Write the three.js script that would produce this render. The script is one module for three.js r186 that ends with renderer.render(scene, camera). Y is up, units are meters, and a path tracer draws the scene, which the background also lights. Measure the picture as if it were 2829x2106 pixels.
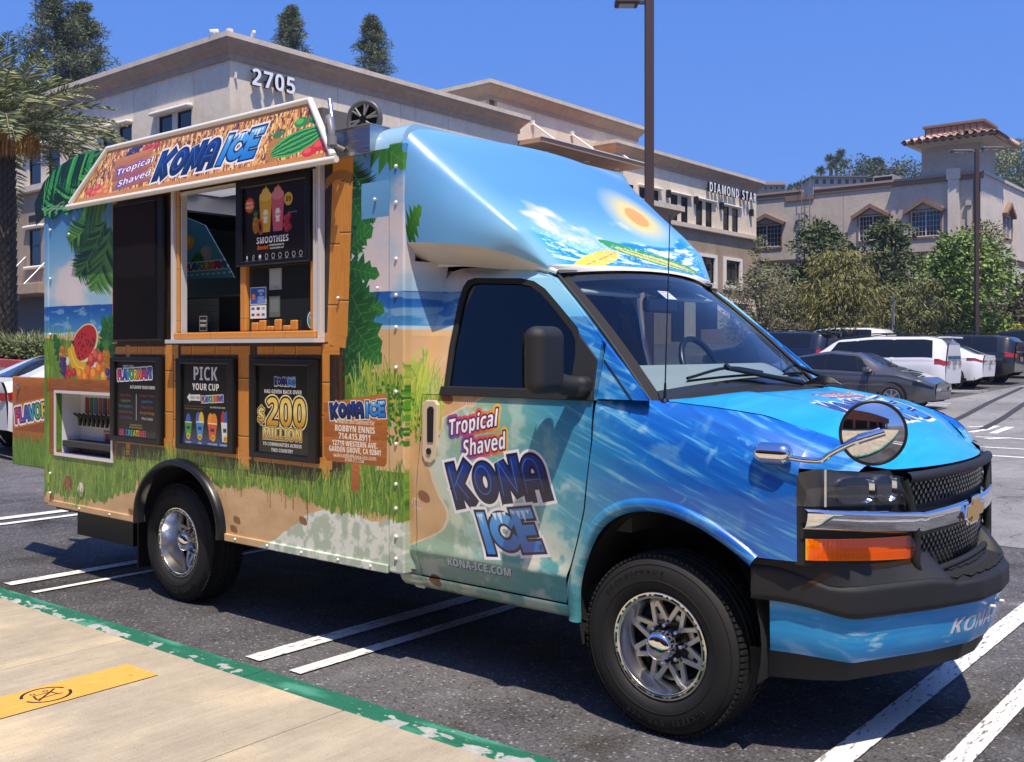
import * as THREE from 'three';
import { mergeGeometries } from 'three/addons/utils/BufferGeometryUtils.js';
import { RoundedBoxGeometry } from 'three/addons/geometries/RoundedBoxGeometry.js';
import { FontLoader } from 'three/addons/loaders/FontLoader.js';
import { TextGeometry } from 'three/addons/geometries/TextGeometry.js';

// ---------------------------------------------------------------- camera, sky, sun, exposure
const scene = new THREE.Scene();
const camera = new THREE.PerspectiveCamera(40.96, 1024 / 762, 0.05, 1500);
camera.position.set(2.202, 1.588, 4.578);
camera.rotation.y = 0.69038;
camera.setViewOffset(1024, 762, 0, 31.1, 1024, 762);
const renderer = new THREE.WebGLRenderer({ antialias: true });
renderer.toneMapping = THREE.LinearToneMapping;
renderer.toneMappingExposure = 1.22;
renderer.shadowMap.enabled = true;
const SUN = new THREE.Vector3(0.34, 1, 0.27).normalize();
{
  const W = 512, H = 256, d = new Float32Array(W * H * 4);
  for (let j = 0; j < H; j++) {
    const el = ((j + 0.5) / H - 0.5) * Math.PI, s = Math.sin(el);
    for (let i = 0; i < W; i++) {
      const az = ((i + 0.5) / W - 0.5) * 2 * Math.PI, dir = new THREE.Vector3(Math.cos(az) * Math.cos(el), s, Math.sin(az) * Math.cos(el));
      const c = Math.max(0, dir.dot(SUN)), t = Math.pow(Math.max(0, s), 0.62), o = (j * W + i) * 4;
      const glow = 0.42 * Math.pow(c, 10) + 0.10 * Math.pow(c, 2.5);
      if (s > -0.02) {
        d[o] = 0.165 * (1 - t) + 0.020 * t + glow * 0.9; d[o + 1] = 0.345 * (1 - t) + 0.115 * t + glow * 0.95; d[o + 2] = 0.80 * (1 - t) + 0.56 * t + glow;
      } else { d[o] = 0.16; d[o + 1] = 0.15; d[o + 2] = 0.14; }
      d[o + 3] = 1;
    }
  }
  const sky = new THREE.DataTexture(d, W, H, THREE.RGBAFormat, THREE.FloatType);
  sky.mapping = THREE.EquirectangularReflectionMapping; sky.magFilter = THREE.LinearFilter; sky.needsUpdate = true;
  scene.background = sky; scene.environment = sky;
}
const sun = new THREE.DirectionalLight(0xfff1dc, 5.0);
sun.position.copy(SUN).multiplyScalar(60);
sun.castShadow = true;
sun.shadow.mapSize.set(4096, 4096);
Object.assign(sun.shadow.camera, { left: -60, right: 60, top: 60, bottom: -60, near: 1, far: 200 });
scene.add(sun);

// ---------------------------------------------------------------- helpers
const V3 = (x, y, z) => new THREE.Vector3(x, y, z);
function rngOf(seed) { let a = seed | 0; return () => { a = (a + 0x6d2b79f5) | 0; let t = Math.imul(a ^ (a >>> 15), 1 | a); t = (t + Math.imul(t ^ (t >>> 7), 61 | t)) ^ t; return ((t ^ (t >>> 14)) >>> 0) / 4294967296; }; }
const hash2 = (x, y) => { let h = Math.imul(x | 0, 374761393) + Math.imul(y | 0, 668265263); h = Math.imul(h ^ (h >>> 13), 1274126177); return ((h ^ (h >>> 16)) >>> 0) / 4294967296; };
const LAT = new Float32Array(65536); for (let i = 0; i < 65536; i++) LAT[i] = hash2(i & 255, i >> 8);
function vn(x, y, p = 0) {           // value noise 0..1, period p in cells (0 = none)
  const ix = Math.floor(x), iy = Math.floor(y), fx = x - ix, fy = y - iy, u = fx * fx * (3 - 2 * fx), v = fy * fy * (3 - 2 * fy);
  let x0 = ix & 255, x1 = (ix + 1) & 255, y0 = iy & 255, y1 = (iy + 1) & 255;
  if (p) { x0 = ((ix % p) + p) % p; x1 = (x0 + 1) % p; y0 = ((iy % p) + p) % p; y1 = (y0 + 1) % p; x0 &= 255; x1 &= 255; y0 &= 255; y1 &= 255; }
  const a = LAT[x0 | (y0 << 8)], b = LAT[x1 | (y0 << 8)], c = LAT[x0 | (y1 << 8)], d = LAT[x1 | (y1 << 8)];
  return a + (b - a) * u + (c - a) * v + (a - b - c + d) * u * v;
}
function fbm(x, y, o = 4, p = 0) { let s = 0, a = 0.5, n = 0; for (let i = 0; i < o; i++) { s += a * vn(x, y, p); n += a; x = x * 2 + 17.3 * (p ? 0 : 1); y = y * 2 + 9.1 * (p ? 0 : 1); p *= 2; a *= 0.5; } return s / n; }
const clamp = (x, a = 0, b = 1) => Math.min(b, Math.max(a, x)), lerp = (a, b, t) => a + (b - a) * t, sstep = (a, b, x) => { const t = clamp((x - a) / (b - a)); return t * t * (3 - 2 * t); };
const mix3 = (a, b, t) => [lerp(a[0], b[0], t), lerp(a[1], b[1], t), lerp(a[2], b[2], t)];
function pixelTex(w, h, fn, { srgb = true, repeat = true } = {}) {   // fn(x, y, row from the bottom) -> [r, g, b] 0..255
  const d = new Uint8Array(w * h * 4);
  for (let y = 0; y < h; y++) for (let x = 0; x < w; x++) { const c = fn(x, y), o = (y * w + x) * 4; d[o] = clamp(c[0], 0, 255); d[o + 1] = clamp(c[1], 0, 255); d[o + 2] = clamp(c[2], 0, 255); d[o + 3] = c[3] ?? 255; }
  const t = new THREE.DataTexture(d, w, h, THREE.RGBAFormat); t.magFilter = THREE.LinearFilter; t.minFilter = THREE.LinearMipmapLinearFilter; t.generateMipmaps = true;
  if (srgb) t.colorSpace = THREE.SRGBColorSpace;
  t.wrapS = t.wrapT = repeat ? THREE.RepeatWrapping : THREE.ClampToEdgeWrapping; t.needsUpdate = true; return t;
}
const grayTex = (w, h, fn, o) => pixelTex(w, h, (x, y) => { const g = fn(x, y) * 255; return [g, g, g]; }, { srgb: false, ...o });
function canvasTex(w, h, draw) { const c = document.createElement('canvas'); c.width = w; c.height = h; draw(c.getContext('2d'), w, h); const t = new THREE.CanvasTexture(c); t.colorSpace = THREE.SRGBColorSpace; t.anisotropy = 8; return t; }
function tileOf(t, sx, sy = sx) { const c = t.clone(); c.repeat.set(1 / sx, 1 / sy); c.needsUpdate = true; return c; }
const lin = (r, g, b) => new THREE.Color().setRGB(r, g, b);
const std = (c, roughness = 0.7, o = {}) => new THREE.MeshStandardMaterial({ color: c, roughness, ...o });
const phys = (c, roughness, o = {}) => new THREE.MeshPhysicalMaterial({ color: c, roughness, ...o });

const used = {};
function numbered(n) { const k = (used[n] = (used[n] ?? -1) + 1); return k ? n + '_' + String(k).padStart(3, '0') : n; }
function tag(o, label, category, group, kind) { if (label) o.userData.label = label; if (category) o.userData.category = category; if (group) o.userData.group = group; if (kind) o.userData.kind = kind; return o; }
function thing(name, label, category, group, p = [0, 0, 0], turn = 0) { const g = new THREE.Group(); g.name = numbered(name); g.position.set(...p); g.rotation.y = turn; scene.add(g); return tag(g, label, category, group); }
function prep(g) { g = g.index ? g.toNonIndexed() : g; for (const k of Object.keys(g.attributes)) if (!['position', 'normal', 'uv'].includes(k)) g.deleteAttribute(k); if (!g.attributes.normal) g.computeVertexNormals(); if (!g.attributes.uv) g.setAttribute('uv', new THREE.BufferAttribute(new Float32Array(g.attributes.position.count * 2), 2)); return g; }
const merge = (list) => (list.length === 1 ? prep(list[0]) : mergeGeometries(list.map(prep)));
function mesh(name, geo, mat, parent = scene, label) {
  const m = new THREE.Mesh(Array.isArray(geo) ? merge(geo) : geo, mat); m.castShadow = m.receiveShadow = true;
  m.name = parent === scene ? numbered(name) : name; parent.add(m); if (label) m.userData.label = label; return m;
}
function structure(name, geo, mat) { const m = mesh(name, geo, mat); m.userData.kind = 'structure'; return m; }
const bx = (x0, x1, y0, y1, z0, z1) => new THREE.BoxGeometry(x1 - x0, y1 - y0, z1 - z0).translate((x0 + x1) / 2, (y0 + y1) / 2, (z0 + z1) / 2);
const rbx = (x0, x1, y0, y1, z0, z1, r = 0.01, s = 2) => new RoundedBoxGeometry(x1 - x0, y1 - y0, z1 - z0, s, Math.min(r, (x1 - x0) * 0.49, (y1 - y0) * 0.49, (z1 - z0) * 0.49)).translate((x0 + x1) / 2, (y0 + y1) / 2, (z0 + z1) / 2);
function rod(a, b, r, r2 = r, seg = 10, caps = true) {   // tapered bar from a to b
  const A = V3(...a), B = V3(...b), d = B.clone().sub(A), g = new THREE.CylinderGeometry(r2, r, d.length(), seg, 1, !caps);
  return g.applyQuaternion(new THREE.Quaternion().setFromUnitVectors(V3(0, 1, 0), d.normalize())).translate((a[0] + b[0]) / 2, (a[1] + b[1]) / 2, (a[2] + b[2]) / 2);
}
const tube = (pts, r, seg = 24, rs = 8) => new THREE.TubeGeometry(new THREE.CatmullRomCurve3(pts.map((p) => V3(...p))), seg, r, rs);
function metric(g, s = 1) {          // uv in metres from the direction each face looks
  g = prep(g); const p = g.attributes.position, n = g.attributes.normal, uv = g.attributes.uv;
  for (let i = 0; i < p.count; i += 3) {
    const ax = Math.abs(n.getX(i)), ay = Math.abs(n.getY(i)), az = Math.abs(n.getZ(i));
    for (let k = i; k < i + 3; k++) if (ay >= ax && ay >= az) uv.setXY(k, p.getX(k) / s, -p.getZ(k) / s); else if (ax >= az) uv.setXY(k, -p.getZ(k) / s, p.getY(k) / s); else uv.setXY(k, p.getX(k) / s, p.getY(k) / s);
  }
  return g;
}
function gridGeo(nu, nv, fn, flip = false) {   // fn(u, v) -> [x, y, z, (s, t)]
  const pos = [], uv = [], idx = [];
  for (let j = 0; j <= nv; j++) for (let i = 0; i <= nu; i++) { const p = fn(i / nu, j / nv); pos.push(p[0], p[1], p[2]); uv.push(p[3] ?? i / nu, p[4] ?? j / nv); }
  for (let j = 0; j < nv; j++) for (let i = 0; i < nu; i++) { const a = j * (nu + 1) + i, b = a + 1, c = a + nu + 1, d = c + 1; if (flip) idx.push(a, c, b, b, c, d); else idx.push(a, b, c, b, d, c); }
  const g = new THREE.BufferGeometry(); g.setAttribute('position', new THREE.Float32BufferAttribute(pos, 3)); g.setAttribute('uv', new THREE.Float32BufferAttribute(uv, 2)); g.setIndex(idx); g.computeVertexNormals(); return g;
}
function sweep(path, prof, closed = false) {   // path [[x,z]..] with the outside on its right hand, prof [[out, y]..] bottom to top
  const n = path.length, off = [];
  for (let i = 0; i < n; i++) {
    const p = path[i], a = path[(i + n - 1) % n], b = path[(i + 1) % n];
    let d1 = [p[0] - a[0], p[1] - a[1]], d2 = [b[0] - p[0], b[1] - p[1]]; if (!closed && i === 0) d1 = d2; if (!closed && i === n - 1) d2 = d1;
    const l1 = Math.hypot(...d1), l2 = Math.hypot(...d2), n1 = [-d1[1] / l1, d1[0] / l1], n2 = [-d2[1] / l2, d2[0] / l2], k = 1 + n1[0] * n2[0] + n1[1] * n2[1];
    off.push([(n1[0] + n2[0]) / k, (n1[1] + n2[1]) / k]);
  }
  const pos = [], m = closed ? n : n - 1;
  for (let i = 0; i < m; i++) for (let j = 0; j < prof.length - 1; j++) {
    const q = (k, l) => { const p = path[k % n], o = off[k % n]; return [p[0] + o[0] * prof[l][0], prof[l][1], p[1] + o[1] * prof[l][0]]; };
    const A = q(i, j), B = q(i + 1, j), Cc = q(i + 1, j + 1), D = q(i, j + 1); pos.push(...A, ...B, ...Cc, ...A, ...Cc, ...D);
  }
  const g = new THREE.BufferGeometry(); g.setAttribute('position', new THREE.Float32BufferAttribute(pos, 3)); g.computeVertexNormals(); return metric(g);
}
const shapeOf = (pts, holes = []) => { const s = new THREE.Shape(pts.map((p) => new THREE.Vector2(...p))); for (const h of holes) s.holes.push(new THREE.Path(h.map((p) => new THREE.Vector2(...p)))); return s; };
const extr = (s, depth, bevel = 0, o = {}) => new THREE.ExtrudeGeometry(s, { depth, bevelEnabled: bevel > 0, bevelSize: bevel, bevelThickness: bevel, bevelSegments: 2, curveSegments: 10, ...o });
const rect = (x0, x1, y0, y1) => [[x0, y0], [x1, y0], [x1, y1], [x0, y1]];
const font = await new FontLoader().loadAsync('fonts/droid/droid_sans_bold.typeface.json');
// ---------------------------------------------------------------- ground
const gh = (x, z) => 1.3 * sstep(-12, -25, x) + 0.021 * Math.max(0, -z - 15) * sstep(-15, -25, z) + 0.02 * Math.max(0, -x - 25);
const tAsphalt = pixelTex(1280, 1280, (x, y) => {
  const u = x / 1280, v = y / 1280, big = fbm(u * 6, v * 6, 4, 6), mid = fbm(u * 48 + 3, v * 30, 3, 48), h = hash2(x, y), h2 = hash2((x >> 1) + 999, y >> 1);
  let g = 82 + (big - 0.5) * 46 + (mid - 0.5) * 26 + (h - 0.5) * 34 + (h2 - 0.5) * 26;
  if (h2 > 0.975) g += 46; if (h2 < 0.03) g -= 22;
  const stain = sstep(0.58, 0.74, fbm(u * 9 + 40, v * 9 + 7, 4, 0));
  g -= stain * 16; const scuff = sstep(0.62, 0.7, fbm(u * 3 + v * 4 + 20, v * 60 - u * 16, 3)) * sstep(0.5, 0.6, fbm(u * 4 + 60, v * 4, 2)); g += scuff * 16;
  return [g + 1 - stain * 1, g + stain * -3, g + 2 - stain * 8];
});
const bAsphalt = grayTex(1024, 1024, (x, y) => 0.35 * hash2(x >> 1, y >> 1) + 0.35 * hash2(x, y) + 0.3 * vn(x / 5, y / 5));
const mAsphalt = std(lin(1, 1, 1), 0.92, { map: tileOf(tAsphalt, 7), bumpMap: tileOf(bAsphalt, 2.6), bumpScale: 0.007 });
{
  const xs = [], zs = [];
  for (let x = -420; x <= 320;) { xs.push(x); x += x > -60 && x < 12 ? 2 : 30; }
  for (let z = -420; z <= 200;) { zs.push(z); z += z > -80 && z < 12 ? 2 : 30; }
  const pos = [], uv = [], idx = [], nx = xs.length;
  zs.forEach((z) => xs.forEach((x) => { pos.push(x, gh(x, z), z); uv.push(x, -z); }));
  for (let j = 0; j < zs.length - 1; j++) for (let i = 0; i < nx - 1; i++) { const a = j * nx + i; idx.push(a, a + nx, a + 1, a + 1, a + nx, a + nx + 1); }
  const g = new THREE.BufferGeometry(); g.setAttribute('position', new THREE.Float32BufferAttribute(pos, 3)); g.setAttribute('uv', new THREE.Float32BufferAttribute(uv, 2)); g.setIndex(idx); g.computeVertexNormals();
  structure('parking_lot', g, mAsphalt);
}
// pavement: cast slabs with scored joints, and a painted kerb in lengths
const tConcrete = pixelTex(1280, 1280, (x, y) => {
  const u = x / 1280, v = y / 1280, big = fbm(u * 5, v * 5, 5, 5), broom = fbm(u * 260, v * 14, 3), b2 = fbm(u * 22 + 5, v * 9 + 8, 5), m = fbm(u * 60, v * 60, 2), h = hash2(x, y);
  const warm = sstep(0.36, 0.66, big * 0.65 + b2 * 0.35), k = (broom - 0.5) * 15 + (h - 0.5) * 20 + (b2 - 0.5) * 22 + (m - 0.5) * 10;
  const c = mix3([170, 159, 138], [197, 180, 147], warm), pit = hash2((x >> 1) + 7, (y >> 1) + 5) > 0.997 ? -34 : 0;
  return [c[0] + k + pit, c[1] + k + pit, c[2] + k * 0.9 + pit];
});
const bConcrete = grayTex(512, 512, (x, y) => 0.5 * vn(x / 26, y / 2) + 0.5 * hash2(x, y));
const mConcrete = std(lin(0.92, 0.92, 0.92), 0.9, { map: tileOf(tConcrete, 3.4), bumpMap: tileOf(bConcrete, 1.3), bumpScale: 0.002 });
const mDirt = std(lin(0.09, 0.08, 0.07), 0.95);
const tKerb = pixelTex(2048, 96, (x, y) => {
  const u = x / 204.8, v = y / 96, n = fbm(u * 13, v * 3.2, 5), n2 = fbm(u * 1.4 + 9, v * 0.5 + 4, 2), edge = sstep(0.34, 0.12, Math.abs(v - 0.33)), w = sstep(0.575, 0.60, n * 0.56 + n2 * 0.26 + edge * 0.2), h = (hash2(x, y) - 0.5) * 14;
  const faded = fbm(u * 3 + 30, v * 2, 4), green = mix3([22, 112, 84], [78, 158, 132], sstep(0.5, 0.78, faded)), grey = mix3([168, 170, 165], [198, 200, 194], fbm(u * 40, v * 8, 2));
  const chip = hash2(x >> 1, y >> 1) > 0.994 && v > 0.55 ? 1 : 0, c = mix3(green, grey, Math.max(w, chip));
  return [c[0] + h, c[1] + h, c[2] + h];
});
const mKerb = std(lin(0.9, 0.9, 0.9), 0.75, { map: tKerb, bumpMap: tileOf(bConcrete, 0.6), bumpScale: 0.002 });
{
  const walk = new THREE.Group(); walk.name = 'pavement'; walk.position.set(0, 0, 1.645); walk.rotation.y = 0.0145; scene.add(walk); walk.userData.kind = 'structure';
  mesh('pavement_bed', bx(-30, 12, -0.3, 0.105, 0.15, 26), mDirt, walk);
  const cuts = []; for (let x = -0.98 - 1.62 * 9; x < 12; x += 1.62) cuts.push(x);
  for (let i = 0; i < cuts.length - 1; i++) for (const [z0, z1] of [[0.149, 5.2], [5.206, 10.3], [10.306, 26]]) mesh('concrete_slab', metric(rbx(cuts[i] + 0.0035, cuts[i + 1] - 0.0035, 0.0, 0.12, z0, z1 - 0.004, 0.004, 1)), mConcrete, walk);
  const kerb = new THREE.Group(); kerb.name = 'kerb'; kerb.position.copy(walk.position); kerb.rotation.y = walk.rotation.y; scene.add(kerb); kerb.userData.kind = 'structure';
  const kc = [-13, -8.1, -4.87, -1.646, 1.58, 4.8, 8];
  for (let i = 0; i < kc.length - 1; i++) {
    const s = new THREE.Shape(); s.moveTo(0, -0.3); s.lineTo(0.147, -0.3); s.lineTo(0.147, 0.116); s.quadraticCurveTo(0.145, 0.121, 0.138, 0.121); s.lineTo(0.03, 0.121); s.quadraticCurveTo(0.006, 0.121, 0.004, 0.09); s.closePath();
    const g = extr(s, kc[i + 1] - kc[i] - 0.006, 0, { curveSegments: 5 }).rotateY(Math.PI / 2).scale(1, 1, -1).translate(kc[i] + 0.003, 0, 0), gp = prep(g), p = gp.attributes.position, uv = gp.attributes.uv, n = gp.attributes.normal;
    for (let k = 0; k < p.count; k++) { n.setZ(k, n.getZ(k)); uv.setXY(k, (p.getX(k) + 13) / 10, clamp(1 - p.getZ(k) / 0.15 * 0.8 - (0.121 - p.getY(k)) * 0)); }
    gp.computeVertexNormals(); mesh('kerb_length', gp, mKerb, kerb);
  }
  // yellow stencil strip on the slab
  const tYellow = canvasTex(1024, 256, (g, w, h) => {
    g.fillStyle = '#e2a94b'; g.fillRect(0, 0, w, h); const r = rngOf(5);
    for (let i = 0; i < 1500; i++) { g.fillStyle = ['rgba(222,150,60,.10)', 'rgba(238,190,110,.12)', 'rgba(196,140,60,.09)'][i % 3]; g.beginPath(); g.ellipse(r() * w, r() * h, 3 + r() * 30, 2 + r() * 7, 0, 0, 7); g.fill(); }
    // no-trolley stencil: broken ring, basket, wheels and bar
    g.save(); g.translate(450, h * 0.52); g.strokeStyle = '#15130f'; g.lineWidth = 13; const R = 96;
    g.beginPath(); g.arc(0, 0, R, 0.25, 2.85); g.stroke(); g.beginPath(); g.arc(0, 0, R, 3.25, 6.05); g.stroke();
    g.lineWidth = 8; g.beginPath(); g.moveTo(-58, -30); g.lineTo(-40, -34); g.lineTo(-28, 22); g.lineTo(44, 22); g.lineTo(56, -30); g.lineTo(-36, -24); g.stroke();
    g.lineWidth = 10; g.beginPath(); g.moveTo(-62, 50); g.lineTo(60, -52); g.stroke();
    g.lineWidth = 5; g.beginPath(); g.arc(-20, 46, 9, 0, 7); g.moveTo(46, 46); g.arc(37, 46, 9, 0, 7); g.stroke(); g.restore();
    g.strokeStyle = 'rgba(170,60,30,.7)'; g.lineWidth = 4; g.beginPath(); g.moveTo(70, 90); g.lineTo(86, 80); g.lineTo(82, 104); g.stroke();
  });
  const strip = gridGeo(8, 2, (u, v) => [-2.215 + v * 0.255, 0.1245, 2.02 - 1.645 + u * 2.4, u * 2.4 / 1.02, v]);
  const ys = mesh('pavement_marking', strip, std(lin(1, 1, 1), 0.8, { map: tYellow, bumpMap: tileOf(bConcrete, 0.5), bumpScale: 0.0015 }), walk); tYellow.wrapS = THREE.RepeatWrapping;
  ys.geometry.attributes.uv.array.forEach((q, k, a) => { if (k % 2 === 0) a[k] = Math.min(q, 0.999); });
}
// lighter, unsealed drive lane beyond the bays
{
  const tLane = pixelTex(1024, 1024, (x, y) => { const u = x / 1024, v = y / 1024, b = fbm(u * 5, v * 5, 5, 5), h = hash2(x, y), m = fbm(u * 60, v * 40, 2), cr = Math.abs(fbm(u * 7 + 3, v * 7, 4) - 0.5) < 0.006 ? -26 : 0, g = 128 + (b - 0.5) * 40 + (h - 0.5) * 34 + (m - 0.5) * 18 + cr; return [g + 1, g, g - 1]; });
  structure('drive_lane', gridGeo(46, 60, (u, v) => { const x = lerp(-6.5, 85, u), z = lerp(-4.3, -62, v); return [x, gh(x, z) + 0.004, z, x, -z]; }), std(lin(1, 1, 1), 0.92, { map: tileOf(tLane, 8), bumpMap: tileOf(bAsphalt, 2.6), bumpScale: 0.006 }));
}
// painted lines
const tLine = pixelTex(64, 1024, (x, y) => {
  const u = x / 64, v = y / 1024, n = fbm(u * 5 + 2, v * 60, 4), e = Math.min(u, 1 - u) * 8 + n * 1.6, wear = sstep(0.66, 0.76, fbm(u * 9, v * 90 + 30, 4));
  const c = mix3([224, 224, 219], [116, 116, 116], Math.max(wear, 1 - sstep(0.55, 0.85, e))), h = (hash2(x, y) - 0.5) * 16, pit = hash2(x >> 1, (y >> 1) + 77) > 0.985 ? -60 : 0;
  return [c[0] + h + pit, c[1] + h + pit, c[2] + h + pit];
});
const mLine = std(lin(0.95, 0.95, 0.95), 0.75, { map: tLine });
function stripe(x0, z0, x1, z1, w, dx = 0) {   // a painted line of width w
  const L = Math.hypot(x1 - x0, z1 - z0), nx = -(z1 - z0) / L * w / 2, nz = (x1 - x0) / L * w / 2, n = Math.max(1, Math.round(L / 2));
  return gridGeo(1, n, (u, v) => { const x = lerp(x0, x1, v) + nx * (2 * u - 1), z = lerp(z0, z1, v) + nz * (2 * u - 1); return [x, gh(x, z) + 0.009, z, u, (v * L + dx) / 5]; });
}
{
  let k = 0;
  for (const [x, w, z0, z1] of [[-7.58, 0.15, 1.45, -3.9], [-7.26, 0.1, 1.45, -3.9], [-4.805, 0.11, 1.44, -3.9], [-4.44, 0.06, 1.44, -3.9], [-2.148, 0.125, 1.4, -3.9], [-1.805, 0.09, 1.4, -3.9], [0.663, 0.115, 1.4, -3.9], [1.025, 0.095, 1.4, -3.9], [3.45, 0.12, 1.4, -3.9], [3.8, 0.1, 1.4, -3.9]])
    structure('parking_line', stripe(x, z0, x, z1, w, (k += 1.37)), mLine);
  for (const [z, x0, x1] of [[-18.9, -15, -5.4], [-22.9, -15, -5.9], [-23.5, -15, -6.0], [-28.6, -16, -6.6], [-29.3, -16, -6.6], [-33.9, -16, -7.2], [-34.6, -16, -7.2], [-40.2, -17, -8.2], [-46, -17, -9.2], [-48.4, -18, -9.9]]) structure('parking_line', stripe(x0, z, x1, z, 0.14, (k += 1.37)), mLine);
  structure('lane_marking', merge([stripe(-3.1, -13.1, 9, -13.4, 0.14, 1), stripe(-2.6, -11.75, 9, -11.8, 0.16, 2)]), mLine);
  // worn painted letters on the far lane
  const let1 = [[-3.9, -17.45, -3.5, -18.0], [-3.5, -18.0, -3.42, -16.9], [-3.42, -16.9, -3.5, -16.1], [-3.08, -16.1, -3.2, -17.9], [-3.12, -15.1, -2.55, -15.2], [-2.85, -14.75, -2.55, -15.3], [-2.5, -15.2, -2.2, -15.1], [-2.45, -17.2, -2.05, -17.4], [-2.2, -15.0, -1.7, -15.4]];
  structure('lane_marking', merge(let1.map((a, i) => stripe(...a, 0.16, i))), mLine);
  const mTar = std(lin(0.035, 0.035, 0.038), 0.8);
  structure('tar_seam', merge([stripe(-4.5, -18.2, -6.2, -32, 0.16), stripe(-3.5, -17.0, -4.6, -26, 0.16)].map((g) => g.translate(0, 0.002, 0))), mTar);
}
// ---------------------------------------------------------------- office building behind the truck
function stucco(seed, a, b) { return pixelTex(768, 768, (x, y) => { const u = x / 768, v = y / 768, n = fbm(u * 5 + seed * 0, v * 5, 5, 5), m = fbm(u * 40, v * 40, 3, 40), s = sstep(0.5, 0.8, fbm(u * 14, v * 2, 3, 0)), h = (hash2(x + seed, y) - 0.5) * 12, c = mix3(a, b, n), k = (m - 0.5) * 16 - s * 6; return [c[0] + k + h, c[1] + k + h, c[2] + k + h]; }); }
const bStucco = grayTex(512, 512, (x, y) => 0.5 * vn(x / 3, y / 3) + 0.3 * hash2(x, y) + 0.2 * vn(x / 14, y / 14));
const stuccoMat = (t) => std(lin(0.95, 0.95, 0.95), 0.9, { map: tileOf(t, 5), bumpMap: tileOf(bStucco, 1.6), bumpScale: 0.006 });
const mCream = stuccoMat(stucco(1, [218, 203, 180], [236, 224, 204])), mTaupe = stuccoMat(stucco(2, [152, 134, 114], [174, 157, 136]));
const mCornice = stuccoMat(stucco(3, [166, 142, 120], [190, 166, 143])), mCap = stuccoMat(stucco(4, [206, 192, 174], [224, 212, 194])), mTrim = std(lin(0.76, 0.73, 0.67), 0.8), mBeam = stuccoMat(stucco(9, [176, 140, 116], [190, 156, 132]));
const mBronze = std(lin(0.012, 0.012, 0.013), 0.45, { metalness: 0.3 }), mDarkRoom = std(lin(0.16, 0.155, 0.15), 0.9), mCurtain = std(lin(0.16, 0.24, 0.22), 0.9);
const mPane = phys(lin(0.5, 0.56, 0.55), 0.03, { transmission: 1, thickness: 0, ior: 1.5 });
const mPaneDark = phys(lin(0.02, 0.025, 0.03), 0.05, { ior: 1.5 });
const mRoofing = std(lin(0.3, 0.29, 0.27), 0.95), mSilver = std(lin(0.6, 0.6, 0.62), 0.35, { metalness: 0.8 }), mWhiteMetal = std(lin(0.78, 0.78, 0.78), 0.4);
const office = thing('office_building', 'long cream stucco office block with brown cornice, address numerals and raised name letters', 'building');
// a facade frame: local x to the right as you face it, y up, z out of the wall
function facing(parent, plane, axis) {
  return (name, geo, mat, par, label) => { const m = mesh(name, geo, mat, par ?? parent, label); if (!par || par === parent) { if (axis === 'x') { m.rotation.y = Math.PI / 2; m.position.x = plane; } else m.position.z = plane; } return m; };
}
const uOf = (axis, c) => (axis === 'x' ? -c : c);
function wallPanels(F, edges, y0, y1, holes, mat, depth = 0.22, gap = 0.02) {   // edges and holes in facade u; a panel between each pair of joints
  for (let i = 0; i < edges.length - 1; i++) {
    const a = edges[i] + gap / 2, b = edges[i + 1] - gap / 2, hs = holes.filter((h) => h[0] > a && h[1] < b && h[2] > y0 && h[3] < y1).map((h) => rect(h[0], h[1], h[2], h[3]).reverse());
    F('wall_panel', metric(extr(shapeOf(rect(a, b, y0, y1), hs), depth - 0.004).translate(0, 0, -depth)), mat);
  }
}
function windowUnit(F, u0, u1, y0, y1, { cols = 1, rows = [], sill = 0, hood = 0, curtain = 0.6, frame = 0.055, mat = mBronze, pane = mPane, back = 0.11 } = {}) {
  const parts = [bx(u0, u1, y0, y0 + frame, -back, -back + 0.07), bx(u0, u1, y1 - frame, y1, -back, -back + 0.07), bx(u0, u0 + frame, y0 + frame, y1 - frame, -back, -back + 0.07), bx(u1 - frame, u1, y0 + frame, y1 - frame, -back, -back + 0.07)];
  const us = [u0 + frame]; for (let i = 1; i < cols; i++) { const c = lerp(u0, u1, i / cols); parts.push(bx(c - frame / 2, c + frame / 2, y0 + frame, y1 - frame, -back + 0.005, -back + 0.06)); us.push(c); } us.push(u1 - frame);
  const ys = [y0 + frame, ...rows.map((r) => lerp(y0, y1, r)), y1 - frame];
  for (const r of rows) parts.push(bx(u0 + frame, u1 - frame, lerp(y0, y1, r) - frame / 2, lerp(y0, y1, r) + frame / 2, -back + 0.008, -back + 0.055));
  const w = F('window', parts, mat);
  for (let i = 0; i < us.length - 1; i++) for (let j = 0; j < ys.length - 1; j++) mesh('pane', bx(us[i] + 0.001, us[i + 1] - 0.001, ys[j] + 0.001, ys[j + 1] - 0.001, -back + 0.02, -back + 0.03), pane, w);
  mesh('room', bx(u0 + 0.002, u1 - 0.002, y0 + 0.002, y1 - 0.002, -back - 0.42, -back - 0.4), mDarkRoom, w);
  if (curtain) { const n = Math.max(4, Math.round((u1 - u0) * 14)), g = gridGeo(n * 4, 1, (a, b) => [lerp(u0 + 0.03, u1 - 0.03, a), lerp(y0 + 0.05, y0 + (y1 - y0) * curtain, b), -back - 0.2 + 0.03 * Math.sin(a * n * 6.28)]); mesh('curtain', g, mCurtain, w); }
  if (hood) mesh('hood', rbx(u0 - 0.32, u1 + 0.32, y1 + 0.02, y1 + 0.17, -0.02, 0.2, 0.07, 3), mTrim, w);
  if (sill) mesh('sill', rbx(u0 - 0.3, u1 + 0.3, y0 - 0.15, y0 - 0.01, -0.02, 0.16, 0.06, 3), mTrim, w);
  return w;
}
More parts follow.
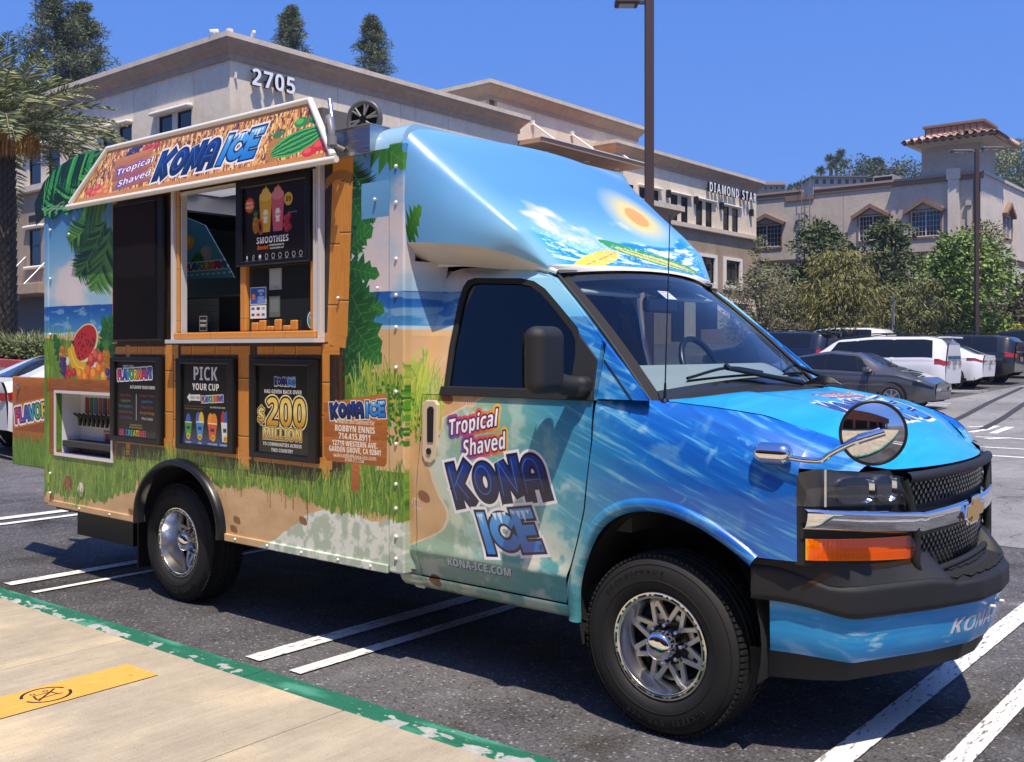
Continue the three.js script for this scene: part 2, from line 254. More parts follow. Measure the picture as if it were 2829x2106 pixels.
const coveProfile = (top) => [[0.0, top - 0.84], [0.07, top - 0.84], [0.07, top - 0.62], [0.1, top - 0.6], [0.16, top - 0.52], [0.24, top - 0.42], [0.33, top - 0.33], [0.39, top - 0.25], [0.41, top - 0.19]];
const capProfile = (top) => [[0.0, top - 0.185], [0.43, top - 0.185], [0.43, top], [-0.35, top], [-0.35, top - 0.5]];
const ledgeProfile = (y) => [[0, y - 0.27], [0.22, y - 0.27], [0.24, y - 0.25], [0.24, y], [0, y + 0.02]];
function corniceOn(path, top, closed = false) { const c = mesh('cornice', sweep(path, coveProfile(top), closed), mCornice, office); mesh('coping', sweep(path, capProfile(top), closed), mCap, c); return c; }
{
  const X = -28.4, Z = -16.84, FL = facing(office, Z, 'z'), FR = facing(office, X, 'x'), TOP = 12.68;
  // left wing: front (faces +z) and end (faces +x)
  const upL = [[-43.5, -42.4], [-41.72, -40.68], [-37.09, -36.17], [-35.84, -34.9], [-32.97, -32.06], [-31.72, -30.79]], lowL = [[-43.5, -42.4], [-41.5, -40.4], [-37.0, -35.9], [-33.0, -31.9]];
  const holes = [...upL.map((w) => [w[0], w[1], 8.92, 10.47]), ...lowL.map((w) => [w[0], w[1], 5.32, 6.95])];
  wallPanels(FL, [-52, -48.5, -44.4, -40.55, -37.3, -34.78, -33.15, -30.65, X - 0.002], 8.74, 12.68, holes, mCream);
  wallPanels(FL, [-52, -48.5, -44.4, -40.2, -37.3, -34.5, -31, X - 0.002], 4.9, 8.736, holes, mTaupe);
  wallPanels(FL, [-52, -45.6, -41.8, -37, -32.4, X - 0.002], 0.6, 4.896, [], mTaupe);
  upL.forEach((w, i) => windowUnit(FL, w[0], w[1], 8.92, 10.47, { rows: [0.6], hood: 0, curtain: i > 3 ? 0.4 : 0, pane: mPane }));
  for (const [a, b] of [[-43.9, -42.35], [-42.1, -40.56], [-37.43, -34.82], [-33.32, -30.67]]) FL('window_hood', rbx(a, b, 10.5, 10.64, -0.02, 0.24, 0.065, 3), mTrim);
  lowL.forEach((w) => windowUnit(FL, w[0], w[1], 5.32, 6.95, { rows: [0.55], hood: 1, sill: 1, curtain: 0 }));
  const vent = FL('vent', bx(-43.5, -42.45, 7.25, 7.6, 0.002, 0.02), mTaupe); for (let i = 0; i < 6; i++) mesh('louvre', bx(-43.46, -42.49, 7.28 + i * 0.053, 7.298 + i * 0.053, 0.021, 0.05), mBronze, vent);
  // entrance canopy under the lower windows, with tie rods
  const can = FL('canopy', metric(rbx(-47.5, -39.5, 3.93, 4.36, -0.01, 1.5, 0.02, 1)), mCornice);
  for (const x of [-46.6, -43.8, -41.2]) mesh('tie_rod', rod([x, 4.36, 1.3], [x, 5.75, 0.02], 0.035), mSilver, can);
  FL('entrance', bx(-46.5, -40.5, 1.4, 3.9, 0.004, 0.02), mDarkRoom);
  const cam1 = FL('camera_dome', [new THREE.SphereGeometry(0.13, 14, 8).translate(-42.1, 3.82, 1.2), rod([-42.1, 3.82, 1.2], [-42.1, 3.93, 1.2], 0.14)], mWhiteMetal);
  // end wall
  const joints = [16.84, 19.68, 21.8, 23.16, 25.2, 26.05, 28.11, 32.92];
  wallPanels(FR, joints, 8.74, 12.68, [[20.85, 21.7, 8.92, 10.44], [28.4, 29.4, 8.92, 10.44], [30.4, 31.4, 8.92, 10.44]], mCream);
  wallPanels(FR, joints, 0.6, 8.736, [], mTaupe);
  windowUnit(FR, 20.85, 21.7, 8.92, 10.44, { rows: [0.6], hood: 1, curtain: 0.6 }); windowUnit(FR, 28.4, 29.4, 8.92, 10.44, { rows: [0.6], hood: 1 }); windowUnit(FR, 30.4, 31.4, 8.92, 10.44, { rows: [0.6], hood: 1 });
  mesh('wall_core', bx(-51.9, X - 0.24, 0.5, 12.5, -32.8, Z - 0.24), mDarkRoom, office);
  mesh('roof', bx(-52, X - 0.3, 12.505, 12.55, -32.9, Z - 0.3), mRoofing, office);
  corniceOn([[-52, Z], [X, Z], [X, -32.92], [-40, -32.92]], 12.68);
  mesh('ledge', sweep([[-52, Z], [X, Z], [X, -32.92], [-40, -32.92]], ledgeProfile(8.86)), mCap, office);
  // address numerals standing off the wall
  let i = 0;
  for (const [ch, z] of [['2', 17.6], ['7', 18.1], ['0', 18.6], ['5', 19.12]]) { const g = new TextGeometry(ch, { font, size: 0.6, depth: 0.13, curveSegments: 6, bevelEnabled: false }); g.computeBoundingBox(); const b = g.boundingBox; const n = FR('address_numeral', g.translate(z - b.min.x, 11.07 - b.min.y, 0.13), [std(lin(0.88, 0.88, 0.9), 0.35), mBronze], office); n.rotation.y = Math.PI / 2; n.position.x = X; mesh('return', bx(z + 0.16, z + 0.24, 11.3, 11.34, 0.003, 0.129), mBronze, n); i++; }
  FR('wall_light', [bx(17.0, 17.05, 11.2, 11.42, 0.002, 0.12)], mTrim);
  FR('wall_light', [bx(18.55, 18.68, 9.95, 10.25, 0.002, 0.12)], mBronze);
  // rooftop cameras on the corner
  for (const [dx, dz, t] of [[-0.5, 0.32, 1.2], [0.32, -0.75, -0.4]]) { const c = mesh('roof_camera', [rbx(-0.17, 0.17, -0.06, 0.06, -0.06, 0.06, 0.03), bx(-0.02, 0.02, -0.2, -0.05, -0.02, 0.02)], mWhiteMetal, office); c.position.set(X + dx, TOP + 0.18, Z + dz); c.rotation.set(0, t, 0.2); }
  mesh('roof_post', bx(X - 0.05, X + 0.12, TOP + 0.002, TOP + 0.22, Z - 0.05, Z + 0.12), mTrim, office);
  // middle tower, set a little back, taller
  const XT = -29.7, FT = facing(office, XT, 'x'); 
  wallPanels(FT, [32.93, 35.9, 39.0, 42.3, 45.36], 0.6, 14.42, [], mCream);
  mesh('wall_panel', metric(bx(-42, XT - 0.23, 12.6, 14.4, -32.6, -32.35)), mCream, office);
  mesh('wall_core', bx(-42, XT - 0.24, 0.5, 14.2, -45.3, -32.62), mDarkRoom, office);
  mesh('roof', bx(-42, XT - 0.3, 14.205, 14.25, -45.3, -32.65), mRoofing, office);
  corniceOn([[-42, -32.35], [XT, -32.35], [XT, -45.36], [-42, -45.36]], 14.42);
  // entrance canopy on three rods
  const slab = mesh('canopy', metric(bx(-29.69, -27.0, 11.3, 11.52, -42.0, -32.95)), mBeam, office);
  mesh('canopy_edge', [bx(-27.05, -26.94, 11.525, 11.57, -42.05, -32.9)], mTrim, slab);
  for (const z of [-35.4, -38.75, -42.0]) { mesh('tie_rod', rod([XT + 0.02, 13.0, z - 0.2], [-27.5, 11.55, z + 0.2], 0.05), mTrim, slab); mesh('bracket', [bx(XT + 0.001, XT + 0.14, 12.88, 13.12, z - 0.3, z - 0.1), bx(-27.65, -27.4, 11.522, 11.68, z + 0.1, z + 0.3)], mTrim, slab); }
  for (const z of [-35, -38.4, -41.2]) mesh('downlight', new THREE.CylinderGeometry(0.16, 0.16, 0.02, 16).translate(-28.3, 11.288, z), mTrim, slab);
  // right wing
  const XW = -28.6, FW = facing(office, XW, 'x');
  const upW = [[42.6, 43.3], [43.89, 44.58], [45.2, 45.95], [47.29, 48.08], [48.48, 49.27], [50.24, 51.05], [51.44, 52.24], [53.7, 54.5], [54.9, 55.73]], lowW = [[47.0, 48.9], [50.55, 52.48], [53.96, 55.86]];
  const hW = [...upW.map((w, k) => [w[0], w[1], k < 3 ? 10.05 : 9.17, 10.71]), ...lowW.map((w) => [w[0], w[1], 5.72, 7.3])];
  wallPanels(FW, [41.5, 44.75, 47.14, 49.62, 53.0, 56.2, 58.35], 8.96, 12.85, hW, mCream);
  wallPanels(FW, [41.5, 46.2, 49.7, 53.2, 58.35], 4.96, 8.955, hW, mTaupe);
  upW.forEach((w, k) => windowUnit(FW, w[0], w[1], k < 3 ? 10.05 : 9.17, 10.71, { rows: k < 3 ? [0.35] : [0.68], curtain: k < 3 ? 0 : 0.7, frame: 0.05 }));
  for (const [a, b] of [[43.72, 46.16], [47.14, 49.62], [50.08, 52.62], [53.55, 56.01]]) FW('window_hood', rbx(a, b, 10.75, 10.85, -0.02, 0.2, 0.045, 2), mTrim);
  lowW.forEach(([a, b]) => { windowUnit(FW, a, b, 5.72, 7.3, { cols: 2, rows: [0.66], curtain: 0.62 }); FW('window_surround', extr(shapeOf(rect(a - 0.3, b + 0.3, 5.42, 7.5), [rect(a - 0.002, b + 0.002, 5.718, 7.302).reverse()]), 0.1).translate(0, 0, 0.001), mTrim); });
  for (const z of [46.81, 50.02, 53.26, 57.38]) FW('wall_light', [rbx(z - 0.12, z + 0.12, 10.42, 10.86, 0.03, 0.24, 0.01, 1), bx(z - 0.04, z + 0.04, 10.55, 10.7, 0.002, 0.03)], mBronze);
  mesh('ledge', sweep([[XW, -41.5], [XW, -58.37], [-40, -58.37]], ledgeProfile(9.14)), mCap, office);
  mesh('wall_core', bx(-40, XW - 0.24, 0.5, 12.6, -58.3, -41.6), mDarkRoom, office);
  mesh('roof', bx(-40, XW - 0.3, 12.605, 12.65, -58.3, -41.6), mRoofing, office);
  mesh('wall_panel', metric(bx(-36, XW - 0.24, 0.6, 12.85, -41.58, -41.36)), mCream, office);
  corniceOn([[-36, -41.4], [XW, -41.4], [XW, -58.37], [-40, -58.37]], 12.86);
  // raised name letters
  let u = 51.36;
  for (const ch of 'DIAMOND STAR') { if (ch === ' ') { u += 0.34; continue; } const g = new TextGeometry(ch, { font, size: 0.6, depth: 0.16, curveSegments: 5, bevelEnabled: false }); g.computeBoundingBox(); const b = g.boundingBox, w = (b.max.x - b.min.x) * 0.84; const n = FW('name_letter', g.scale(0.84, 0.98, 1).translate(u - b.min.x * 0.84, 11.32, 0.16), [std(lin(0.92, 0.92, 0.94), 0.35), mBronze], office); n.rotation.y = Math.PI / 2; n.position.x = XW; mesh('return', [bx(u + w / 2 - 0.03, u + w / 2 + 0.03, 11.5, 11.56, 0.003, 0.159)], mBronze, n); u += w + 0.165; }
  // ground floor: stone-faced bay, tall windows
  wallPanels(FW, [41.5, 45.2, 49.4, 53.6, 58.35], 0.4, 4.955, [[46.3, 48.9, 1.9, 4.6], [50.2, 53.0, 1.9, 4.6], [54.6, 57.2, 1.9, 4.6]], mCream);
  for (const [a, b] of [[46.3, 48.9], [50.2, 53.0], [54.6, 57.2]]) windowUnit(FW, a, b, 1.9, 4.6, { cols: 2, rows: [0.7], curtain: 0.65 });
  const r = rngOf(31), stones = []; 
  for (let y = 0.4; y < 4.9; y += 0.24) for (let z = 42.9 + (r() * 0.3); z < 45.9; z += 0.42) { const g = new THREE.IcosahedronGeometry(0.2, 1); g.scale(1.1 + r() * 0.35, 0.62 + r() * 0.12, 0.35 + r() * 0.2); g.rotateZ((r() - 0.5) * 0.5); stones.push(g.translate(z + r() * 0.08, y + (r() - 0.5) * 0.05, 0.06)); }
  const st = FW('stone_facing', stones, std(lin(0.36, 0.33, 0.29), 0.95)); st.userData.kind = 'stuff';
  // porch pier with its own cornice
  mesh('porch_pier', metric(bx(XW + 0.005, -26.75, 0.5, 9.0, -44.2, -41.2)), mTaupe, office);
  const pc = mesh('porch_cornice', sweep([[XW, -41.2], [-26.75, -41.2], [-26.75, -44.2], [XW, -44.2]], [[0, 8.7], [0.05, 8.72], [0.12, 8.86], [0.3, 9.06], [0.5, 9.18]]), mCornice, office);
  mesh('coping', sweep([[XW, -41.2], [-26.75, -41.2], [-26.75, -44.2], [XW, -44.2]], [[0, 9.182], [0.55, 9.182], [0.55, 9.46], [-0.6, 9.46]]), mCap, pc);
}
// ---------------------------------------------------------------- grey stucco block with a tile-roofed tower, right of the office
const motel = thing('stucco_building', 'grey stucco building with gabled window hoods, roof ladder and tile-roofed tower', 'building');
{
  const Z = -62.7, X = -15.67, FM = facing(motel, Z, 'z'), FR = facing(motel, X, 'x');
  const mGrey = stuccoMat(stucco(21, [182, 170, 156], [204, 192, 178])), mPale = stuccoMat(stucco(22, [208, 196, 180], [224, 213, 198])), mBrown = stuccoMat(stucco(23, [122, 98, 80], [146, 120, 100])), mTile = std(lin(0.50, 0.33, 0.26), 0.85), mBrick = std(lin(0.07, 0.045, 0.035), 0.9), mFrameW = std(lin(0.6, 0.6, 0.6), 0.5);
  const wins = [[-31.1, -28.84, 8.86, 10.45], [-23.34, -21.47, 8.86, 10.5], [-19.93, -18.06, 8.86, 10.54]];
  wallPanels(FM, [-40, -31.6, -24.4, -17.57, X - 0.002], 0.3, 12.26, wins, mGrey, 0.2, 0.03);
  const slider = (F, u0, u1, y0, y1) => {   // sliding window: one fixed leaf with bars, one plain leaf
    const fr = [bx(u0, u1, y0, y0 + 0.06, -0.14, -0.06), bx(u0, u1, y1 - 0.06, y1, -0.14, -0.06), bx(u0, u0 + 0.06, y0 + 0.06, y1 - 0.06, -0.14, -0.06), bx(u1 - 0.06, u1, y0 + 0.06, y1 - 0.06, -0.14, -0.06), bx((u0 + u1) / 2 - 0.03, (u0 + u1) / 2 + 0.03, y0 + 0.06, y1 - 0.06, -0.13, -0.07)];
    const w = F('window', fr, mFrameW), mid = (u0 + u1) / 2, bars = [];
    for (const [a, b] of [[u0 + 0.06, mid - 0.03], [mid + 0.03, u1 - 0.06]]) { mesh('pane', bx(a + 0.001, b - 0.001, y0 + 0.061, y1 - 0.061, -0.125, -0.115), mPane, w); for (let i = 1; i < 4; i++) bars.push(bx(lerp(a, b, i / 4) - 0.009, lerp(a, b, i / 4) + 0.009, y0 + 0.06, y1 - 0.06, -0.114, -0.10)); for (let j = 1; j < 5; j++) bars.push(bx(a, b, lerp(y0, y1, j / 5) - 0.009, lerp(y0, y1, j / 5) + 0.009, -0.112, -0.102)); }
    for (const b of bars) mesh('muntin', b, mFrameW, w);
    mesh('curtain', gridGeo(30, 1, (a, b) => [lerp(mid, u1 - 0.07, a), lerp(y0 + 0.07, y1 - 0.07, b), -0.3 + 0.03 * Math.sin(a * 30)]), std(lin(0.25, 0.26, 0.27), 0.9), w);
    mesh('room', bx(u0, u1, y0, y1, -0.6, -0.58), mDarkRoom, w); mesh('surround', extr(shapeOf(rect(u0 - 0.08, u1 + 0.08, y0 - 0.14, y1 + 0.08), [rect(u0 - 0.001, u1 + 0.001, y0 - 0.001, y1 + 0.001).reverse()]), 0.07).translate(0, 0, 0.001), mBrown, w);
  };
  const gable = (F, uc, half, ye, yp) => { const t = 0.15, w = F('gable_hood', extr(shapeOf([[uc - half, ye], [uc, yp], [uc + half, ye], [uc + half - 0.1, ye - 0.2], [uc, yp - t * 1.9], [uc - half + 0.1, ye - 0.2]]), 0.3).translate(0, 0, 0.002), mBrown); return w; };
  wins.forEach((w) => slider(FM, ...w));
  for (const [uc, h, ye, yp] of [[-29.92, 1.45, 10.55, 11.25], [-22.49, 1.31, 10.5, 11.27], [-19.08, 1.31, 10.53, 11.32]]) gable(FM, uc, h, ye, yp);
  // parapet band with a notch behind the ladder
  for (const [a, b] of [[-40, -27.3], [-26.45, -17.6], [-16.9, X + 0.12]]) { FM('parapet', bx(a, b, 12.262, 12.55, -0.25, 0.08), mBrown); FM('coping', bx(a, b, 12.551, 12.70, -0.3, 0.14), std(lin(0.34, 0.24, 0.19), 0.85)); }
  FM('notch', bx(-28.5, -26.45, 11.95, 12.258, 0.002, 0.1), mBrown);
  const pil = FM('pilaster', metric(bx(-17.56, -16.91, 0.3, 12.3, 0.003, 0.26)), mPale); mesh('pilaster_cap', bx(-17.64, -16.83, 12.301, 12.98, -0.2, 0.3), mPale, pil);
  FM('string_course', bx(-31.0, -16.9, 7.66, 7.9, 0.002, 0.06), mBrick); FM('corner_bricks', bx(X - 0.42, X - 0.02, 0.3, 12.2, 0.003, 0.05), mBrick);
  for (const x of [-27.5, -16.35]) FM('downspout', [bx(x - 0.08, x + 0.08, 1, 10.6, 0.002, 0.14), bx(x - 0.16, x + 0.16, 10.6, 10.9, 0.002, 0.22)], mGrey);
  // roof ladder with a cage top
  const lad = FM('ladder', [rod([-27.15, 1.5, 0.45], [-27.15, 13.2, 0.45], 0.03), rod([-26.56, 1.5, 0.45], [-26.56, 13.2, 0.45], 0.03), tube([[-27.15, 13.2, 0.45], [-27.15, 13.6, 0.3], [-27.15, 13.55, -0.1], [-27.15, 12.8, -0.4]], 0.03, 12, 6), tube([[-26.56, 13.2, 0.45], [-26.56, 13.6, 0.3], [-26.56, 13.55, -0.1], [-26.56, 12.8, -0.4]], 0.03, 12, 6)], std(lin(0.16, 0.16, 0.165), 0.5));
  for (let y = 1.8; y < 12.8; y += 0.33) mesh('rung', rod([-27.15, y, 0.45], [-26.56, y, 0.45], 0.016, 0.016, 6), std(lin(0.16, 0.16, 0.165), 0.5), lad);
  // right-hand face
  wallPanels(FR, [62.7, 74.0, 92], 0.3, 12.6, [[68.04, 69.98, 9.05, 10.58]], mPale, 0.2, 0.03);
  slider(FR, 68.04, 69.98, 9.05, 10.58); gable(FR, 69.0, 1.3, 10.6, 11.42);
  FR('coping', bx(62.4, 92, 12.601, 12.80, -0.3, 0.12), std(lin(0.5, 0.48, 0.46), 0.8)); FR('string_course', bx(63, 92, 7.4, 7.75, 0.002, 0.06), mBrick); FR('downspout', bx(71.0, 71.12, 6.5, 11.2, 0.002, 0.1), mPale);
  mesh('wall_core', bx(-40, X - 0.22, 0.2, 12.2, -91, Z - 0.22), mDarkRoom, motel); mesh('roof', bx(-40, X - 0.3, 12.21, 12.25, -91, Z - 0.3), mRoofing, motel);
  const ac = mesh('rooftop_unit', [rbx(-23.0, -21.6, 12.3, 13.35, -66, -64.4, 0.03)], std(lin(0.32, 0.32, 0.33), 0.6), motel); mesh('unit_grille', bx(-22.9, -21.7, 12.5, 13.25, -64.39, -64.36), mBronze, ac);
  // tower
  const tw = mesh('tower', metric(bx(-19.34, X - 0.06, 12.26, 14.95, -66.2, Z - 0.3)), mGrey, motel);
  const ex0 = -20.2, ex1 = -14.55, ez0 = -61.6, ez1 = -67.2, corners = [[ex0, ez0], [ex1, ez0], [ex1, ez1], [ex0, ez1]], inner = [[-19.2, -63.2], [-15.65, -63.2], [-15.65, -66.0], [-19.2, -66.0]];
  const eave = mesh('tower_roof', corners.map((c, i) => { const d = corners[(i + 1) % 4], a = inner[i], b = inner[(i + 1) % 4]; return gridGeo(1, 1, (u, v) => [lerp(lerp(c[0], d[0], u), lerp(a[0], b[0], u), v), lerp(14.86, 15.34, v), lerp(lerp(c[1], d[1], u), lerp(a[1], b[1], u), v)]); }), mTile, tw);
  for (let i = 0; i < 3; i++) { const c = corners[i], d = corners[(i + 1) % 4], a = inner[i], b = inner[(i + 1) % 4]; for (let k = 0; k < 12; k++) for (let r = 0; r < 3; r++) { const q = (u, v) => [lerp(lerp(c[0], d[0], u), lerp(a[0], b[0], u), v), lerp(14.87, 15.36, v) + 0.02, lerp(lerp(c[1], d[1], u), lerp(a[1], b[1], u), v)]; const p = q((k + 0.5) / 12, r / 3), e = q((k + 0.5) / 12, (r + 1) / 3 + 0.03); mesh('roof_tile', rod([p[0], p[1] + 0.03, p[2]], e, 0.2, 0.17, 7, false).translate(0, -0.135, 0), mTile, eave); } }
  mesh('soffit', corners.map((c, i) => { const d = corners[(i + 1) % 4], w = [[-19.34, -63.0], [-15.73, -63.0], [-15.73, -66.2], [-19.34, -66.2]], a = w[i], b = w[(i + 1) % 4]; return gridGeo(1, 1, (u, v) => [lerp(lerp(c[0], d[0], u), lerp(a[0], b[0], u), v), lerp(14.80, 14.55, v), lerp(lerp(c[1], d[1], u), lerp(a[1], b[1], u), v)]); }), mPale, tw);
  mesh('fascia_board', sweep(corners.map((c) => c).reverse(), [[0, 14.79], [0.02, 14.79], [0.02, 14.88], [0, 14.88]], true), mBrown, tw);
  const tp = mesh('tower_parapet', bx(-19.2, -15.65, 15.2, 15.85, -66.0, -63.2), std(lin(0.16, 0.10, 0.075), 0.9), tw); mesh('parapet_coping', bx(-19.32, -15.53, 15.851, 16.0, -66.12, -63.08), mBrown, tp); for (let k = 0; k < 9; k++) mesh('parapet_panel', bx(-19.1 + k * 0.39, -18.8 + k * 0.39, 15.36, 15.8, -63.199, -63.17), std(lin(0.24, 0.15, 0.11), 0.9), tp);
}
// retaining walls at the edge of the lot
const rw = tag(mesh('retaining_wall', [metric(bx(-36, -14.5, 0.2, 2.85, -51.3, -51.0))], std(lin(0.32, 0.22, 0.19), 0.9)), 'low pinkish stucco retaining wall under the trees behind the parked cars', 'wall');
const rw2 = tag(mesh('retaining_wall', [metric(bx(-14.3, -10.0, 0.2, 2.7, -51.3, -51.0))], mCream), 'short white garden wall beside the yellow-green hedge', 'wall');
// bank behind the walls
structure('planted_bank', gridGeo(24, 6, (u, v) => { const x = lerp(-42, 8, u); return [x, lerp(2.6, 4.4, v) - (x > -10 ? 0.8 : 0), lerp(-51.31, -62.4, v), x, v * 11]; }), std(lin(0.055, 0.045, 0.03), 0.95));
// ---------------------------------------------------------------- store across the walk, behind the camera; the round mirror and the posters show it
{
  const st = thing('store_building', 'brown store front with a dark arcade, mirrored in the round chrome mirror', 'building');
  const mRed = stuccoMat(stucco(31, [138, 84, 62], [160, 102, 78]));
  mesh('wall', metric(bx(-34, 26, 0.1, 6.4, 15.0, 22)), std(lin(0.05, 0.045, 0.04), 0.9), st); mesh('fascia_wall', metric(bx(-34, 26, 3.4, 6.4, 11.2, 14.99)), mRed, st); mesh('roof', bx(-35, 27, 6.401, 6.7, 10.8, 22.5), mRed, st);
  for (let x = -33; x < 26; x += 5) mesh('column', metric(bx(x, x + 0.7, 0.1, 3.399, 11.3, 12.0)), mRed, st);
}
// ---------------------------------------------------------------- plants
const leafMat = (rough = 0.7) => new THREE.MeshStandardMaterial({ color: 0xffffff, roughness: rough, vertexColors: true, side: THREE.DoubleSide });
const mLeaf = leafMat(), mBark = std(lin(0.09, 0.065, 0.045), 0.95), mBarkDark = std(lin(0.05, 0.04, 0.032), 0.95);
class Leaves {   // many small leaf faces with their own tint
  constructor(seed) { this.p = []; this.c = []; this.r = rngOf(seed); }
  leaf(x, y, z, dx, dy, dz, len, wid, col) {   // a pointed two-triangle leaf from (x,y,z) along (dx,dy,dz)
    const r = this.r, a = V3(dx, dy, dz).normalize(), s = V3(r() - 0.5, r() - 0.5, r() - 0.5).cross(a).normalize().multiplyScalar(wid / 2), m = V3(x, y, z).addScaledVector(a, len * 0.45), t = V3(x, y, z).addScaledVector(a, len); t.y -= len * 0.15 * r();
    const k = 1.15 + 0.75 * r(), cc = [col[0] * k, col[1] * k, col[2] * k];
    for (const q of [[x, y, z], m.clone().add(s).toArray(), t.toArray(), [x, y, z], t.toArray(), m.clone().sub(s).toArray()]) { this.p.push(...q); this.c.push(...cc); }
  }
  clump(cx, cy, cz, rx, ry, rz, n, len, wid, cols, { shell = 0.55, droop = 0 } = {}) {
    const r = this.r; for (let i = 0; i < n; i++) { const u = r() * 2 - 1, a = r() * 6.2832, q = Math.sqrt(1 - u * u), d = [q * Math.cos(a), u, q * Math.sin(a)], k = Math.pow(shell + (1 - shell) * r(), 0.8); this.leaf(cx + d[0] * rx * k, cy + d[1] * ry * k, cz + d[2] * rz * k, d[0] + (r() - 0.5) * 1.6, d[1] * 0.6 + (r() - 0.5) * 1.4 - droop, d[2] + (r() - 0.5) * 1.6, len * (0.6 + 0.8 * r()), wid * (0.6 + 0.8 * r()), cols[(r() * cols.length) | 0]); }
  }
  build(name, parent, mat = mLeaf) { const g = new THREE.BufferGeometry(); g.setAttribute('position', new THREE.Float32BufferAttribute(this.p, 3)); g.setAttribute('color', new THREE.Float32BufferAttribute(this.c, 3)); g.setAttribute('uv', new THREE.Float32BufferAttribute(new Float32Array(this.p.length / 3 * 2), 2)); g.computeVertexNormals(); return mesh(name, g, mat, parent); }
}
function tree(name, label, x, y, z, { h, w, d = w, trunk = 0.3, n = 60, leaves = 90, len = 0.28, wid = 0.13, cols, seed, bare = 0.3, droop = 0, stems = 1, lean = 0, bark = mBark, clumpR = 0.22 }, group) {
  const t = thing(name, label, 'tree', group, [x, y, z]), r = rngOf(seed), limbs = [], L = new Leaves(seed + 5);
  const base = h * bare;
  for (let s = 0; s < stems; s++) { const a = s / stems * 6.28 + r(), sp = stems > 1 ? w * 0.12 : 0; limbs.push(tube([[sp * 0.3 * Math.cos(a), -0.3, sp * 0.3 * Math.sin(a)], [sp * Math.cos(a) + lean * 0.3, base * 0.6, sp * Math.sin(a)], [sp * 1.8 * Math.cos(a) + lean, base * 1.5, sp * 1.8 * Math.sin(a)]], trunk * (stems > 1 ? 0.6 : 1), 8, 8)); }
  for (let i = 0; i < n; i++) {
    const a = r() * 6.2832, v = r(), py = base + (h - base) * v, prof = Math.sin(Math.PI * clamp(0.18 + 0.74 * v)) * (0.85 + 0.3 * r()), q = Math.sqrt(r()) * 0.92, cx = Math.cos(a) * w / 2 * prof * q + lean * v, cz = Math.sin(a) * d / 2 * prof * q, cr = w * clumpR * (0.55 + 0.7 * r());
    if (i % 2 === 0) limbs.push(rod([lean * 0.5, base * (0.7 + 0.5 * r()), 0], [cx, py, cz], trunk * 0.28, trunk * 0.05, 5));
    L.clump(cx, py, cz, cr, cr * 0.7, cr, leaves, len, wid, cols, { droop });
  }
  mesh('trunk', limbs, bark, t); L.build('crown', t); return t;
}
const atPx = (u, D, y = 0) => { const a = 0.69038, k = (u - 1109.5) / 2211.5; return [2.202 + D * (-Math.sin(a) + Math.cos(a) * k), y, 4.578 + D * (-Math.cos(a) - Math.sin(a) * k)]; };
const OLIVE = [[0.085, 0.095, 0.028], [0.115, 0.12, 0.04], [0.06, 0.07, 0.022], [0.14, 0.135, 0.05]], GREYOLIVE = [[0.10, 0.105, 0.05], [0.14, 0.135, 0.075], [0.07, 0.08, 0.034], [0.17, 0.15, 0.10]], DARKGREEN = [[0.035, 0.055, 0.018], [0.05, 0.075, 0.022], [0.024, 0.04, 0.014], [0.075, 0.09, 0.03]], BRIGHT = [[0.085, 0.14, 0.028], [0.12, 0.18, 0.04], [0.05, 0.09, 0.02], [0.17, 0.21, 0.06]], RUST = [[0.10, 0.05, 0.03], [0.07, 0.08, 0.03], [0.13, 0.07, 0.04]];
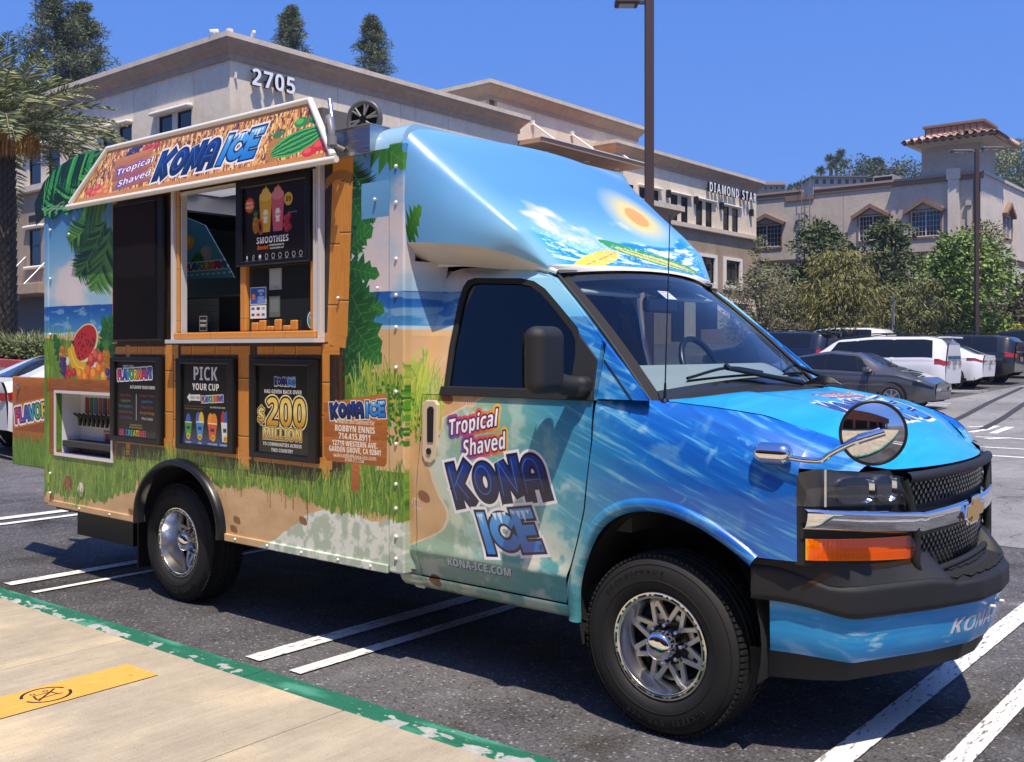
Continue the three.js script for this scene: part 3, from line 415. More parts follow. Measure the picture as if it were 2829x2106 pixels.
{
  const T = (name, label, u, D, y, o) => { const p = atPx(u, D); return tree(name, label, p[0], y, p[2], o, 'trees along the back of the lot'); };
  T('olive_tree', 'silvery olive airy tree nearest the cream office wing', 1652, 47, 1.6, { h: 3.6, w: 4.6, d: 3.4, n: 90, leaves: 80, len: 0.16, wid: 0.055, cols: GREYOLIVE, seed: 101, bare: 0.12, trunk: 0.16, stems: 4, clumpR: 0.13 });
  T('sapling', 'thin sprig of light green leaves rising above the silvery olive tree', 1650, 49, 3.0, { h: 4.0, w: 1.3, n: 26, leaves: 38, len: 0.18, wid: 0.06, cols: OLIVE, seed: 102, bare: 0.3, trunk: 0.06, clumpR: 0.16 });
  T('leafy_tree', 'dark green bushy tree below the roof ladder of the grey building', 1770, 55, 3.0, { h: 5.2, w: 4.2, n: 70, leaves: 100, len: 0.26, wid: 0.11, cols: DARKGREEN, seed: 103, bare: 0.15, trunk: 0.18, clumpR: 0.16 });
  T('weeping_tree', 'golden olive weeping tree with a bare leaning trunk behind the white minivan', 1836, 44.5, 1.0, { h: 4.9, w: 4.6, d: 3.6, n: 110, leaves: 85, len: 0.22, wid: 0.05, cols: [[0.125, 0.115, 0.03], [0.10, 0.10, 0.026], [0.165, 0.15, 0.05], [0.07, 0.075, 0.022]], seed: 104, bare: 0.26, droop: 0.9, lean: -0.5, trunk: 0.2, clumpR: 0.14 });
  T('leafy_tree', 'green tree in front of the gabled window nearest the tower', 1928, 56, 3.0, { h: 5.4, w: 4.3, n: 70, leaves: 100, len: 0.25, wid: 0.11, cols: [...DARKGREEN, [0.09, 0.10, 0.03]], seed: 105, bare: 0.15, trunk: 0.18, clumpR: 0.16 });
  T('weeping_tree', 'small olive weeping tree beside the metal sign post', 2000, 45, 1.0, { h: 3.7, w: 3.0, n: 70, leaves: 70, len: 0.2, wid: 0.05, cols: OLIVE, seed: 106, bare: 0.25, droop: 0.9, trunk: 0.1, clumpR: 0.15 });
  T('leafy_tree', 'large bright green tree around the far brown lamp post', 2085, 47, 1.4, { h: 5.3, w: 4.6, n: 90, leaves: 130, len: 0.22, wid: 0.11, cols: BRIGHT, seed: 107, bare: 0.2, trunk: 0.16, clumpR: 0.15 });
  T('leafy_tree', 'brownish olive tree against the corner of the grey building', 2120, 57, 3.4, { h: 5.0, w: 4.6, n: 60, leaves: 80, len: 0.22, wid: 0.08, cols: OLIVE, seed: 108, bare: 0.15, trunk: 0.15, clumpR: 0.16 });
  T('red_shrub', 'rusty red and green tall shrub at the right edge of the lot', 2205, 50, 1.6, { h: 3.4, w: 3.2, n: 60, leaves: 70, len: 0.2, wid: 0.1, cols: [...RUST, ...DARKGREEN], seed: 109, bare: 0.05, trunk: 0.08, stems: 3, clumpR: 0.16 });
  // dark undergrowth and hedge
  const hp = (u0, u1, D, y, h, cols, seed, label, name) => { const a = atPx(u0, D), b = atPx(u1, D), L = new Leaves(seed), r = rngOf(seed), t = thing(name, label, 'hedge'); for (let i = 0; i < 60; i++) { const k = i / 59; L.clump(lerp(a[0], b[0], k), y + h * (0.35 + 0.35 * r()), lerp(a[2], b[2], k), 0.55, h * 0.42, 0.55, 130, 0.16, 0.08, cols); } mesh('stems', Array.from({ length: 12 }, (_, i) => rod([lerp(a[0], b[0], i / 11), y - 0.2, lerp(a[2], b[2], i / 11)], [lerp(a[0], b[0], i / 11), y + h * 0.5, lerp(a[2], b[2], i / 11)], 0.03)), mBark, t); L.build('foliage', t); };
  hp(2100, 2240, 48, 1.55, 1.15, [[0.20, 0.21, 0.03], [0.15, 0.18, 0.03], [0.25, 0.24, 0.05]], 121, 'clipped yellow-green hedge at the foot of the far lamp post', 'hedge');
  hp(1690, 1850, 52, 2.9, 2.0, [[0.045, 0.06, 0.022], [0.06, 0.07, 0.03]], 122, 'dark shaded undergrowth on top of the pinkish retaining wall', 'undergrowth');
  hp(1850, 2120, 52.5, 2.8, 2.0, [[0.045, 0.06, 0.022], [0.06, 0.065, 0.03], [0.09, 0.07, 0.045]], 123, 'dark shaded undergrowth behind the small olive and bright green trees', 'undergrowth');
  // pines behind the office
  function pine(label, u, D, topV, h, w, seed, bare = 0.1) {
    const p = atPx(u, D), topY = 1.588 + (758.5 - topV) * D / 2211.5, y = topY - h, t = thing('pine_tree', label, 'tree', 'pines behind the office', [p[0], y, p[2]]), r = rngOf(seed), L = new Leaves(seed), limbs = [rod([0, -4, 0], [0, h * 0.97, 0], 0.24, 0.03, 8)], cols = [[0.07, 0.09, 0.045], [0.10, 0.12, 0.06], [0.13, 0.14, 0.08], [0.05, 0.065, 0.035]];
    for (let yy = h * bare; yy < h; yy += 0.42) { const k = 1 - yy / h, reach = w / 2 * Math.pow(k, 0.75) * (0.65 + 0.5 * r()) + 0.25, m = 5; for (let i = 0; i < m; i++) { if (r() < 0.18) continue; const a = r() * 6.28, l = reach * (0.6 + 0.5 * r()), ex = Math.cos(a) * l, ez = Math.sin(a) * l, ey = yy + l * 0.28; limbs.push(rod([0, yy, 0], [ex, ey, ez], 0.04, 0.012, 4)); for (let q = 0.35; q <= 1.01; q += 0.22) L.clump(ex * q, lerp(yy, ey, q) + 0.1, ez * q, 0.40, 0.30, 0.40, 64, 0.28, 0.05, cols, { shell: 0.2, droop: -0.25 }); } }
    mesh('trunk', limbs, mBarkDark, t); L.build('crown', t);
  }
  pine('tall pine at the left behind the palm crown, left of two trunks', 120, 62, -75, 10, 6.0, 201); pine('tall pine at the left behind the palm crown, right of two trunks', 178, 64, 10, 8.4, 5.2, 202); pine('narrow pine top above the roof right of the numerals, with a low side branch', 627, 76, 24, 8.0, 5.4, 203); pine('full rounded pine top above the office roof, farther right than the narrow one', 806, 80, 44, 9.0, 5.6, 204);
  // date palm at the left edge
  {
    const p = atPx(4, 30), t = thing('date_palm', 'date palm with a rough trunk and orange fruit stalks at the left edge', 'palm tree', null, [p[0], 1.35, p[2]]), r = rngOf(301), H = 6.35;
    mesh('trunk', rod([0, -0.5, 0], [0, H, 0], 0.36, 0.30, 18), mBarkDark, t); const boots = []; for (let y = 0; y < H; y += 0.13) for (let i = 0; i < 9; i++) { const a = (i + (Math.round(y / 0.13) % 2) * 0.5) / 9 * 6.283, R = lerp(0.36, 0.30, y / H); boots.push(new THREE.ConeGeometry(0.1, 0.26, 4).rotateX(0.55).translate(0, y, R + 0.02).rotateY(a)); } const bt = mesh('leaf_bases', boots, mBark, t); bt.userData.kind = 'stuff';
    const cols = [[0.12, 0.15, 0.06], [0.16, 0.18, 0.08], [0.085, 0.11, 0.04], [0.21, 0.21, 0.12]];
    for (let i = 0; i < 62; i++) {
      const a = i * 2.39996 + r() * 0.3, el = lerp(1.5, 0.05, Math.pow(i / 61, 0.75)) + (r() - 0.5) * 0.2, len = 4.0 + r() * 0.8, L = new Leaves(310 + i), pts = [], N = 30; const dirx = Math.cos(a), dirz = Math.sin(a);
      for (let k = 0; k <= N; k++) { const s = k / N * len, bend = 0.09 * s * s * (0.8 + 0.4 * Math.cos(el)), rr = s * Math.cos(el) + bend * 0.1, yy = H + 0.1 + s * Math.sin(el) - bend; pts.push([dirx * rr, yy, dirz * rr]); }
      for (let k = 4; k < N; k++) { const q = pts[k], tn = V3(pts[k + 1][0] - q[0], pts[k + 1][1] - q[1], pts[k + 1][2] - q[2]).normalize(), side = V3(-dirz, 0, dirx), up = side.clone().cross(tn), w = Math.sin(Math.PI * (0.1 + 0.86 * k / N)); for (const sg of [-1, 1]) for (let m = 0; m < 2; m++) { const d = tn.clone().multiplyScalar(0.75).addScaledVector(side, sg).addScaledVector(up, (r() - 0.3) * 0.6); L.leaf(q[0] + tn.x * 0.05 * m, q[1] + tn.y * 0.05 * m, q[2] + tn.z * 0.05 * m, d.x, d.y, d.z, 0.6 * w, 0.055, cols[(r() * 4) | 0]); } }
      const f = L.build('frond', t); mesh('midrib', tube([pts[0], pts[10], pts[20], pts[N]], 0.016, 12, 5), std(lin(0.22, 0.19, 0.10), 0.7), f);
    }
    for (let i = 0; i < 6; i++) { const a = [0.1, -0.3, 0.5, 0.9, -0.8, 1.4][i], L = new Leaves(370 + i); const ex = Math.cos(a) * 0.9, ez = Math.sin(a) * 0.9; for (let k = 0; k < 150; k++) { const x = ex + (r() - 0.5) * 0.5, z = ez + (r() - 0.5) * 0.5; L.leaf(x * 0.9, H + 0.15 + r() * 0.2, z * 0.9, (r() - 0.5) * 0.4, -1, (r() - 0.5) * 0.4, 0.5 + r() * 0.3, 0.03, [[0.36, 0.18, 0.04], [0.42, 0.24, 0.07]][k % 2]); } const f = L.build('fruit_stalk', t); mesh('stalk', tube([[0, H, 0], [ex * 0.5, H + 0.35, ez * 0.5], [ex * 0.9, H + 0.2, ez * 0.9]], 0.025, 10, 6), std(lin(0.3, 0.2, 0.06), 0.7), f); }
  }
  // planting strip with red kerb, ornamental grass and low hedge at the left
  const A = atPx(-60, 25.5), B = atPx(140, 22.3), yb = 1.30;
  structure('planting_bed', gridGeo(6, 3, (u, v) => { const x = lerp(A[0], B[0], u) - v * 4.5, z = lerp(A[2], B[2], u) - v * 3.2; return [x, Math.max(gh(x, z), yb) + 0.06 * v, z]; }), std(lin(0.05, 0.04, 0.03), 0.95));
  const rk = tag(mesh('red_kerb', gridGeo(20, 5, (u, v) => { const prof = [[0, -0.9], [0, 0.1], [0.02, 0.13], [0.14, 0.13], [0.15, 0.0], [0.15, -0.3]][Math.round(v * 5)]; return [lerp(A[0], B[0], u) - prof[0] * 0.8, yb - 0.02 + prof[1] - 0.10 * u, lerp(A[2], B[2], u) - prof[0] * 0.6]; }), std(lin(0.42, 0.07, 0.07), 0.8)), 'red painted kerb of the planting strip left of the truck', 'kerb');
  const gc = (x, y, z, n, h, seed, label) => { const t = thing('ornamental_grass', label, 'grass clump', null, [x, y, z]), L = new Leaves(seed), r = rngOf(seed); for (let i = 0; i < n; i++) { const a = r() * 6.28, o = 0.4 + r() * 0.5; L.leaf((r() - 0.5) * 0.7, 0, (r() - 0.5) * 0.7, Math.cos(a) * o, 1, Math.sin(a) * o, h * (0.6 + 0.6 * r()), 0.05, [[0.22, 0.23, 0.08], [0.30, 0.30, 0.13], [0.14, 0.17, 0.05]][(r() * 3) | 0]); } L.build('blades', t); };
  const g1 = atPx(58, 25.6), g2 = atPx(92, 25.2), g3 = atPx(20, 26.5); gc(g1[0], yb - 0.02, g1[2], 420, 0.9, 401, 'pale ornamental grass clump in the left bed, nearer the palm'); gc(g2[0], yb - 0.05, g2[2], 420, 0.85, 402, 'pale ornamental grass clump in the left bed, nearer the truck');
  { const L = new Leaves(411), r = rngOf(411), t = thing('low_hedge', 'low dark green hedge along the red kerb at the left', 'hedge'); for (let i = 0; i < 30; i++) { const k = i / 29 * 0.62; L.clump(lerp(A[0], B[0], k) - 0.45, yb + 0.28 - 0.05 * k, lerp(A[2], B[2], k) - 0.35, 0.32, 0.24, 0.32, 150, 0.09, 0.05, [[0.07, 0.09, 0.03], [0.10, 0.12, 0.045], [0.05, 0.065, 0.022]]); } L.build('foliage', t); }
}
// ---------------------------------------------------------------- hill with houses and trees in the distance
{
  const hillY = (x, z) => { const D = -(x - 2.2) * 0.637 - (z - 4.58) * 0.771, R = (x - 2.2) * 0.771 - (z - 4.58) * 0.637, s = R / D; const crest = lerp(30.5, 32.5, sstep(0.24, 0.36, s)) + 6 * sstep(0.42, 0.56, s) - 26 * sstep(0.22, 0.02, s); return 1.5 + crest * sstep(95, 250, D) * (1 + 0.03 * Math.sin(s * 40)) + 2.2 * fbm(x * 0.05 + 50, z * 0.05 + 50, 3) * sstep(100, 200, D) + sstep(250, 420, D) * -6; };
  const g = gridGeo(60, 40, (u, v) => { const s = lerp(-0.15, 0.9, u), D = lerp(95, 420, v * v); const x = 2.2 + D * (-0.637 + 0.771 * s), z = 4.58 + D * (-0.771 - 0.637 * s); return [x, hillY(x, z), z, x, z]; });
  structure('hill', g, std(lin(1, 1, 1), 0.95, { map: tileOf(pixelTex(256, 256, (x, y) => mix3([88, 92, 58], [150, 140, 100], fbm(x / 256 * 8, y / 256 * 8, 4, 8))), 40) }));
  const cols = [[0.045, 0.06, 0.025], [0.06, 0.08, 0.035], [0.085, 0.10, 0.045], [0.035, 0.045, 0.02]], yel = [[0.13, 0.14, 0.05], [0.10, 0.12, 0.045]];
  const onHill = (u, D) => { const p = atPx(u, D); return [p[0], hillY(p[0], p[2]), p[2]]; };
  // far scrub in one mass
  { const L = new Leaves(501), r = rngOf(501); for (let i = 0; i < 900; i++) { const p = onHill(1560 + r() * 760, 150 + r() * 90), q = 0.8 + r() * 1.1; L.clump(p[0], p[1] + q * 0.3, p[2], q, q * 0.55, q, 44, 0.55, 0.32, r() < 0.2 ? yel : cols); } const m = L.build('hillside_scrub', scene); tag(m, 'scrub and small bushes covering the distant hillside', 'scrub', null, 'stuff'); }
  const ht = (label, u, D, h, w, seed, c = cols) => { const p = onHill(u, D); tree('hill_tree', label, p[0], p[1] - 0.6, p[2], { h: h * 0.82, w: w * 0.86, n: 40, leaves: 70, len: 0.62, wid: 0.36, cols: c, seed, bare: 0.12, trunk: 0.35, clumpR: 0.2 }, 'round trees on the hill'); };
  ht('small tree on the hill left of the tan hillside house', 1667, 230, 7, 8, 511); ht('dark round tree on the hill right of the tan hillside house', 1722, 225, 9, 10, 512); ht('round tree on the hill just left of the lone small palm', 1752, 232, 9.5, 10, 513); ht('yellow-green bush below the group of palms', 1822, 222, 6, 16, 514, yel); ht('big dark round tree on the hill left of the cedar', 1868, 222, 13, 14, 515); ht('dark round tree on the hill left of the tower', 1948, 226, 12, 19, 516); ht('olive tree on the hillside at the far right edge', 2210, 205, 13, 18, 517, yel); ht('dark tree on the hillside right of the tower', 2180, 215, 13, 14, 518); ht('low bush beside the long flat hillside house', 1700, 214, 5, 9, 519, yel);
  // cedar in layers
  { const p = onHill(1897, 226); p[1] -= 8.5; const t = thing('cedar_tree', 'layered cedar tree on the hill skyline', 'tree', null, p), L = new Leaves(521), limbs = [rod([0, -1, 0], [0, 19, 0], 0.5, 0.08, 7)]; for (let y = 5; y < 19; y += 1.3) { const w = (19.5 - y) * 0.48; for (let i = 0; i < 6; i++) { const a = i * 1.05 + y; limbs.push(rod([0, y, 0], [Math.cos(a) * w, y + 0.4, Math.sin(a) * w], 0.12, 0.03, 4)); for (let q = 0.4; q < 1.05; q += 0.2) L.clump(Math.cos(a) * w * q, y + 0.5, Math.sin(a) * w * q, 0.9, 0.3, 0.9, 30, 0.8, 0.3, cols); } } mesh('trunk', limbs, mBarkDark, t); L.build('crown', t); }
  { const p = onHill(1906, 222); p[1] -= 5; const t = thing('cypress_tree', 'slim dark cypress in front of the cedar', 'tree', null, p), L = new Leaves(522); for (let y = 0; y < 15; y += 0.6) L.clump(0, y, 0, 0.7, 0.6, 0.7, 40, 0.7, 0.3, [[0.02, 0.03, 0.015]]); mesh('trunk', rod([0, -1, 0], [0, 13, 0], 0.15), mBarkDark, t); L.build('crown', t); }
  // fan palms
  const fan = (label, u, topV, D, seed, hh) => { const p = onHill(u, D), top = 1.588 + (758.5 - topV) * D / 2211.5, h = top - p[1], t = thing('fan_palm', label, 'palm tree', 'fan palms on the hill skyline', p), L = new Leaves(seed), r = rngOf(seed); mesh('trunk', rod([0, -1, 0], [0, h - 1, 0], 0.3, 0.2, 7), std(lin(0.10, 0.09, 0.08), 0.9), t); for (let i = 0; i < 150; i++) { const a = r() * 6.28, e = r() * 2.2 - 0.9; L.leaf(0, h - 0.8, 0, Math.cos(a) * Math.cos(e), Math.sin(e), Math.sin(a) * Math.cos(e), 1.2 + r() * 0.5, 0.2, cols[(r() * 3) | 0]); } L.build('crown', t); };
  fan('short lone fan palm left of the palm group on the hill', 1779, 362, 228, 531); fan('leftmost tall fan palm of the group on the hill', 1799, 336, 228, 532); fan('lower fan palm in front of the leftmost tall one', 1803, 352, 226, 533); fan('middle fan palm of the group on the hill', 1813, 340, 229, 534); fan('tallest fan palm of the group on the hill', 1822, 325, 228, 535); fan('rightmost fan palm of the group on the hill', 1830, 347, 227, 536); fan('fan palm on the hill just right of the tower eave', 2182, 306, 222, 537); fan('fan palm on the hill at the right edge of the frame', 2205, 304, 222, 538);
  // hillside houses
  const house = (label, u0, u1, D, vTop, vBot, roofC, wallC, flat, nw) => {
    const y1 = 1.588 + (758.5 - vTop) * D / 2211.5, y0 = 1.588 + (758.5 - vBot) * D / 2211.5, w = (u1 - u0) * D / 2211.5, p = atPx((u0 + u1) / 2, D), t = thing('hillside_house', label, 'house', null, [p[0], y0, p[2]], 0.69), h = y1 - y0;
    mesh('wall', bx(-w / 2, w / 2, -3, flat ? h * 0.85 : h * 0.55, -8, 0), std(wallC, 0.85), t);
    mesh('roof', flat ? bx(-w / 2 - 0.5, w / 2 + 0.5, h * 0.851, h, -8.5, 0.8) : gridGeo(1, 1, (u, v) => [lerp(-w / 2 - 0.6, w / 2 + 0.6, u), lerp(h * 0.5, h, v), lerp(0.9, -4, v)]), std(roofC, 0.9), t);
    for (let i = 0; i < nw; i++) { const a = lerp(-w / 2, w / 2, (i + 0.15) / nw), b = lerp(-w / 2, w / 2, (i + 0.85) / nw), wn = mesh('window', bx(a, b, h * 0.12, h * (flat ? 0.72 : 0.42), 0.001, 0.06), std(lin(0.5, 0.48, 0.45), 0.6), t); mesh('pane', bx(a + 0.15, b - 0.15, h * 0.16, h * (flat ? 0.68 : 0.38), 0.061, 0.09), mPaneDark, wn); }
  };
  house('tan hillside house with a brown sloping roof', 1640, 1702, 215, 388, 415, lin(0.16, 0.10, 0.07), lin(0.42, 0.33, 0.24), false, 5);
  house('long flat-roofed hillside house with a row of big windows', 1762, 1876, 205, 382, 402, lin(0.10, 0.10, 0.11), lin(0.35, 0.35, 0.36), true, 7);
  house('white hillside house partly hidden behind the cedar', 1915, 1962, 224, 366, 384, lin(0.10, 0.10, 0.11), lin(0.7, 0.7, 0.68), true, 3);
  house('white hillside house high at the right edge', 2170, 2212, 222, 308, 330, lin(0.35, 0.3, 0.27), lin(0.7, 0.68, 0.65), true, 3);
}
scene.fog = new THREE.FogExp2(new THREE.Color().setRGB(0.42, 0.55, 0.75), 0.00035);
// ---------------------------------------------------------------- printed vinyl on the truck (flat artwork)
function wordmark(g, text, h, two) {   // chunky outlined capitals; origin at the left of the baseline, y down, height h
  const L = {
    K: [[[[0.06, 0], [0.0, 1]], [[0.66, 1], [0.1, 0.42]], [[0.22, 0.52], [0.62, 0]]], 0.66], N: [[[[0, 0], [0.02, 1], [0.62, 0.02], [0.6, 1]]], 0.62], I: [[[[0, 0], [0.06, 1]]], 0.06],
    E: [[[[0.56, 1.0], [0.02, 1], [0, 0], [0.52, 0]], [[0.02, 0.5], [0.46, 0.5]]], 0.55], O: ['O', 0.74], A: ['A', 0.64], C: ['C', 0.62],
  };
  const P = (k, ox) => { const [s] = L[k]; g.beginPath(); if (s === 'O') g.ellipse((ox + 0.37) * h, -0.5 * h, 0.33 * h, 0.42 * h, 0, 0, 7); else if (s === 'C') g.arc((ox + 0.4) * h, -0.5 * h, 0.42 * h, 0.75, -0.75); else if (s === 'A') { g.moveTo(ox * h, 0); g.lineTo(ox * h, -0.58 * h); g.bezierCurveTo(ox * h, -1.1 * h, (ox + 0.62) * h, -1.1 * h, (ox + 0.62) * h, -0.55 * h); g.lineTo((ox + 0.66) * h, 0); g.moveTo((ox + 0.04) * h, -0.36 * h); g.lineTo((ox + 0.6) * h, -0.36 * h); } else for (const l of s) l.forEach((p, i) => (i ? g.lineTo((ox + p[0]) * h, -p[1] * h) : g.moveTo((ox + p[0]) * h, -p[1] * h))); };
  g.lineJoin = 'miter'; g.lineCap = 'square'; g.miterLimit = 3;
  let pos = [], x = 0; for (const c of text) { if (c === ' ') { x += 0.2; continue; } pos.push([c, x]); x += L[c][1] + 0.38; }
  const pass = (w, style) => { g.lineWidth = w * h; for (const [c, ox] of pos) { g.strokeStyle = typeof style === 'function' ? style(c, ox) : style; P(c, ox); g.stroke(); } };
  pass(0.66, '#e9e6ea'); pass(0.48, '#0c1433');
  const ice = (i) => two ? true : i; const isIce = new Set(); { const k = text.indexOf('ICE'); pos.forEach(([c], i) => { if (k >= 0 && i >= text.replace(/ /g, '').indexOf('ICE')) isIce.add(i); }); }
  pos.forEach(([c, ox], i) => {
    const gr = g.createLinearGradient(0, -h, 0, 0);
    if (isIce.has(i)) { gr.addColorStop(0, '#58a8e6'); gr.addColorStop(1, '#1f78cc'); } else { gr.addColorStop(0, '#0e2f86'); gr.addColorStop(0.5, '#091f62'); gr.addColorStop(1, '#07133e'); }
    g.strokeStyle = gr; g.lineWidth = 0.32 * h; P(c, ox); g.stroke();
    if (!isIce.has(i)) { g.save(); g.translate(-0.085 * h, -0.06 * h); g.strokeStyle = 'rgba(74,150,222,.75)'; g.lineWidth = 0.028 * h; P(c, ox); g.stroke(); g.restore(); }
    else { g.fillStyle = '#e6eef6'; for (let k = 0; k < 4; k++) { const w = L[c][1] + 0.2, a = ox - 0.1 + w * k / 4; g.beginPath(); g.moveTo(a * h, -1.1 * h); g.lineTo((a + w / 4.4) * h, -1.1 * h); g.lineTo((a + w / 9) * h, (-0.98 + 0.13 * ((k * 7) % 3)) * h); g.fill(); } }
  });
  return (x - 0.38) * h;
}
function rainbowText(g, s, size, outline = '#e9e6ea', cols = ['#d8324a', '#a23a9a', '#3b5bbb', '#2aa3c8', '#4fae4a', '#e8c33a', '#e8862f', '#d8324a', '#8a4ab0', '#3a7ac0']) {
  g.font = `bold ${size}px sans-serif`; g.textAlign = 'left'; let x = 0; const w = [...s].map((c) => g.measureText(c).width * 0.93); g.lineJoin = 'round';
  for (const [lw, col] of [[size * 0.34, outline], [size * 0.16, '#27305e']]) { x = 0; [...s].forEach((c, i) => { g.strokeStyle = col; g.lineWidth = lw; g.strokeText(c, x, 0); x += w[i]; }); }
  x = 0; [...s].forEach((c, i) => { g.fillStyle = cols[i % cols.length]; g.fillText(c, x, 0); x += w[i]; }); return x;
}
function shavedText(g, s, size, glow = ['#c8446e', '#d86a3a']) {
  g.font = `italic bold ${size}px sans-serif`; g.textAlign = 'left'; g.lineJoin = 'round'; const w = g.measureText(s).width, gr = g.createLinearGradient(0, 0, w, -size);
  gr.addColorStop(0, '#5a5aa8'); gr.addColorStop(0.35, glow[0]); gr.addColorStop(0.7, glow[1]); gr.addColorStop(1, '#e8b83a');
  g.strokeStyle = gr; g.lineWidth = size * 0.42; g.strokeText(s, 0, 0); g.strokeStyle = '#5a2c58'; g.lineWidth = size * 0.17; g.strokeText(s, 0, 0); g.fillStyle = '#f0eef0'; g.fillText(s, 0, 0);
}
function bamboo(g, x0, y0, x1, y1, w, seed) {   // printed cane from (x0,y0) to (x1,y1), width w, in pixels
  const L = Math.hypot(x1 - x0, y1 - y0), r = rngOf(seed); g.save(); g.translate(x0, y0); g.rotate(Math.atan2(y1 - y0, x1 - x0));
  const gr = '#c9863a';
  g.fillStyle = gr; g.fillRect(0, -w / 2, L, w); let x = 30 + r() * 60;
  for (let i = 0; i < L / 3; i++) { g.fillStyle = r() < 0.5 ? 'rgba(90,50,12,.16)' : 'rgba(240,190,110,.16)'; g.fillRect(r() * L, (r() - 0.5) * w * 0.9, 8 + r() * 40, 1); }
  while (x < L - 10) { g.fillStyle = '#5b3611'; g.fillRect(x, -w / 2 - 1, 3, w + 2); g.fillStyle = 'rgba(232,180,100,.7)'; g.fillRect(x + 3, -w / 2 - 1.5, 3, w + 3); x += w * (2.6 + r() * 2.4); }
  g.restore();
}
function frond(g, x, y, L, ang, seed, cols = ['#123f22', '#1d5a2a', '#2f7a33', '#0c2c1c'], wide = 1) {   // feathered palm leaf
  const r = rngOf(seed); g.save(); g.translate(x, y); g.rotate(ang); const n = 26;
  for (let i = 0; i < n; i++) { const t = i / n, sx = L * (0.1 + 0.9 * t), l = L * 0.42 * wide * Math.sin(Math.PI * (0.15 + 0.8 * t)) * (0.8 + 0.4 * r()); for (const s of [-1, 1]) { g.fillStyle = cols[(r() * cols.length) | 0]; g.beginPath(); g.moveTo(sx - L * 0.035, L * 0.25 * t * t); g.quadraticCurveTo(sx + l * 0.3, L * 0.25 * t * t + s * l * 0.45, sx + l * 0.62, L * 0.25 * t * t + s * l); g.quadraticCurveTo(sx + l * 0.4, L * 0.25 * t * t + s * l * 0.3, sx + L * 0.03, L * 0.25 * t * t); g.fill(); } }
  g.strokeStyle = '#4f8f3c'; g.lineWidth = Math.max(1, L * 0.018); g.beginPath(); g.moveTo(0, 0); g.quadraticCurveTo(L * 0.6, L * 0.05, L, L * 0.25); g.stroke(); g.restore();
}
function broadLeaf(g, x, y, L, ang, seed, col = ['#1f6a28', '#0d3a1a']) {   // split tropical leaf with lobes
  const r = rngOf(seed); g.save(); g.translate(x, y); g.rotate(ang); const gr = g.createLinearGradient(0, 0, L, 0); gr.addColorStop(0, col[1]); gr.addColorStop(1, col[0]); g.fillStyle = gr; g.strokeStyle = '#123c1e'; g.lineWidth = 1;
  const n = 5; g.beginPath(); g.moveTo(0, 0);
  for (let i = 0; i < n; i++) { const t = (i + 1) / n, b = L * 0.34 * Math.sin(Math.PI * (0.18 + 0.7 * t)); g.lineTo(L * (t - 0.12), -b * (0.9 + 0.3 * r())); g.lineTo(L * (t - 0.05), -b * 0.45); }
  g.lineTo(L, 0); for (let i = n - 1; i >= 0; i--) { const t = (i + 1) / n, b = L * 0.34 * Math.sin(Math.PI * (0.18 + 0.7 * t)); g.lineTo(L * (t - 0.05), b * 0.45); g.lineTo(L * (t - 0.12), b * (0.9 + 0.3 * r())); }
  g.closePath(); g.fill(); g.strokeStyle = 'rgba(120,180,80,.7)'; g.beginPath(); g.moveTo(0, 0); g.lineTo(L * 0.95, 0); for (let i = 1; i < 6; i++) { g.moveTo(L * i / 7, 0); g.lineTo(L * (i / 7 + 0.12), -L * 0.2); g.moveTo(L * i / 7, 0); g.lineTo(L * (i / 7 + 0.12), L * 0.2); } g.stroke(); g.restore();
}
function blades(g, pts, h, n, seed, cols) { const r = rngOf(seed); for (let i = 0; i < n; i++) { const q = r() * (pts.length - 1), k = Math.floor(q), f = q - k, x = lerp(pts[k][0], pts[k + 1][0], f), y0 = lerp(pts[k][1], pts[k + 1][1], f), y1 = lerp(pts[k][2], pts[k + 1][2], f), y = lerp(y0, y1, r()), l = h * (0.5 + r()), b = (r() - 0.5) * l * 0.9; g.strokeStyle = cols[(r() * cols.length) | 0]; g.lineWidth = 1 + r() * 2; g.beginPath(); g.moveTo(x, y + l * 0.3); g.quadraticCurveTo(x + b * 0.2, y - l * 0.4, x + b, y - l); g.stroke(); } }
function fruitBall(g, x, y, r, col, hi) { g.fillStyle = col; g.beginPath(); g.arc(x, y, r, 0, 7); g.fill(); g.fillStyle = hi; g.beginPath(); g.arc(x - r * 0.25, y - r * 0.25, r * 0.55, 0, 7); g.fill(); }
function pineapple(g, x, y, w, h) { g.fillStyle = '#c98a2a'; g.beginPath(); g.ellipse(x, y, w / 2, h / 2, 0, 0, 7); g.fill(); g.save(); g.clip(); g.strokeStyle = '#7e4f14'; g.lineWidth = 1.5; for (let i = -8; i < 9; i++) { g.beginPath(); g.moveTo(x + i * w / 8 - h / 2, y - h / 2); g.lineTo(x + i * w / 8 + h / 2, y + h / 2); g.moveTo(x + i * w / 8 + h / 2, y - h / 2); g.lineTo(x + i * w / 8 - h / 2, y + h / 2); g.stroke(); } for (let i = 0; i < 40; i++) { g.fillStyle = '#ecc05a'; g.fillRect(x + (hash2(i, 1) - 0.5) * w, y + (hash2(i, 2) - 0.5) * h, 3, 3); } g.restore(); g.fillStyle = '#3f7a35'; for (let i = 0; i < 7; i++) { const a = -1.57 + (i - 3) * 0.24; g.beginPath(); g.moveTo(x - w * 0.12, y - h * 0.44); g.lineTo(x + Math.cos(a) * h * 0.5, y - h * 0.42 + Math.sin(a) * h * 0.42); g.lineTo(x + w * 0.12, y - h * 0.44); g.fill(); } }
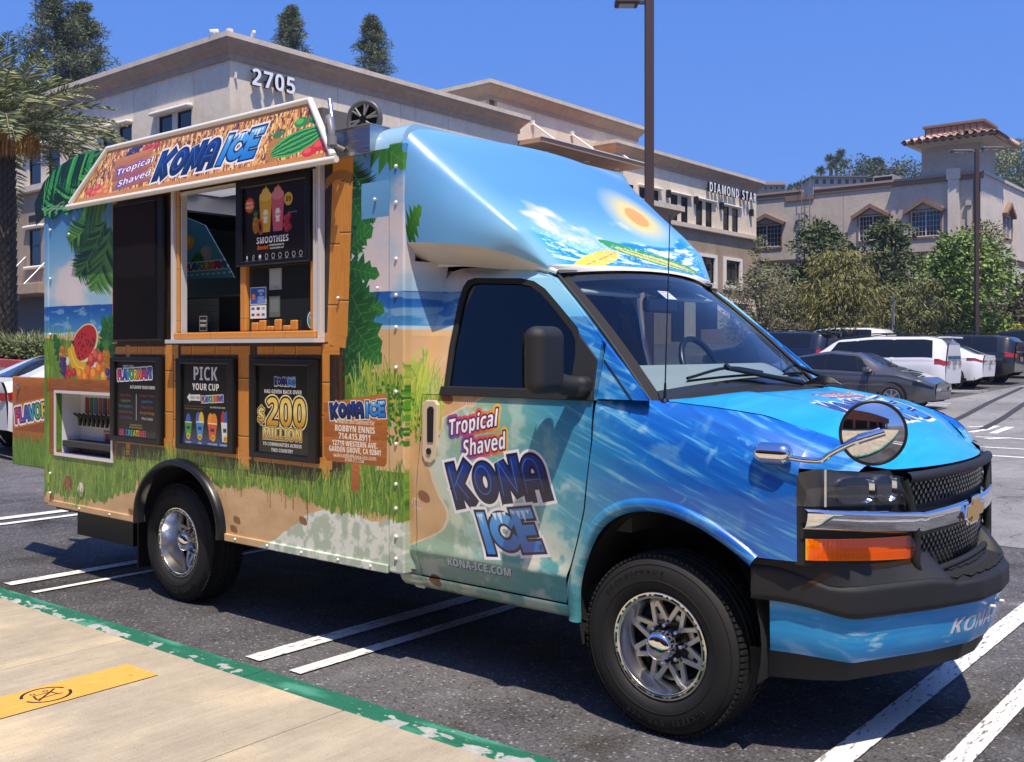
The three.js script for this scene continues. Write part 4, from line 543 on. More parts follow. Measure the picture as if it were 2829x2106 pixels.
function plank(g, x, y, w, h, seed, a = '#9c5a26', b = '#7c4219') { const gr = g.createLinearGradient(0, y, 0, y + h); gr.addColorStop(0, a); gr.addColorStop(1, b); g.fillStyle = gr; g.fillRect(x, y, w, h); const r = rngOf(seed); for (let i = 0; i < w * h / 160; i++) { g.fillStyle = r() < 0.5 ? 'rgba(60,28,8,.22)' : 'rgba(220,150,80,.2)'; g.fillRect(x + r() * w, y + r() * h, Math.min(w * 0.4, 10 + r() * 60), 1 + r()); } }
const toBytes = (cv) => cv;
// seaside scene used on both body sides: colour of the print at (x, y) metres
function seaside(x, y) {
  const n = fbm(x * 3 + 11, y * 3 + 4, 5), n2 = fbm(x * 9 + 3, y * 22, 4);
  let c = mix3([150, 190, 214], [74, 136, 192], sstep(1.95, 2.6, y));
  const cloud = sstep(0.40, 0.74, fbm((x * 1.7 + y * 1.5) * 1.6 + 5, (y * 2.3 - x * 1.1) * 1.6 + 9, 6) + 0.2 - Math.abs(y - 2.02) * 1.05); c = mix3(c, mix3([212, 186, 180], [226, 216, 216], n), cloud * 0.85);
  const hor = 1.875 - 0.005 * x; if (y < hor) { c = mix3([24, 84, 164], [70, 140, 194], sstep(hor, hor - 0.2, y)); c = mix3(c, [178, 204, 214], sstep(0.56, 0.7, n2) * 0.5); }
  const shore = 1.70 + 0.05 * (fbm(x * 2 + 2, 3, 3) - 0.5); if (y < shore + 0.02) c = mix3(c, [216, 222, 216], 0.7); if (y < shore) c = mix3([206, 168, 118], [222, 186, 140], n);
  return c;
}
function grassTone(x, y) { const n = fbm(x * 30, y * 9, 4), m = fbm(x * 4, y * 4, 3); return mix3(mix3([64, 104, 32], [120, 158, 52], n), [170, 178, 76], sstep(0.55, 0.8, m) * 0.5); }
const SB = 426, BX0 = -5.14, BY1 = 2.73, BW = 1606, BH = 966, bX = (x) => (x - BX0) * SB, bY = (y) => (BY1 - y) * SB;
function boxArt(g, w, h, hut) {
  const im = g.createImageData(w, h);
  for (let j = 0; j < h; j++) for (let i = 0; i < w; i++) {
    const x = BX0 + i / SB, y = BY1 - j / SB; let c = seaside(x, y);
    const field = 1.64 + 0.07 * (fbm(x * 2.5 + 8, 2, 3) - 0.5) - 0.16 * sstep(-1.9, -1.6, x) + 0.05 * (fbm(x * 40, 7, 3) - 0.5) * sstep(-1.9, -1.7, x) + (x < -4.4 ? 0.05 * (x + 4.4) * -1 : 0); if (y < field) c = grassTone(x, y); if (x > -1.62 && y > 0.98 && y < 1.24 + 0.05 * (fbm(x * 30, 3, 3) - 0.5)) c = mix3([196, 160, 114], [222, 188, 142], fbm(x * 8, y * 10, 4));
    const lowEdge = x > -3.05 ? lerp(0.82, 0.74, (x + 3.05) / 1.6) + 0.025 * Math.sin(x * 7) : x > -3.9 ? 0.86 : lerp(0.56, 0.66, sstep(-4.4, -3.95, x)), ed = lowEdge + 0.1 * (fbm(x * 26, y * 6, 3) - 0.5);
    if (y < ed) { const s = fbm(x * 8, y * 14, 5); c = mix3([186, 150, 108], [220, 186, 142], s); const gr = (hash2(i, j) - 0.5) * 14; c = [c[0] + gr, c[1] + gr, c[2] + gr];
      const foam = y < 0.47 + 0.25 * sstep(-2.6, -2.05, x) + 0.10 * (fbm(x * 6, 5, 4) - 0.5) && x > -2.6 ? 1 : 0; if (foam) c = mix3([176, 190, 172], [222, 226, 216], sstep(0.4, 0.62, fbm(x * 22, y * 22, 4))); }
    const o = (j * w + i) * 4; im.data[o] = c[0]; im.data[o + 1] = c[1]; im.data[o + 2] = c[2]; im.data[o + 3] = 255;
  }
  g.putImageData(im, 0, 0);
  const R = (x0, x1, y0, y1, s) => { g.fillStyle = s; g.fillRect(bX(x0), bY(y1), (x1 - x0) * SB, (y1 - y0) * SB); };
  if (hut) {
    // hut wall of dark reeds with canes
    R(-4.16, -1.86, 0.86, 2.66, '#2a1c12'); const r = rngOf(3); for (let i = 0; i < 1500; i++) { g.fillStyle = ['rgba(96,62,30,.35)', 'rgba(20,12,6,.4)', 'rgba(130,86,42,.22)'][i % 3]; g.fillRect(bX(-4.16 + r() * 2.3), bY(0.9 + r() * 1.72), 2 + r() * 4, 20 + r() * 90); }
    for (const [x, w, y0, y1, s] of [[-3.99, 0.05, 0.9, 1.62, 9], [-3.505, 0.085, 0.88, 1.62, 1], [-3.43, 0.05, 0.88, 1.62, 8], [-2.735, 0.1, 0.9, 1.6, 3], [-2.01, 0.06, 0.9, 1.62, 4], [-4.155, 0.06, 1.62, 2.62, 5]]) bamboo(g, bX(x), bY(y1), bX(x), bY(y0), w * SB, s);
    for (const [a, b, y, w, s] of [[-4.15, -3.41, 1.585, 0.05, 11], [-3.375, -2.675, 1.585, 0.05, 12], [-2.607, -1.9, 1.585, 0.045, 13], [-4.15, -3.4, 1.005, 0.06, 14], [-3.42, -2.66, 0.99, 0.06, 15], [-2.64, -1.96, 0.985, 0.06, 16], [-3.44, -1.86, 1.655, 0.05, 17], [-4.1, -1.9, 2.6, 0.06, 18]]) bamboo(g, bX(a), bY(y), bX(b), bY(y), w * SB, s);
    // palm and leaves behind the tall canes
    for (const [x, y, l, a, s] of [[-1.86, 2.58, 0.40, 0.75, 1], [-1.86, 2.54, 0.46, 1.1, 2], [-1.86, 2.45, 0.34, 1.4, 4]]) frond(g, bX(x), bY(y), l * SB, a, s, undefined, 0.62);
    for (const [x, y, l, a, s] of [[-1.83, 2.4, 0.3, 0.95, 3], [-1.85, 2.1, 0.22, -0.5, 5], [-1.86, 2.02, 0.27, 0.2, 6], [-1.86, 1.96, 0.3, 0.75, 7], [-1.84, 1.88, 0.3, 0.35, 8], [-1.8, 1.86, 0.36, 0.95, 9], [-1.86, 1.78, 0.3, 1.2, 10], [-1.8, 1.72, 0.3, 0.75, 11], [-1.86, 1.62, 0.26, 0.5, 21], [-1.84, 1.56, 0.26, 1.0, 22]]) broadLeaf(g, bX(x), bY(y), l * SB, a, s, ['#2c7a34', '#0e3c20']);
    broadLeaf(g, bX(-1.68), bY(2.68), 0.36 * SB, 0.55, 31, ['#4a8a2c', '#1a5222']);
    for (const [x, w, s] of [[-1.94, 0.082, 21], [-1.862, 0.085, 22]]) bamboo(g, bX(x + 0.03), bY(2.63), bX(x - 0.02), bY(1.66), w * SB, s);
    for (let i = 0; i < 22; i++) { const t = i / 21; g.strokeStyle = i % 2 ? '#8a5d31' : '#a9763f'; g.lineWidth = 7; g.beginPath(); g.moveTo(bX(-2.02 + 0.2 * t), bY(2.435 + 0.05 * Math.sin(t * 3))); g.lineTo(bX(-2.0 + 0.2 * t), bY(2.5 + 0.03 * Math.sin(t * 3))); g.stroke(); }
    bamboo(g, bX(-1.99), bY(1.65), bX(-1.85), bY(1.63), 0.07 * SB, 25);
    // left corner: fronds, fruit, wooden counter
    for (const [x, y, l, a, s] of [[-4.3, 2.55, 0.5, 2.5, 41], [-4.25, 2.5, 0.55, 2.1, 42], [-4.2, 2.45, 0.5, 1.8, 43], [-4.2, 2.62, 0.4, 2.9, 44]]) frond(g, bX(x), bY(y), l * SB, a, s, ['#2c5a24', '#3f7a2c', '#1a3f1e', '#5a8a35']);
    blades(g, [[bX(-5.1), bY(1.72), bY(1.4)], [bX(-4.5), bY(1.68), bY(1.4)], [bX(-4.2), bY(1.62), bY(1.4)]], 22, 420, 51, ['#5c8a2e', '#7ea23a', '#4a7428', '#9cae4a']);
    for (let i = 0; i < 26; i++) { g.fillStyle = i % 2 ? '#e6eae2' : '#d2dcd6'; g.beginPath(); g.arc(bX(-4.84 + r() * 0.6), bY(1.42 + r() * 0.12), 6 + r() * 9, 0, 7); g.fill(); }
    for (const [x, y, l, a, s] of [[-4.2, 1.5, 0.34, -1.9, 61], [-4.3, 1.55, 0.3, -1.2, 62], [-4.85, 1.5, 0.25, -2.2, 63]]) broadLeaf(g, bX(x), bY(y), l * SB, a, s);
    g.save(); g.translate(bX(-4.56), bY(1.615)); g.rotate(-0.42); g.fillStyle = '#2d6a2c'; g.beginPath(); g.ellipse(0, 0, 88, 60, 0, 0, 7); g.fill(); g.fillStyle = '#d6d8a8'; g.beginPath(); g.ellipse(3, -5, 84, 54, 0, 0, 7); g.fill(); g.fillStyle = '#b3262b'; g.beginPath(); g.ellipse(4, -8, 76, 47, 0, 0, 7); g.fill(); g.fillStyle = '#1a0c0c'; for (let i = 0; i < 26; i++) { g.beginPath(); g.ellipse((r() - 0.5) * 120, -8 + (r() - 0.5) * 66, 3, 4.5, r(), 0, 7); g.fill(); } g.restore();
    pineapple(g, bX(-4.86), bY(1.55), 46, 70); pineapple(g, bX(-4.27), bY(1.48), 60, 104);
    g.strokeStyle = '#d9a92c'; g.lineCap = 'round'; for (const [a, b] of [[0.0, 22], [0.25, 20], [0.5, 18]]) { g.lineWidth = b; g.beginPath(); g.arc(bX(-4.58), bY(1.62), 60 + a * 44, 1.4 + a * 0.2, 2.95); g.stroke(); } g.strokeStyle = '#eccb5c'; g.lineWidth = 5; g.beginPath(); g.arc(bX(-4.58), bY(1.625), 70, 1.5, 2.9); g.stroke();
    for (const [x, y, q, c, hi] of [[-4.5, 1.44, 22, '#c9542a', '#e07a3a'], [-4.43, 1.42, 22, '#d67a24', '#eda23f'], [-4.36, 1.46, 20, '#cf6a24', '#e9963a'], [-4.46, 1.52, 20, '#b9352c', '#d8604a'], [-4.4, 1.55, 20, '#b03a30', '#d4624c'], [-4.34, 1.53, 18, '#c24a34', '#dd7a54'], [-4.62, 1.42, 18, '#d97c1e', '#efab45'], [-4.7, 1.43, 14, '#a51f26', '#cc3f3c'], [-4.76, 1.42, 14, '#b3232a', '#d24440'], [-4.82, 1.41, 13, '#a51f26', '#c83a3a'], [-4.79, 1.45, 13, '#b3232a', '#d04440'], [-4.55, 1.40, 16, '#d97c1e', '#efab45'], [-4.3, 1.41, 15, '#d99e2a', '#efc458'], [-4.22, 1.41, 14, '#4a3470', '#6a52a0'], [-4.25, 1.44, 12, '#3c2a62', '#5a4590']]) fruitBall(g, bX(x), bY(y), q, c, hi);
    for (let i = 0; i < 40; i++) fruitBall(g, bX(-4.9 + r() * 0.09), bY(1.41 + r() * 0.12), 6, '#2e2450', '#4c3d7a');
    plank(g, bX(-5.08), bY(1.385), 0.9 * SB, 0.1 * SB, 71); plank(g, bX(-5.06), bY(1.29), 0.1 * SB, 0.45 * SB, 72); plank(g, bX(-5.06), bY(0.875), 0.9 * SB, 0.03 * SB, 73); plank(g, bX(-4.18), bY(1.29), 0.05 * SB, 0.43 * SB, 74);
  }
  const cols = ['#4c7426', '#6b9432', '#86a83e', '#3c6422', '#a4b250', '#5a8a2c'];
  blades(g, [[bX(-5.1), bY(0.80), bY(0.58)], [bX(-4.4), bY(0.82), bY(0.56)], [bX(-3.9), bY(0.88), bY(0.70)], [bX(-3.4), bY(0.93), bY(0.88)], [bX(-2.9), bY(0.88), bY(0.82)], [bX(-2.2), bY(0.87), bY(0.78)], [bX(-1.75), bY(0.92), bY(0.74)], [bX(-1.4), bY(0.96), bY(0.76)]], 28, 2400, 81, cols);
  blades(g, [[bX(-1.8), bY(1.5), bY(1.2)], [bX(-1.38), bY(1.46), bY(1.2)]], 26, 420, 83, ['#8aa83c', '#a4ba4c', '#6c9436', '#b8bc58']);
  for (let i = 0; i < 160; i++) { const r2 = rngOf(i + 400), x = -1.62 + r2() * 0.24, y = 1.12 + r2() * 0.3; g.fillStyle = ['#2c5f1e', '#3c7426', '#54902f', '#d0a83a'][(r2() * 3.4) | 0]; g.beginPath(); g.ellipse(bX(x), bY(y), 6, 3.2, r2() * 3, 0, 7); g.fill(); }
  if (hut) {
    // coconuts, shells and the signboard
    fruitBall(g, bX(-4.78), bY(0.64), 26, '#7a3f22', '#8f5028'); fruitBall(g, bX(-4.6), bY(0.6), 22, '#4a2a18', '#55301c'); g.fillStyle = '#e3ddd2'; g.beginPath(); g.ellipse(bX(-4.61), bY(0.62), 17, 22, 0.3, 0, 7); g.fill(); blades(g, [[bX(-4.86), bY(0.56), bY(0.52)], [bX(-4.5), bY(0.56), bY(0.52)]], 30, 70, 91, cols);
    for (const [x, y] of [[-2.8, 0.6], [-2.83, 0.545], [-2.2, 0.66], [-5.02, 0.52], [-3.95, 0.53]]) { g.fillStyle = '#9c6a44'; g.beginPath(); g.ellipse(bX(x), bY(y), 16, 9, 0.4, 0, 7); g.fill(); g.strokeStyle = '#5f3a22'; g.lineWidth = 2; for (let i = -2; i < 3; i++) { g.beginPath(); g.moveTo(bX(x) + i * 5, bY(y) - 7); g.lineTo(bX(x) + i * 6, bY(y) + 7); g.stroke(); } }
    plank(g, bX(-1.81), bY(1.01), 0.065 * SB, 0.15 * SB, 95, '#b8703a', '#9c5426');
    g.save(); g.beginPath(); g.moveTo(bX(-2.03), bY(1.305)); g.lineTo(bX(-1.56), bY(1.37)); g.lineTo(bX(-1.535), bY(1.35)); g.lineTo(bX(-1.545), bY(1.02)); g.lineTo(bX(-1.56), bY(1.0)); g.lineTo(bX(-2.0), bY(1.0)); g.lineTo(bX(-2.025), bY(1.03)); g.closePath(); g.clip();
    plank(g, bX(-2.05), bY(1.38), 0.55 * SB, 0.12 * SB, 101, '#c07832', '#a86024'); plank(g, bX(-2.05), bY(1.26), 0.55 * SB, 0.13 * SB, 102, '#bc722e', '#a25a20'); plank(g, bX(-2.05), bY(1.13), 0.55 * SB, 0.14 * SB, 103, '#b86e2c', '#9c561e'); g.restore();
    g.save(); g.translate(bX(-1.965), bY(1.232)); g.rotate(-0.07); wordmark(g, 'KONA ICE', 27); g.restore();
    g.fillStyle = '#f2efe8'; g.textAlign = 'center'; const T = (s, y, size, b = 'bold', w = 190) => { g.font = `${b} ${size}px sans-serif`; g.fillText(s, bX(-1.785), bY(y), w); };
    T('of Walnut and Diamond Bar', 1.205, 14, '', 130); T('ROBBYN ENNIS', 1.163, 19, 'bold', 132); T('714.415.8911', 1.122, 20, 'bold', 106); T('12719 WESTERN AVE.', 1.087, 16, 'bold', 150); T('GARDEN GROVE, CA 92841', 1.054, 16, 'bold', 172); T('walnutdb@kona-ice.com', 1.026, 13, '', 140); T('KONA-ICE.COM', 1.006, 9, '', 72);
  }
}
const tBox = canvasTex(BW, BH, (g, w, h) => boxArt(g, w, h, true));
// cab: water, beach and lettering, x -1.65..1.10, y 0.35..2.10
const SC = 600, CX0 = -1.66, CY1 = 2.12, CW = 1671, CH = 1071, cX = (x) => (x - CX0) * SC, cY = (y) => (CY1 - y) * SC;
const tCab = canvasTex(CW, CH, (g, w, h) => {
  const im = g.createImageData(w, h);
  for (let j = 0; j < h; j++) for (let i = 0; i < w; i++) {
    const x = CX0 + i / SC, y = CY1 - j / SC; let c;
    // water: teal near the beach, deep blue ahead, streaked along the waves
    const a = x * 0.93 - y * 0.36, b = x * 0.36 + y * 0.93, st = fbm(a * 4 + 3, b * 52, 4), st2 = fbm(a * 9, b * 120 + 5, 3), big = fbm(x * 3, y * 3 + 7, 4);
    const deep = clamp(sstep(-0.75, 0.35, x + (y - 0.9) * 0.65) + (big - 0.5) * 0.25);
    c = mix3(mix3([150, 178, 152], [84, 166, 170], sstep(-1.05, -0.4, x)), mix3([8, 74, 168], [20, 116, 206], st), deep);
    if (x > 0.1) c = mix3(c, [24, 134, 208], sstep(0.3, 1.1, x + (0.9 - y)) * 0.5);
    const streak = sstep(0.52, 0.74, st * 0.6 + st2 * 0.4); c = mix3(c, mix3([86, 164, 208], [170, 206, 212], streak), streak * (0.40 + 0.1 * deep));
    const foamF = sstep(-0.25, -0.9, x + (y - 0.9) * 0.5) * 0.75 + 0.8 * sstep(0.3, 0.0, Math.hypot((x + 0.55) * 1.1, (y - 0.66) * 1.3)), fn = fbm(x * 11 + 5, y * 11, 5), fo = sstep(0.56 - 0.16 * foamF, 0.78 - 0.2 * foamF, fn) * (0.25 + 0.6 * foamF); c = mix3(c, [214, 216, 200], clamp(fo));
    const curl = sstep(0.04, 0.0, Math.abs(fbm(x * 2.2 + 2, y * 2.2 + 8, 3) - 0.5) ) * sstep(0.62, 0.74, fbm(x * 16, y * 16, 3)); c = mix3(c, [196, 222, 232], curl * 0.45);
    // beach tongue
    const tongue = -1.27 + 0.14 * Math.exp(-Math.pow((y - 0.98) / 0.1, 2)) * 0 + 0.12 * Math.exp(-Math.pow((y - 0.80) / 0.12, 2)) + 0.10 * Math.exp(-Math.pow((y - 1.24) / 0.1, 2)) + 0.05 * (fbm(y * 8, 2, 4) - 0.5) - 0.2 * sstep(0.72, 0.5, y) * 1.6 + (y > 1.3 ? 0.12 + (y - 1.3) * 3 : y > 1.26 ? (y - 1.26) * 3 : 0);
    if (x < tongue && y < 1.66 && x < -0.62) { c = mix3([190, 150, 104], [214, 178, 132], fbm(x * 9, y * 9, 4)); const k = (hash2(i, j) - 0.5) * 12; c = [c[0] + k, c[1] + k, c[2] + k]; if (x > tongue - 0.02) c = mix3(c, [222, 222, 208], 0.6); }
    
    if (y > 1.66 && x < -0.9) c = seaside(x, y); if (y > 1.74) { const s = seaside(x, y); c = mix3(s, [148, 204, 226], sstep(-1.05, -0.85, x + (y - 1.95) * -0.3)); if (x > -0.75) c = mix3([70, 158, 216], [148, 206, 228], sstep(1.6, 1.9, y)); }
    const g0 = 1.62 - (x + 1.5) * 0.9; if (x < -1.3 && y < g0 && y > 1.26 + 0.05 * fbm(x * 30, 1, 3)) c = mix3(c, mix3([140, 160, 60], [176, 186, 84], fbm(x * 40, y * 12, 3)), 0.9);
    const o = (j * w + i) * 4; im.data[o] = c[0]; im.data[o + 1] = c[1]; im.data[o + 2] = c[2]; im.data[o + 3] = 255;
  }
  g.putImageData(im, 0, 0);
  const r = rngOf(12); for (let i = 0; i < 300; i++) { const x = -1.64 + r() * 0.42, y = 1.14 + r() * 0.3 * (1 - (x + 1.64) * 0.9); g.fillStyle = ['#2c5f1e', '#3c7426', '#54902f', '#7ea23a', '#cfa63a'][(r() * 5) | 0]; g.beginPath(); g.ellipse(cX(x), cY(y), 9, 4, r() * 3, 0, 7); g.fill(); }
  blades(g, [[cX(-1.66), cY(1.58), cY(1.2)], [cX(-1.36), cY(1.5), cY(1.2)], [cX(-1.2), cY(1.36), cY(1.2)]], 50, 320, 15, ['#8aa83c', '#a4ba4c', '#6c9436', '#b8bc58']);
  blades(g, [[cX(-1.66), cY(0.98), cY(0.74)], [cX(-1.44), cY(0.98), cY(0.76)]], 60, 150, 16, ['#4c7426', '#6b9432', '#86a83e']);
  for (const [x, y, s] of [[-1.18, 1.355, 1], [-1.03, 1.345, 0], [-1.31, 0.87, 1], [-1.36, 0.83, 0], [-1.26, 0.46, 1]]) { g.fillStyle = s ? '#8a5a38' : '#d8b898'; g.beginPath(); g.ellipse(cX(x), cY(y), 26, 16, 0.4, 0, 7); g.fill(); g.strokeStyle = 'rgba(80,44,20,.6)'; g.lineWidth = 2; for (let i = -2; i < 3; i++) { g.beginPath(); g.moveTo(cX(x) + i * 8, cY(y) - 10); g.lineTo(cX(x) + i * 9, cY(y) + 10); g.stroke(); } }
  const txt = (f, x, y, rot, sx, sk = 0) => { g.save(); g.translate(cX(x), cY(y)); g.rotate(rot); g.transform(1, 0, sk, 1, 0, 0); g.scale(sx, 1); f(); g.restore(); };
  txt(() => shavedText(g, 'Tropical', 62), -1.15, 1.178, -0.2, 0.78); txt(() => shavedText(g, 'Shaved', 62), -1.056, 1.084, -0.2, 0.76);
  txt(() => wordmark(g, 'KONA', 94), -1.085, 0.866, -0.165, 0.90, 0.12); txt(() => wordmark(g, 'ICE', 90, true), -0.885, 0.665, -0.165, 0.98, 0.26);
  g.fillStyle = '#1c2850'; g.font = 'bold 24px sans-serif'; g.textAlign = 'center'; g.fillText('®', cX(-0.587), cY(0.694));
  g.font = 'italic bold 33px sans-serif'; g.textAlign = 'left'; g.fillStyle = '#57789a'; g.fillText('KONA-ICE.COM', cX(-1.17) + 4, cY(0.553) + 4, 270); g.fillStyle = '#eef2f2'; g.fillText('KONA-ICE.COM', cX(-1.17), cY(0.553), 270);
});
// hood: sea seen from above with lettering, x -0.2..1.0, z -1..1
const waterPx = (x, y, base = [18, 150, 222], light = [48, 178, 232]) => { const s = fbm(x * 4, y * 22, 4), q = fbm(x * 3 + 7, y * 3, 4), f = sstep(0.62, 0.78, fbm(x * 7 + 3, y * 11, 5)) * sstep(0.45, 0.6, q); return mix3(mix3(base, light, s), [196, 226, 236], f * 0.8); };
const tHood = canvasTex(900, 1200, (g, w, h) => {
  const im = g.createImageData(w, h); for (let j = 0; j < h; j++) for (let i = 0; i < w; i++) { const c = waterPx(j / 500, i / 500), o = (j * w + i) * 4; im.data[o] = c[0]; im.data[o + 1] = c[1]; im.data[o + 2] = c[2]; im.data[o + 3] = 255; } g.putImageData(im, 0, 0);
  // canvas x runs with the vehicle's x (forward), canvas y with z; lettering reads from the front
  g.save(); g.translate(280, 650); g.rotate(-Math.PI / 2); g.scale(0.66, 1); shavedText(g, 'Tropical Shaved', 46); g.restore();
  g.save(); g.translate(415, 780); g.rotate(-Math.PI / 2); g.transform(1, 0, -0.12, 1, 0, 0); g.scale(0.62, 1); wordmark(g, 'KONA ICE', 92); g.restore();
});
const tValance = canvasTex(1600, 320, (g, w, h) => {
  const im = g.createImageData(w, h); for (let j = 0; j < h; j++) for (let i = 0; i < w; i++) { const c = waterPx(i / 500 + 9, j / 500, [34, 140, 208], [70, 172, 226]), o = (j * w + i) * 4; im.data[o] = c[0]; im.data[o + 1] = c[1]; im.data[o + 2] = c[2]; im.data[o + 3] = 255; } g.putImageData(im, 0, 0);
  g.font = 'italic bold 158px sans-serif'; g.textAlign = 'center'; g.fillStyle = '#4a6f94'; g.fillText('KONA-ICE.COM', 866, 222, 700); g.fillStyle = '#d8dbe0'; g.fillText('KONA-ICE.COM', 860, 216, 700);
});
// roof cap: sky above, sunburst, clouds, wave and boards (canvas: across from near side to far side, down the slope)
const tCap = canvasTex(1400, 900, (g, w, h) => {
  const im = g.createImageData(w, h); for (let j = 0; j < h; j++) for (let i = 0; i < w; i++) {
    const u = i / w, v = j / h, cs = (u - 0.5) * 2; let c = mix3([132, 192, 226], [92, 154, 214], sstep(0.0, 0.55, 0.5 - Math.abs(v - 0.36) + 0.2 * fbm(u * 4, v * 3, 3))); c = mix3(c, [150, 212, 238], sstep(0.45, 0.9, v) * 0.7);
    const side = sstep(0.26, 0.2, u) + sstep(0.74, 0.8, u); c = mix3(c, mix3([92, 148, 198], [128, 182, 212], v), side * 0.75);
    const cl = sstep(0.5, 0.64, fbm(u * 7 + 3, v * 5 + 2, 5) + 0.2 - 1.9 * Math.hypot((u - 0.42) * 1.2, v - 0.66)); c = mix3(c, [232, 226, 234], cl * 0.9);
    const wave = 0.845 - 0.16 * sstep(0.36, 0.66, u) + 0.05 * Math.sin(u * 22) + 0.05 * (fbm(u * 12, v * 6, 3) - 0.5), inW = sstep(wave, wave + 0.03, v) * (1 - side); const fw = fbm(u * 18 + v * 12, v * 34 - u * 14, 5); c = mix3(c, mix3(mix3([18, 118, 200], [40, 168, 208], fbm(u * 6, v * 8, 3)), [226, 240, 244], sstep(0.48, 0.64, fw)), inW);
    const o = (j * w + i) * 4; im.data[o] = c[0]; im.data[o + 1] = c[1]; im.data[o + 2] = c[2]; im.data[o + 3] = 255;
  } g.putImageData(im, 0, 0);
  // sunburst
  g.save(); g.translate(900, 470); const gr = g.createRadialGradient(0, 0, 20, 0, 0, 170); gr.addColorStop(0, 'rgba(250,214,90,1)'); gr.addColorStop(0.35, 'rgba(246,220,130,.9)'); gr.addColorStop(1, 'rgba(250,240,190,0)'); g.fillStyle = gr; g.beginPath(); g.arc(0, 0, 170, 0, 7); g.fill(); g.fillStyle = '#e8a83c'; g.beginPath(); g.arc(0, 0, 52, 0, 7); g.fill(); g.restore();
  // two surfboards on the wave
  g.save(); g.translate(800, 770); g.rotate(0.42); g.fillStyle = '#3c9a3c'; g.beginPath(); g.ellipse(0, 0, 235, 50, 0, 0, 7); g.fill(); g.fillStyle = '#d8d02c'; g.beginPath(); g.ellipse(15, 6, 190, 27, 0, 0, 7); g.fill(); g.strokeStyle = '#2c7a34'; g.lineWidth = 8; g.beginPath(); g.moveTo(-160, 6); g.bezierCurveTo(-60, -20, 40, 34, 190, 6); g.stroke(); g.restore();
  g.save(); g.translate(470, 850); g.rotate(-0.62); g.fillStyle = '#e2d028'; g.beginPath(); g.ellipse(0, 0, 190, 38, 0, 0, 7); g.fill(); g.strokeStyle = '#c89a20'; g.lineWidth = 6; g.beginPath(); g.moveTo(-170, 0); g.lineTo(170, 0); g.stroke(); g.restore();
  const r = rngOf(77); for (let i = 0; i < 1300; i++) { const x = 330 + r() * 760, y = 690 + r() * 200; g.fillStyle = `rgba(240,248,250,${0.25 + r() * 0.5})`; g.beginPath(); g.arc(x, y, 1 + r() * 3.6, 0, 7); g.fill(); }
  // palm leaf over the near rear corner
  broadLeaf(g, 10, 30, 150, 0.9, 31, ['#4a8a2c', '#1a5222']);
});
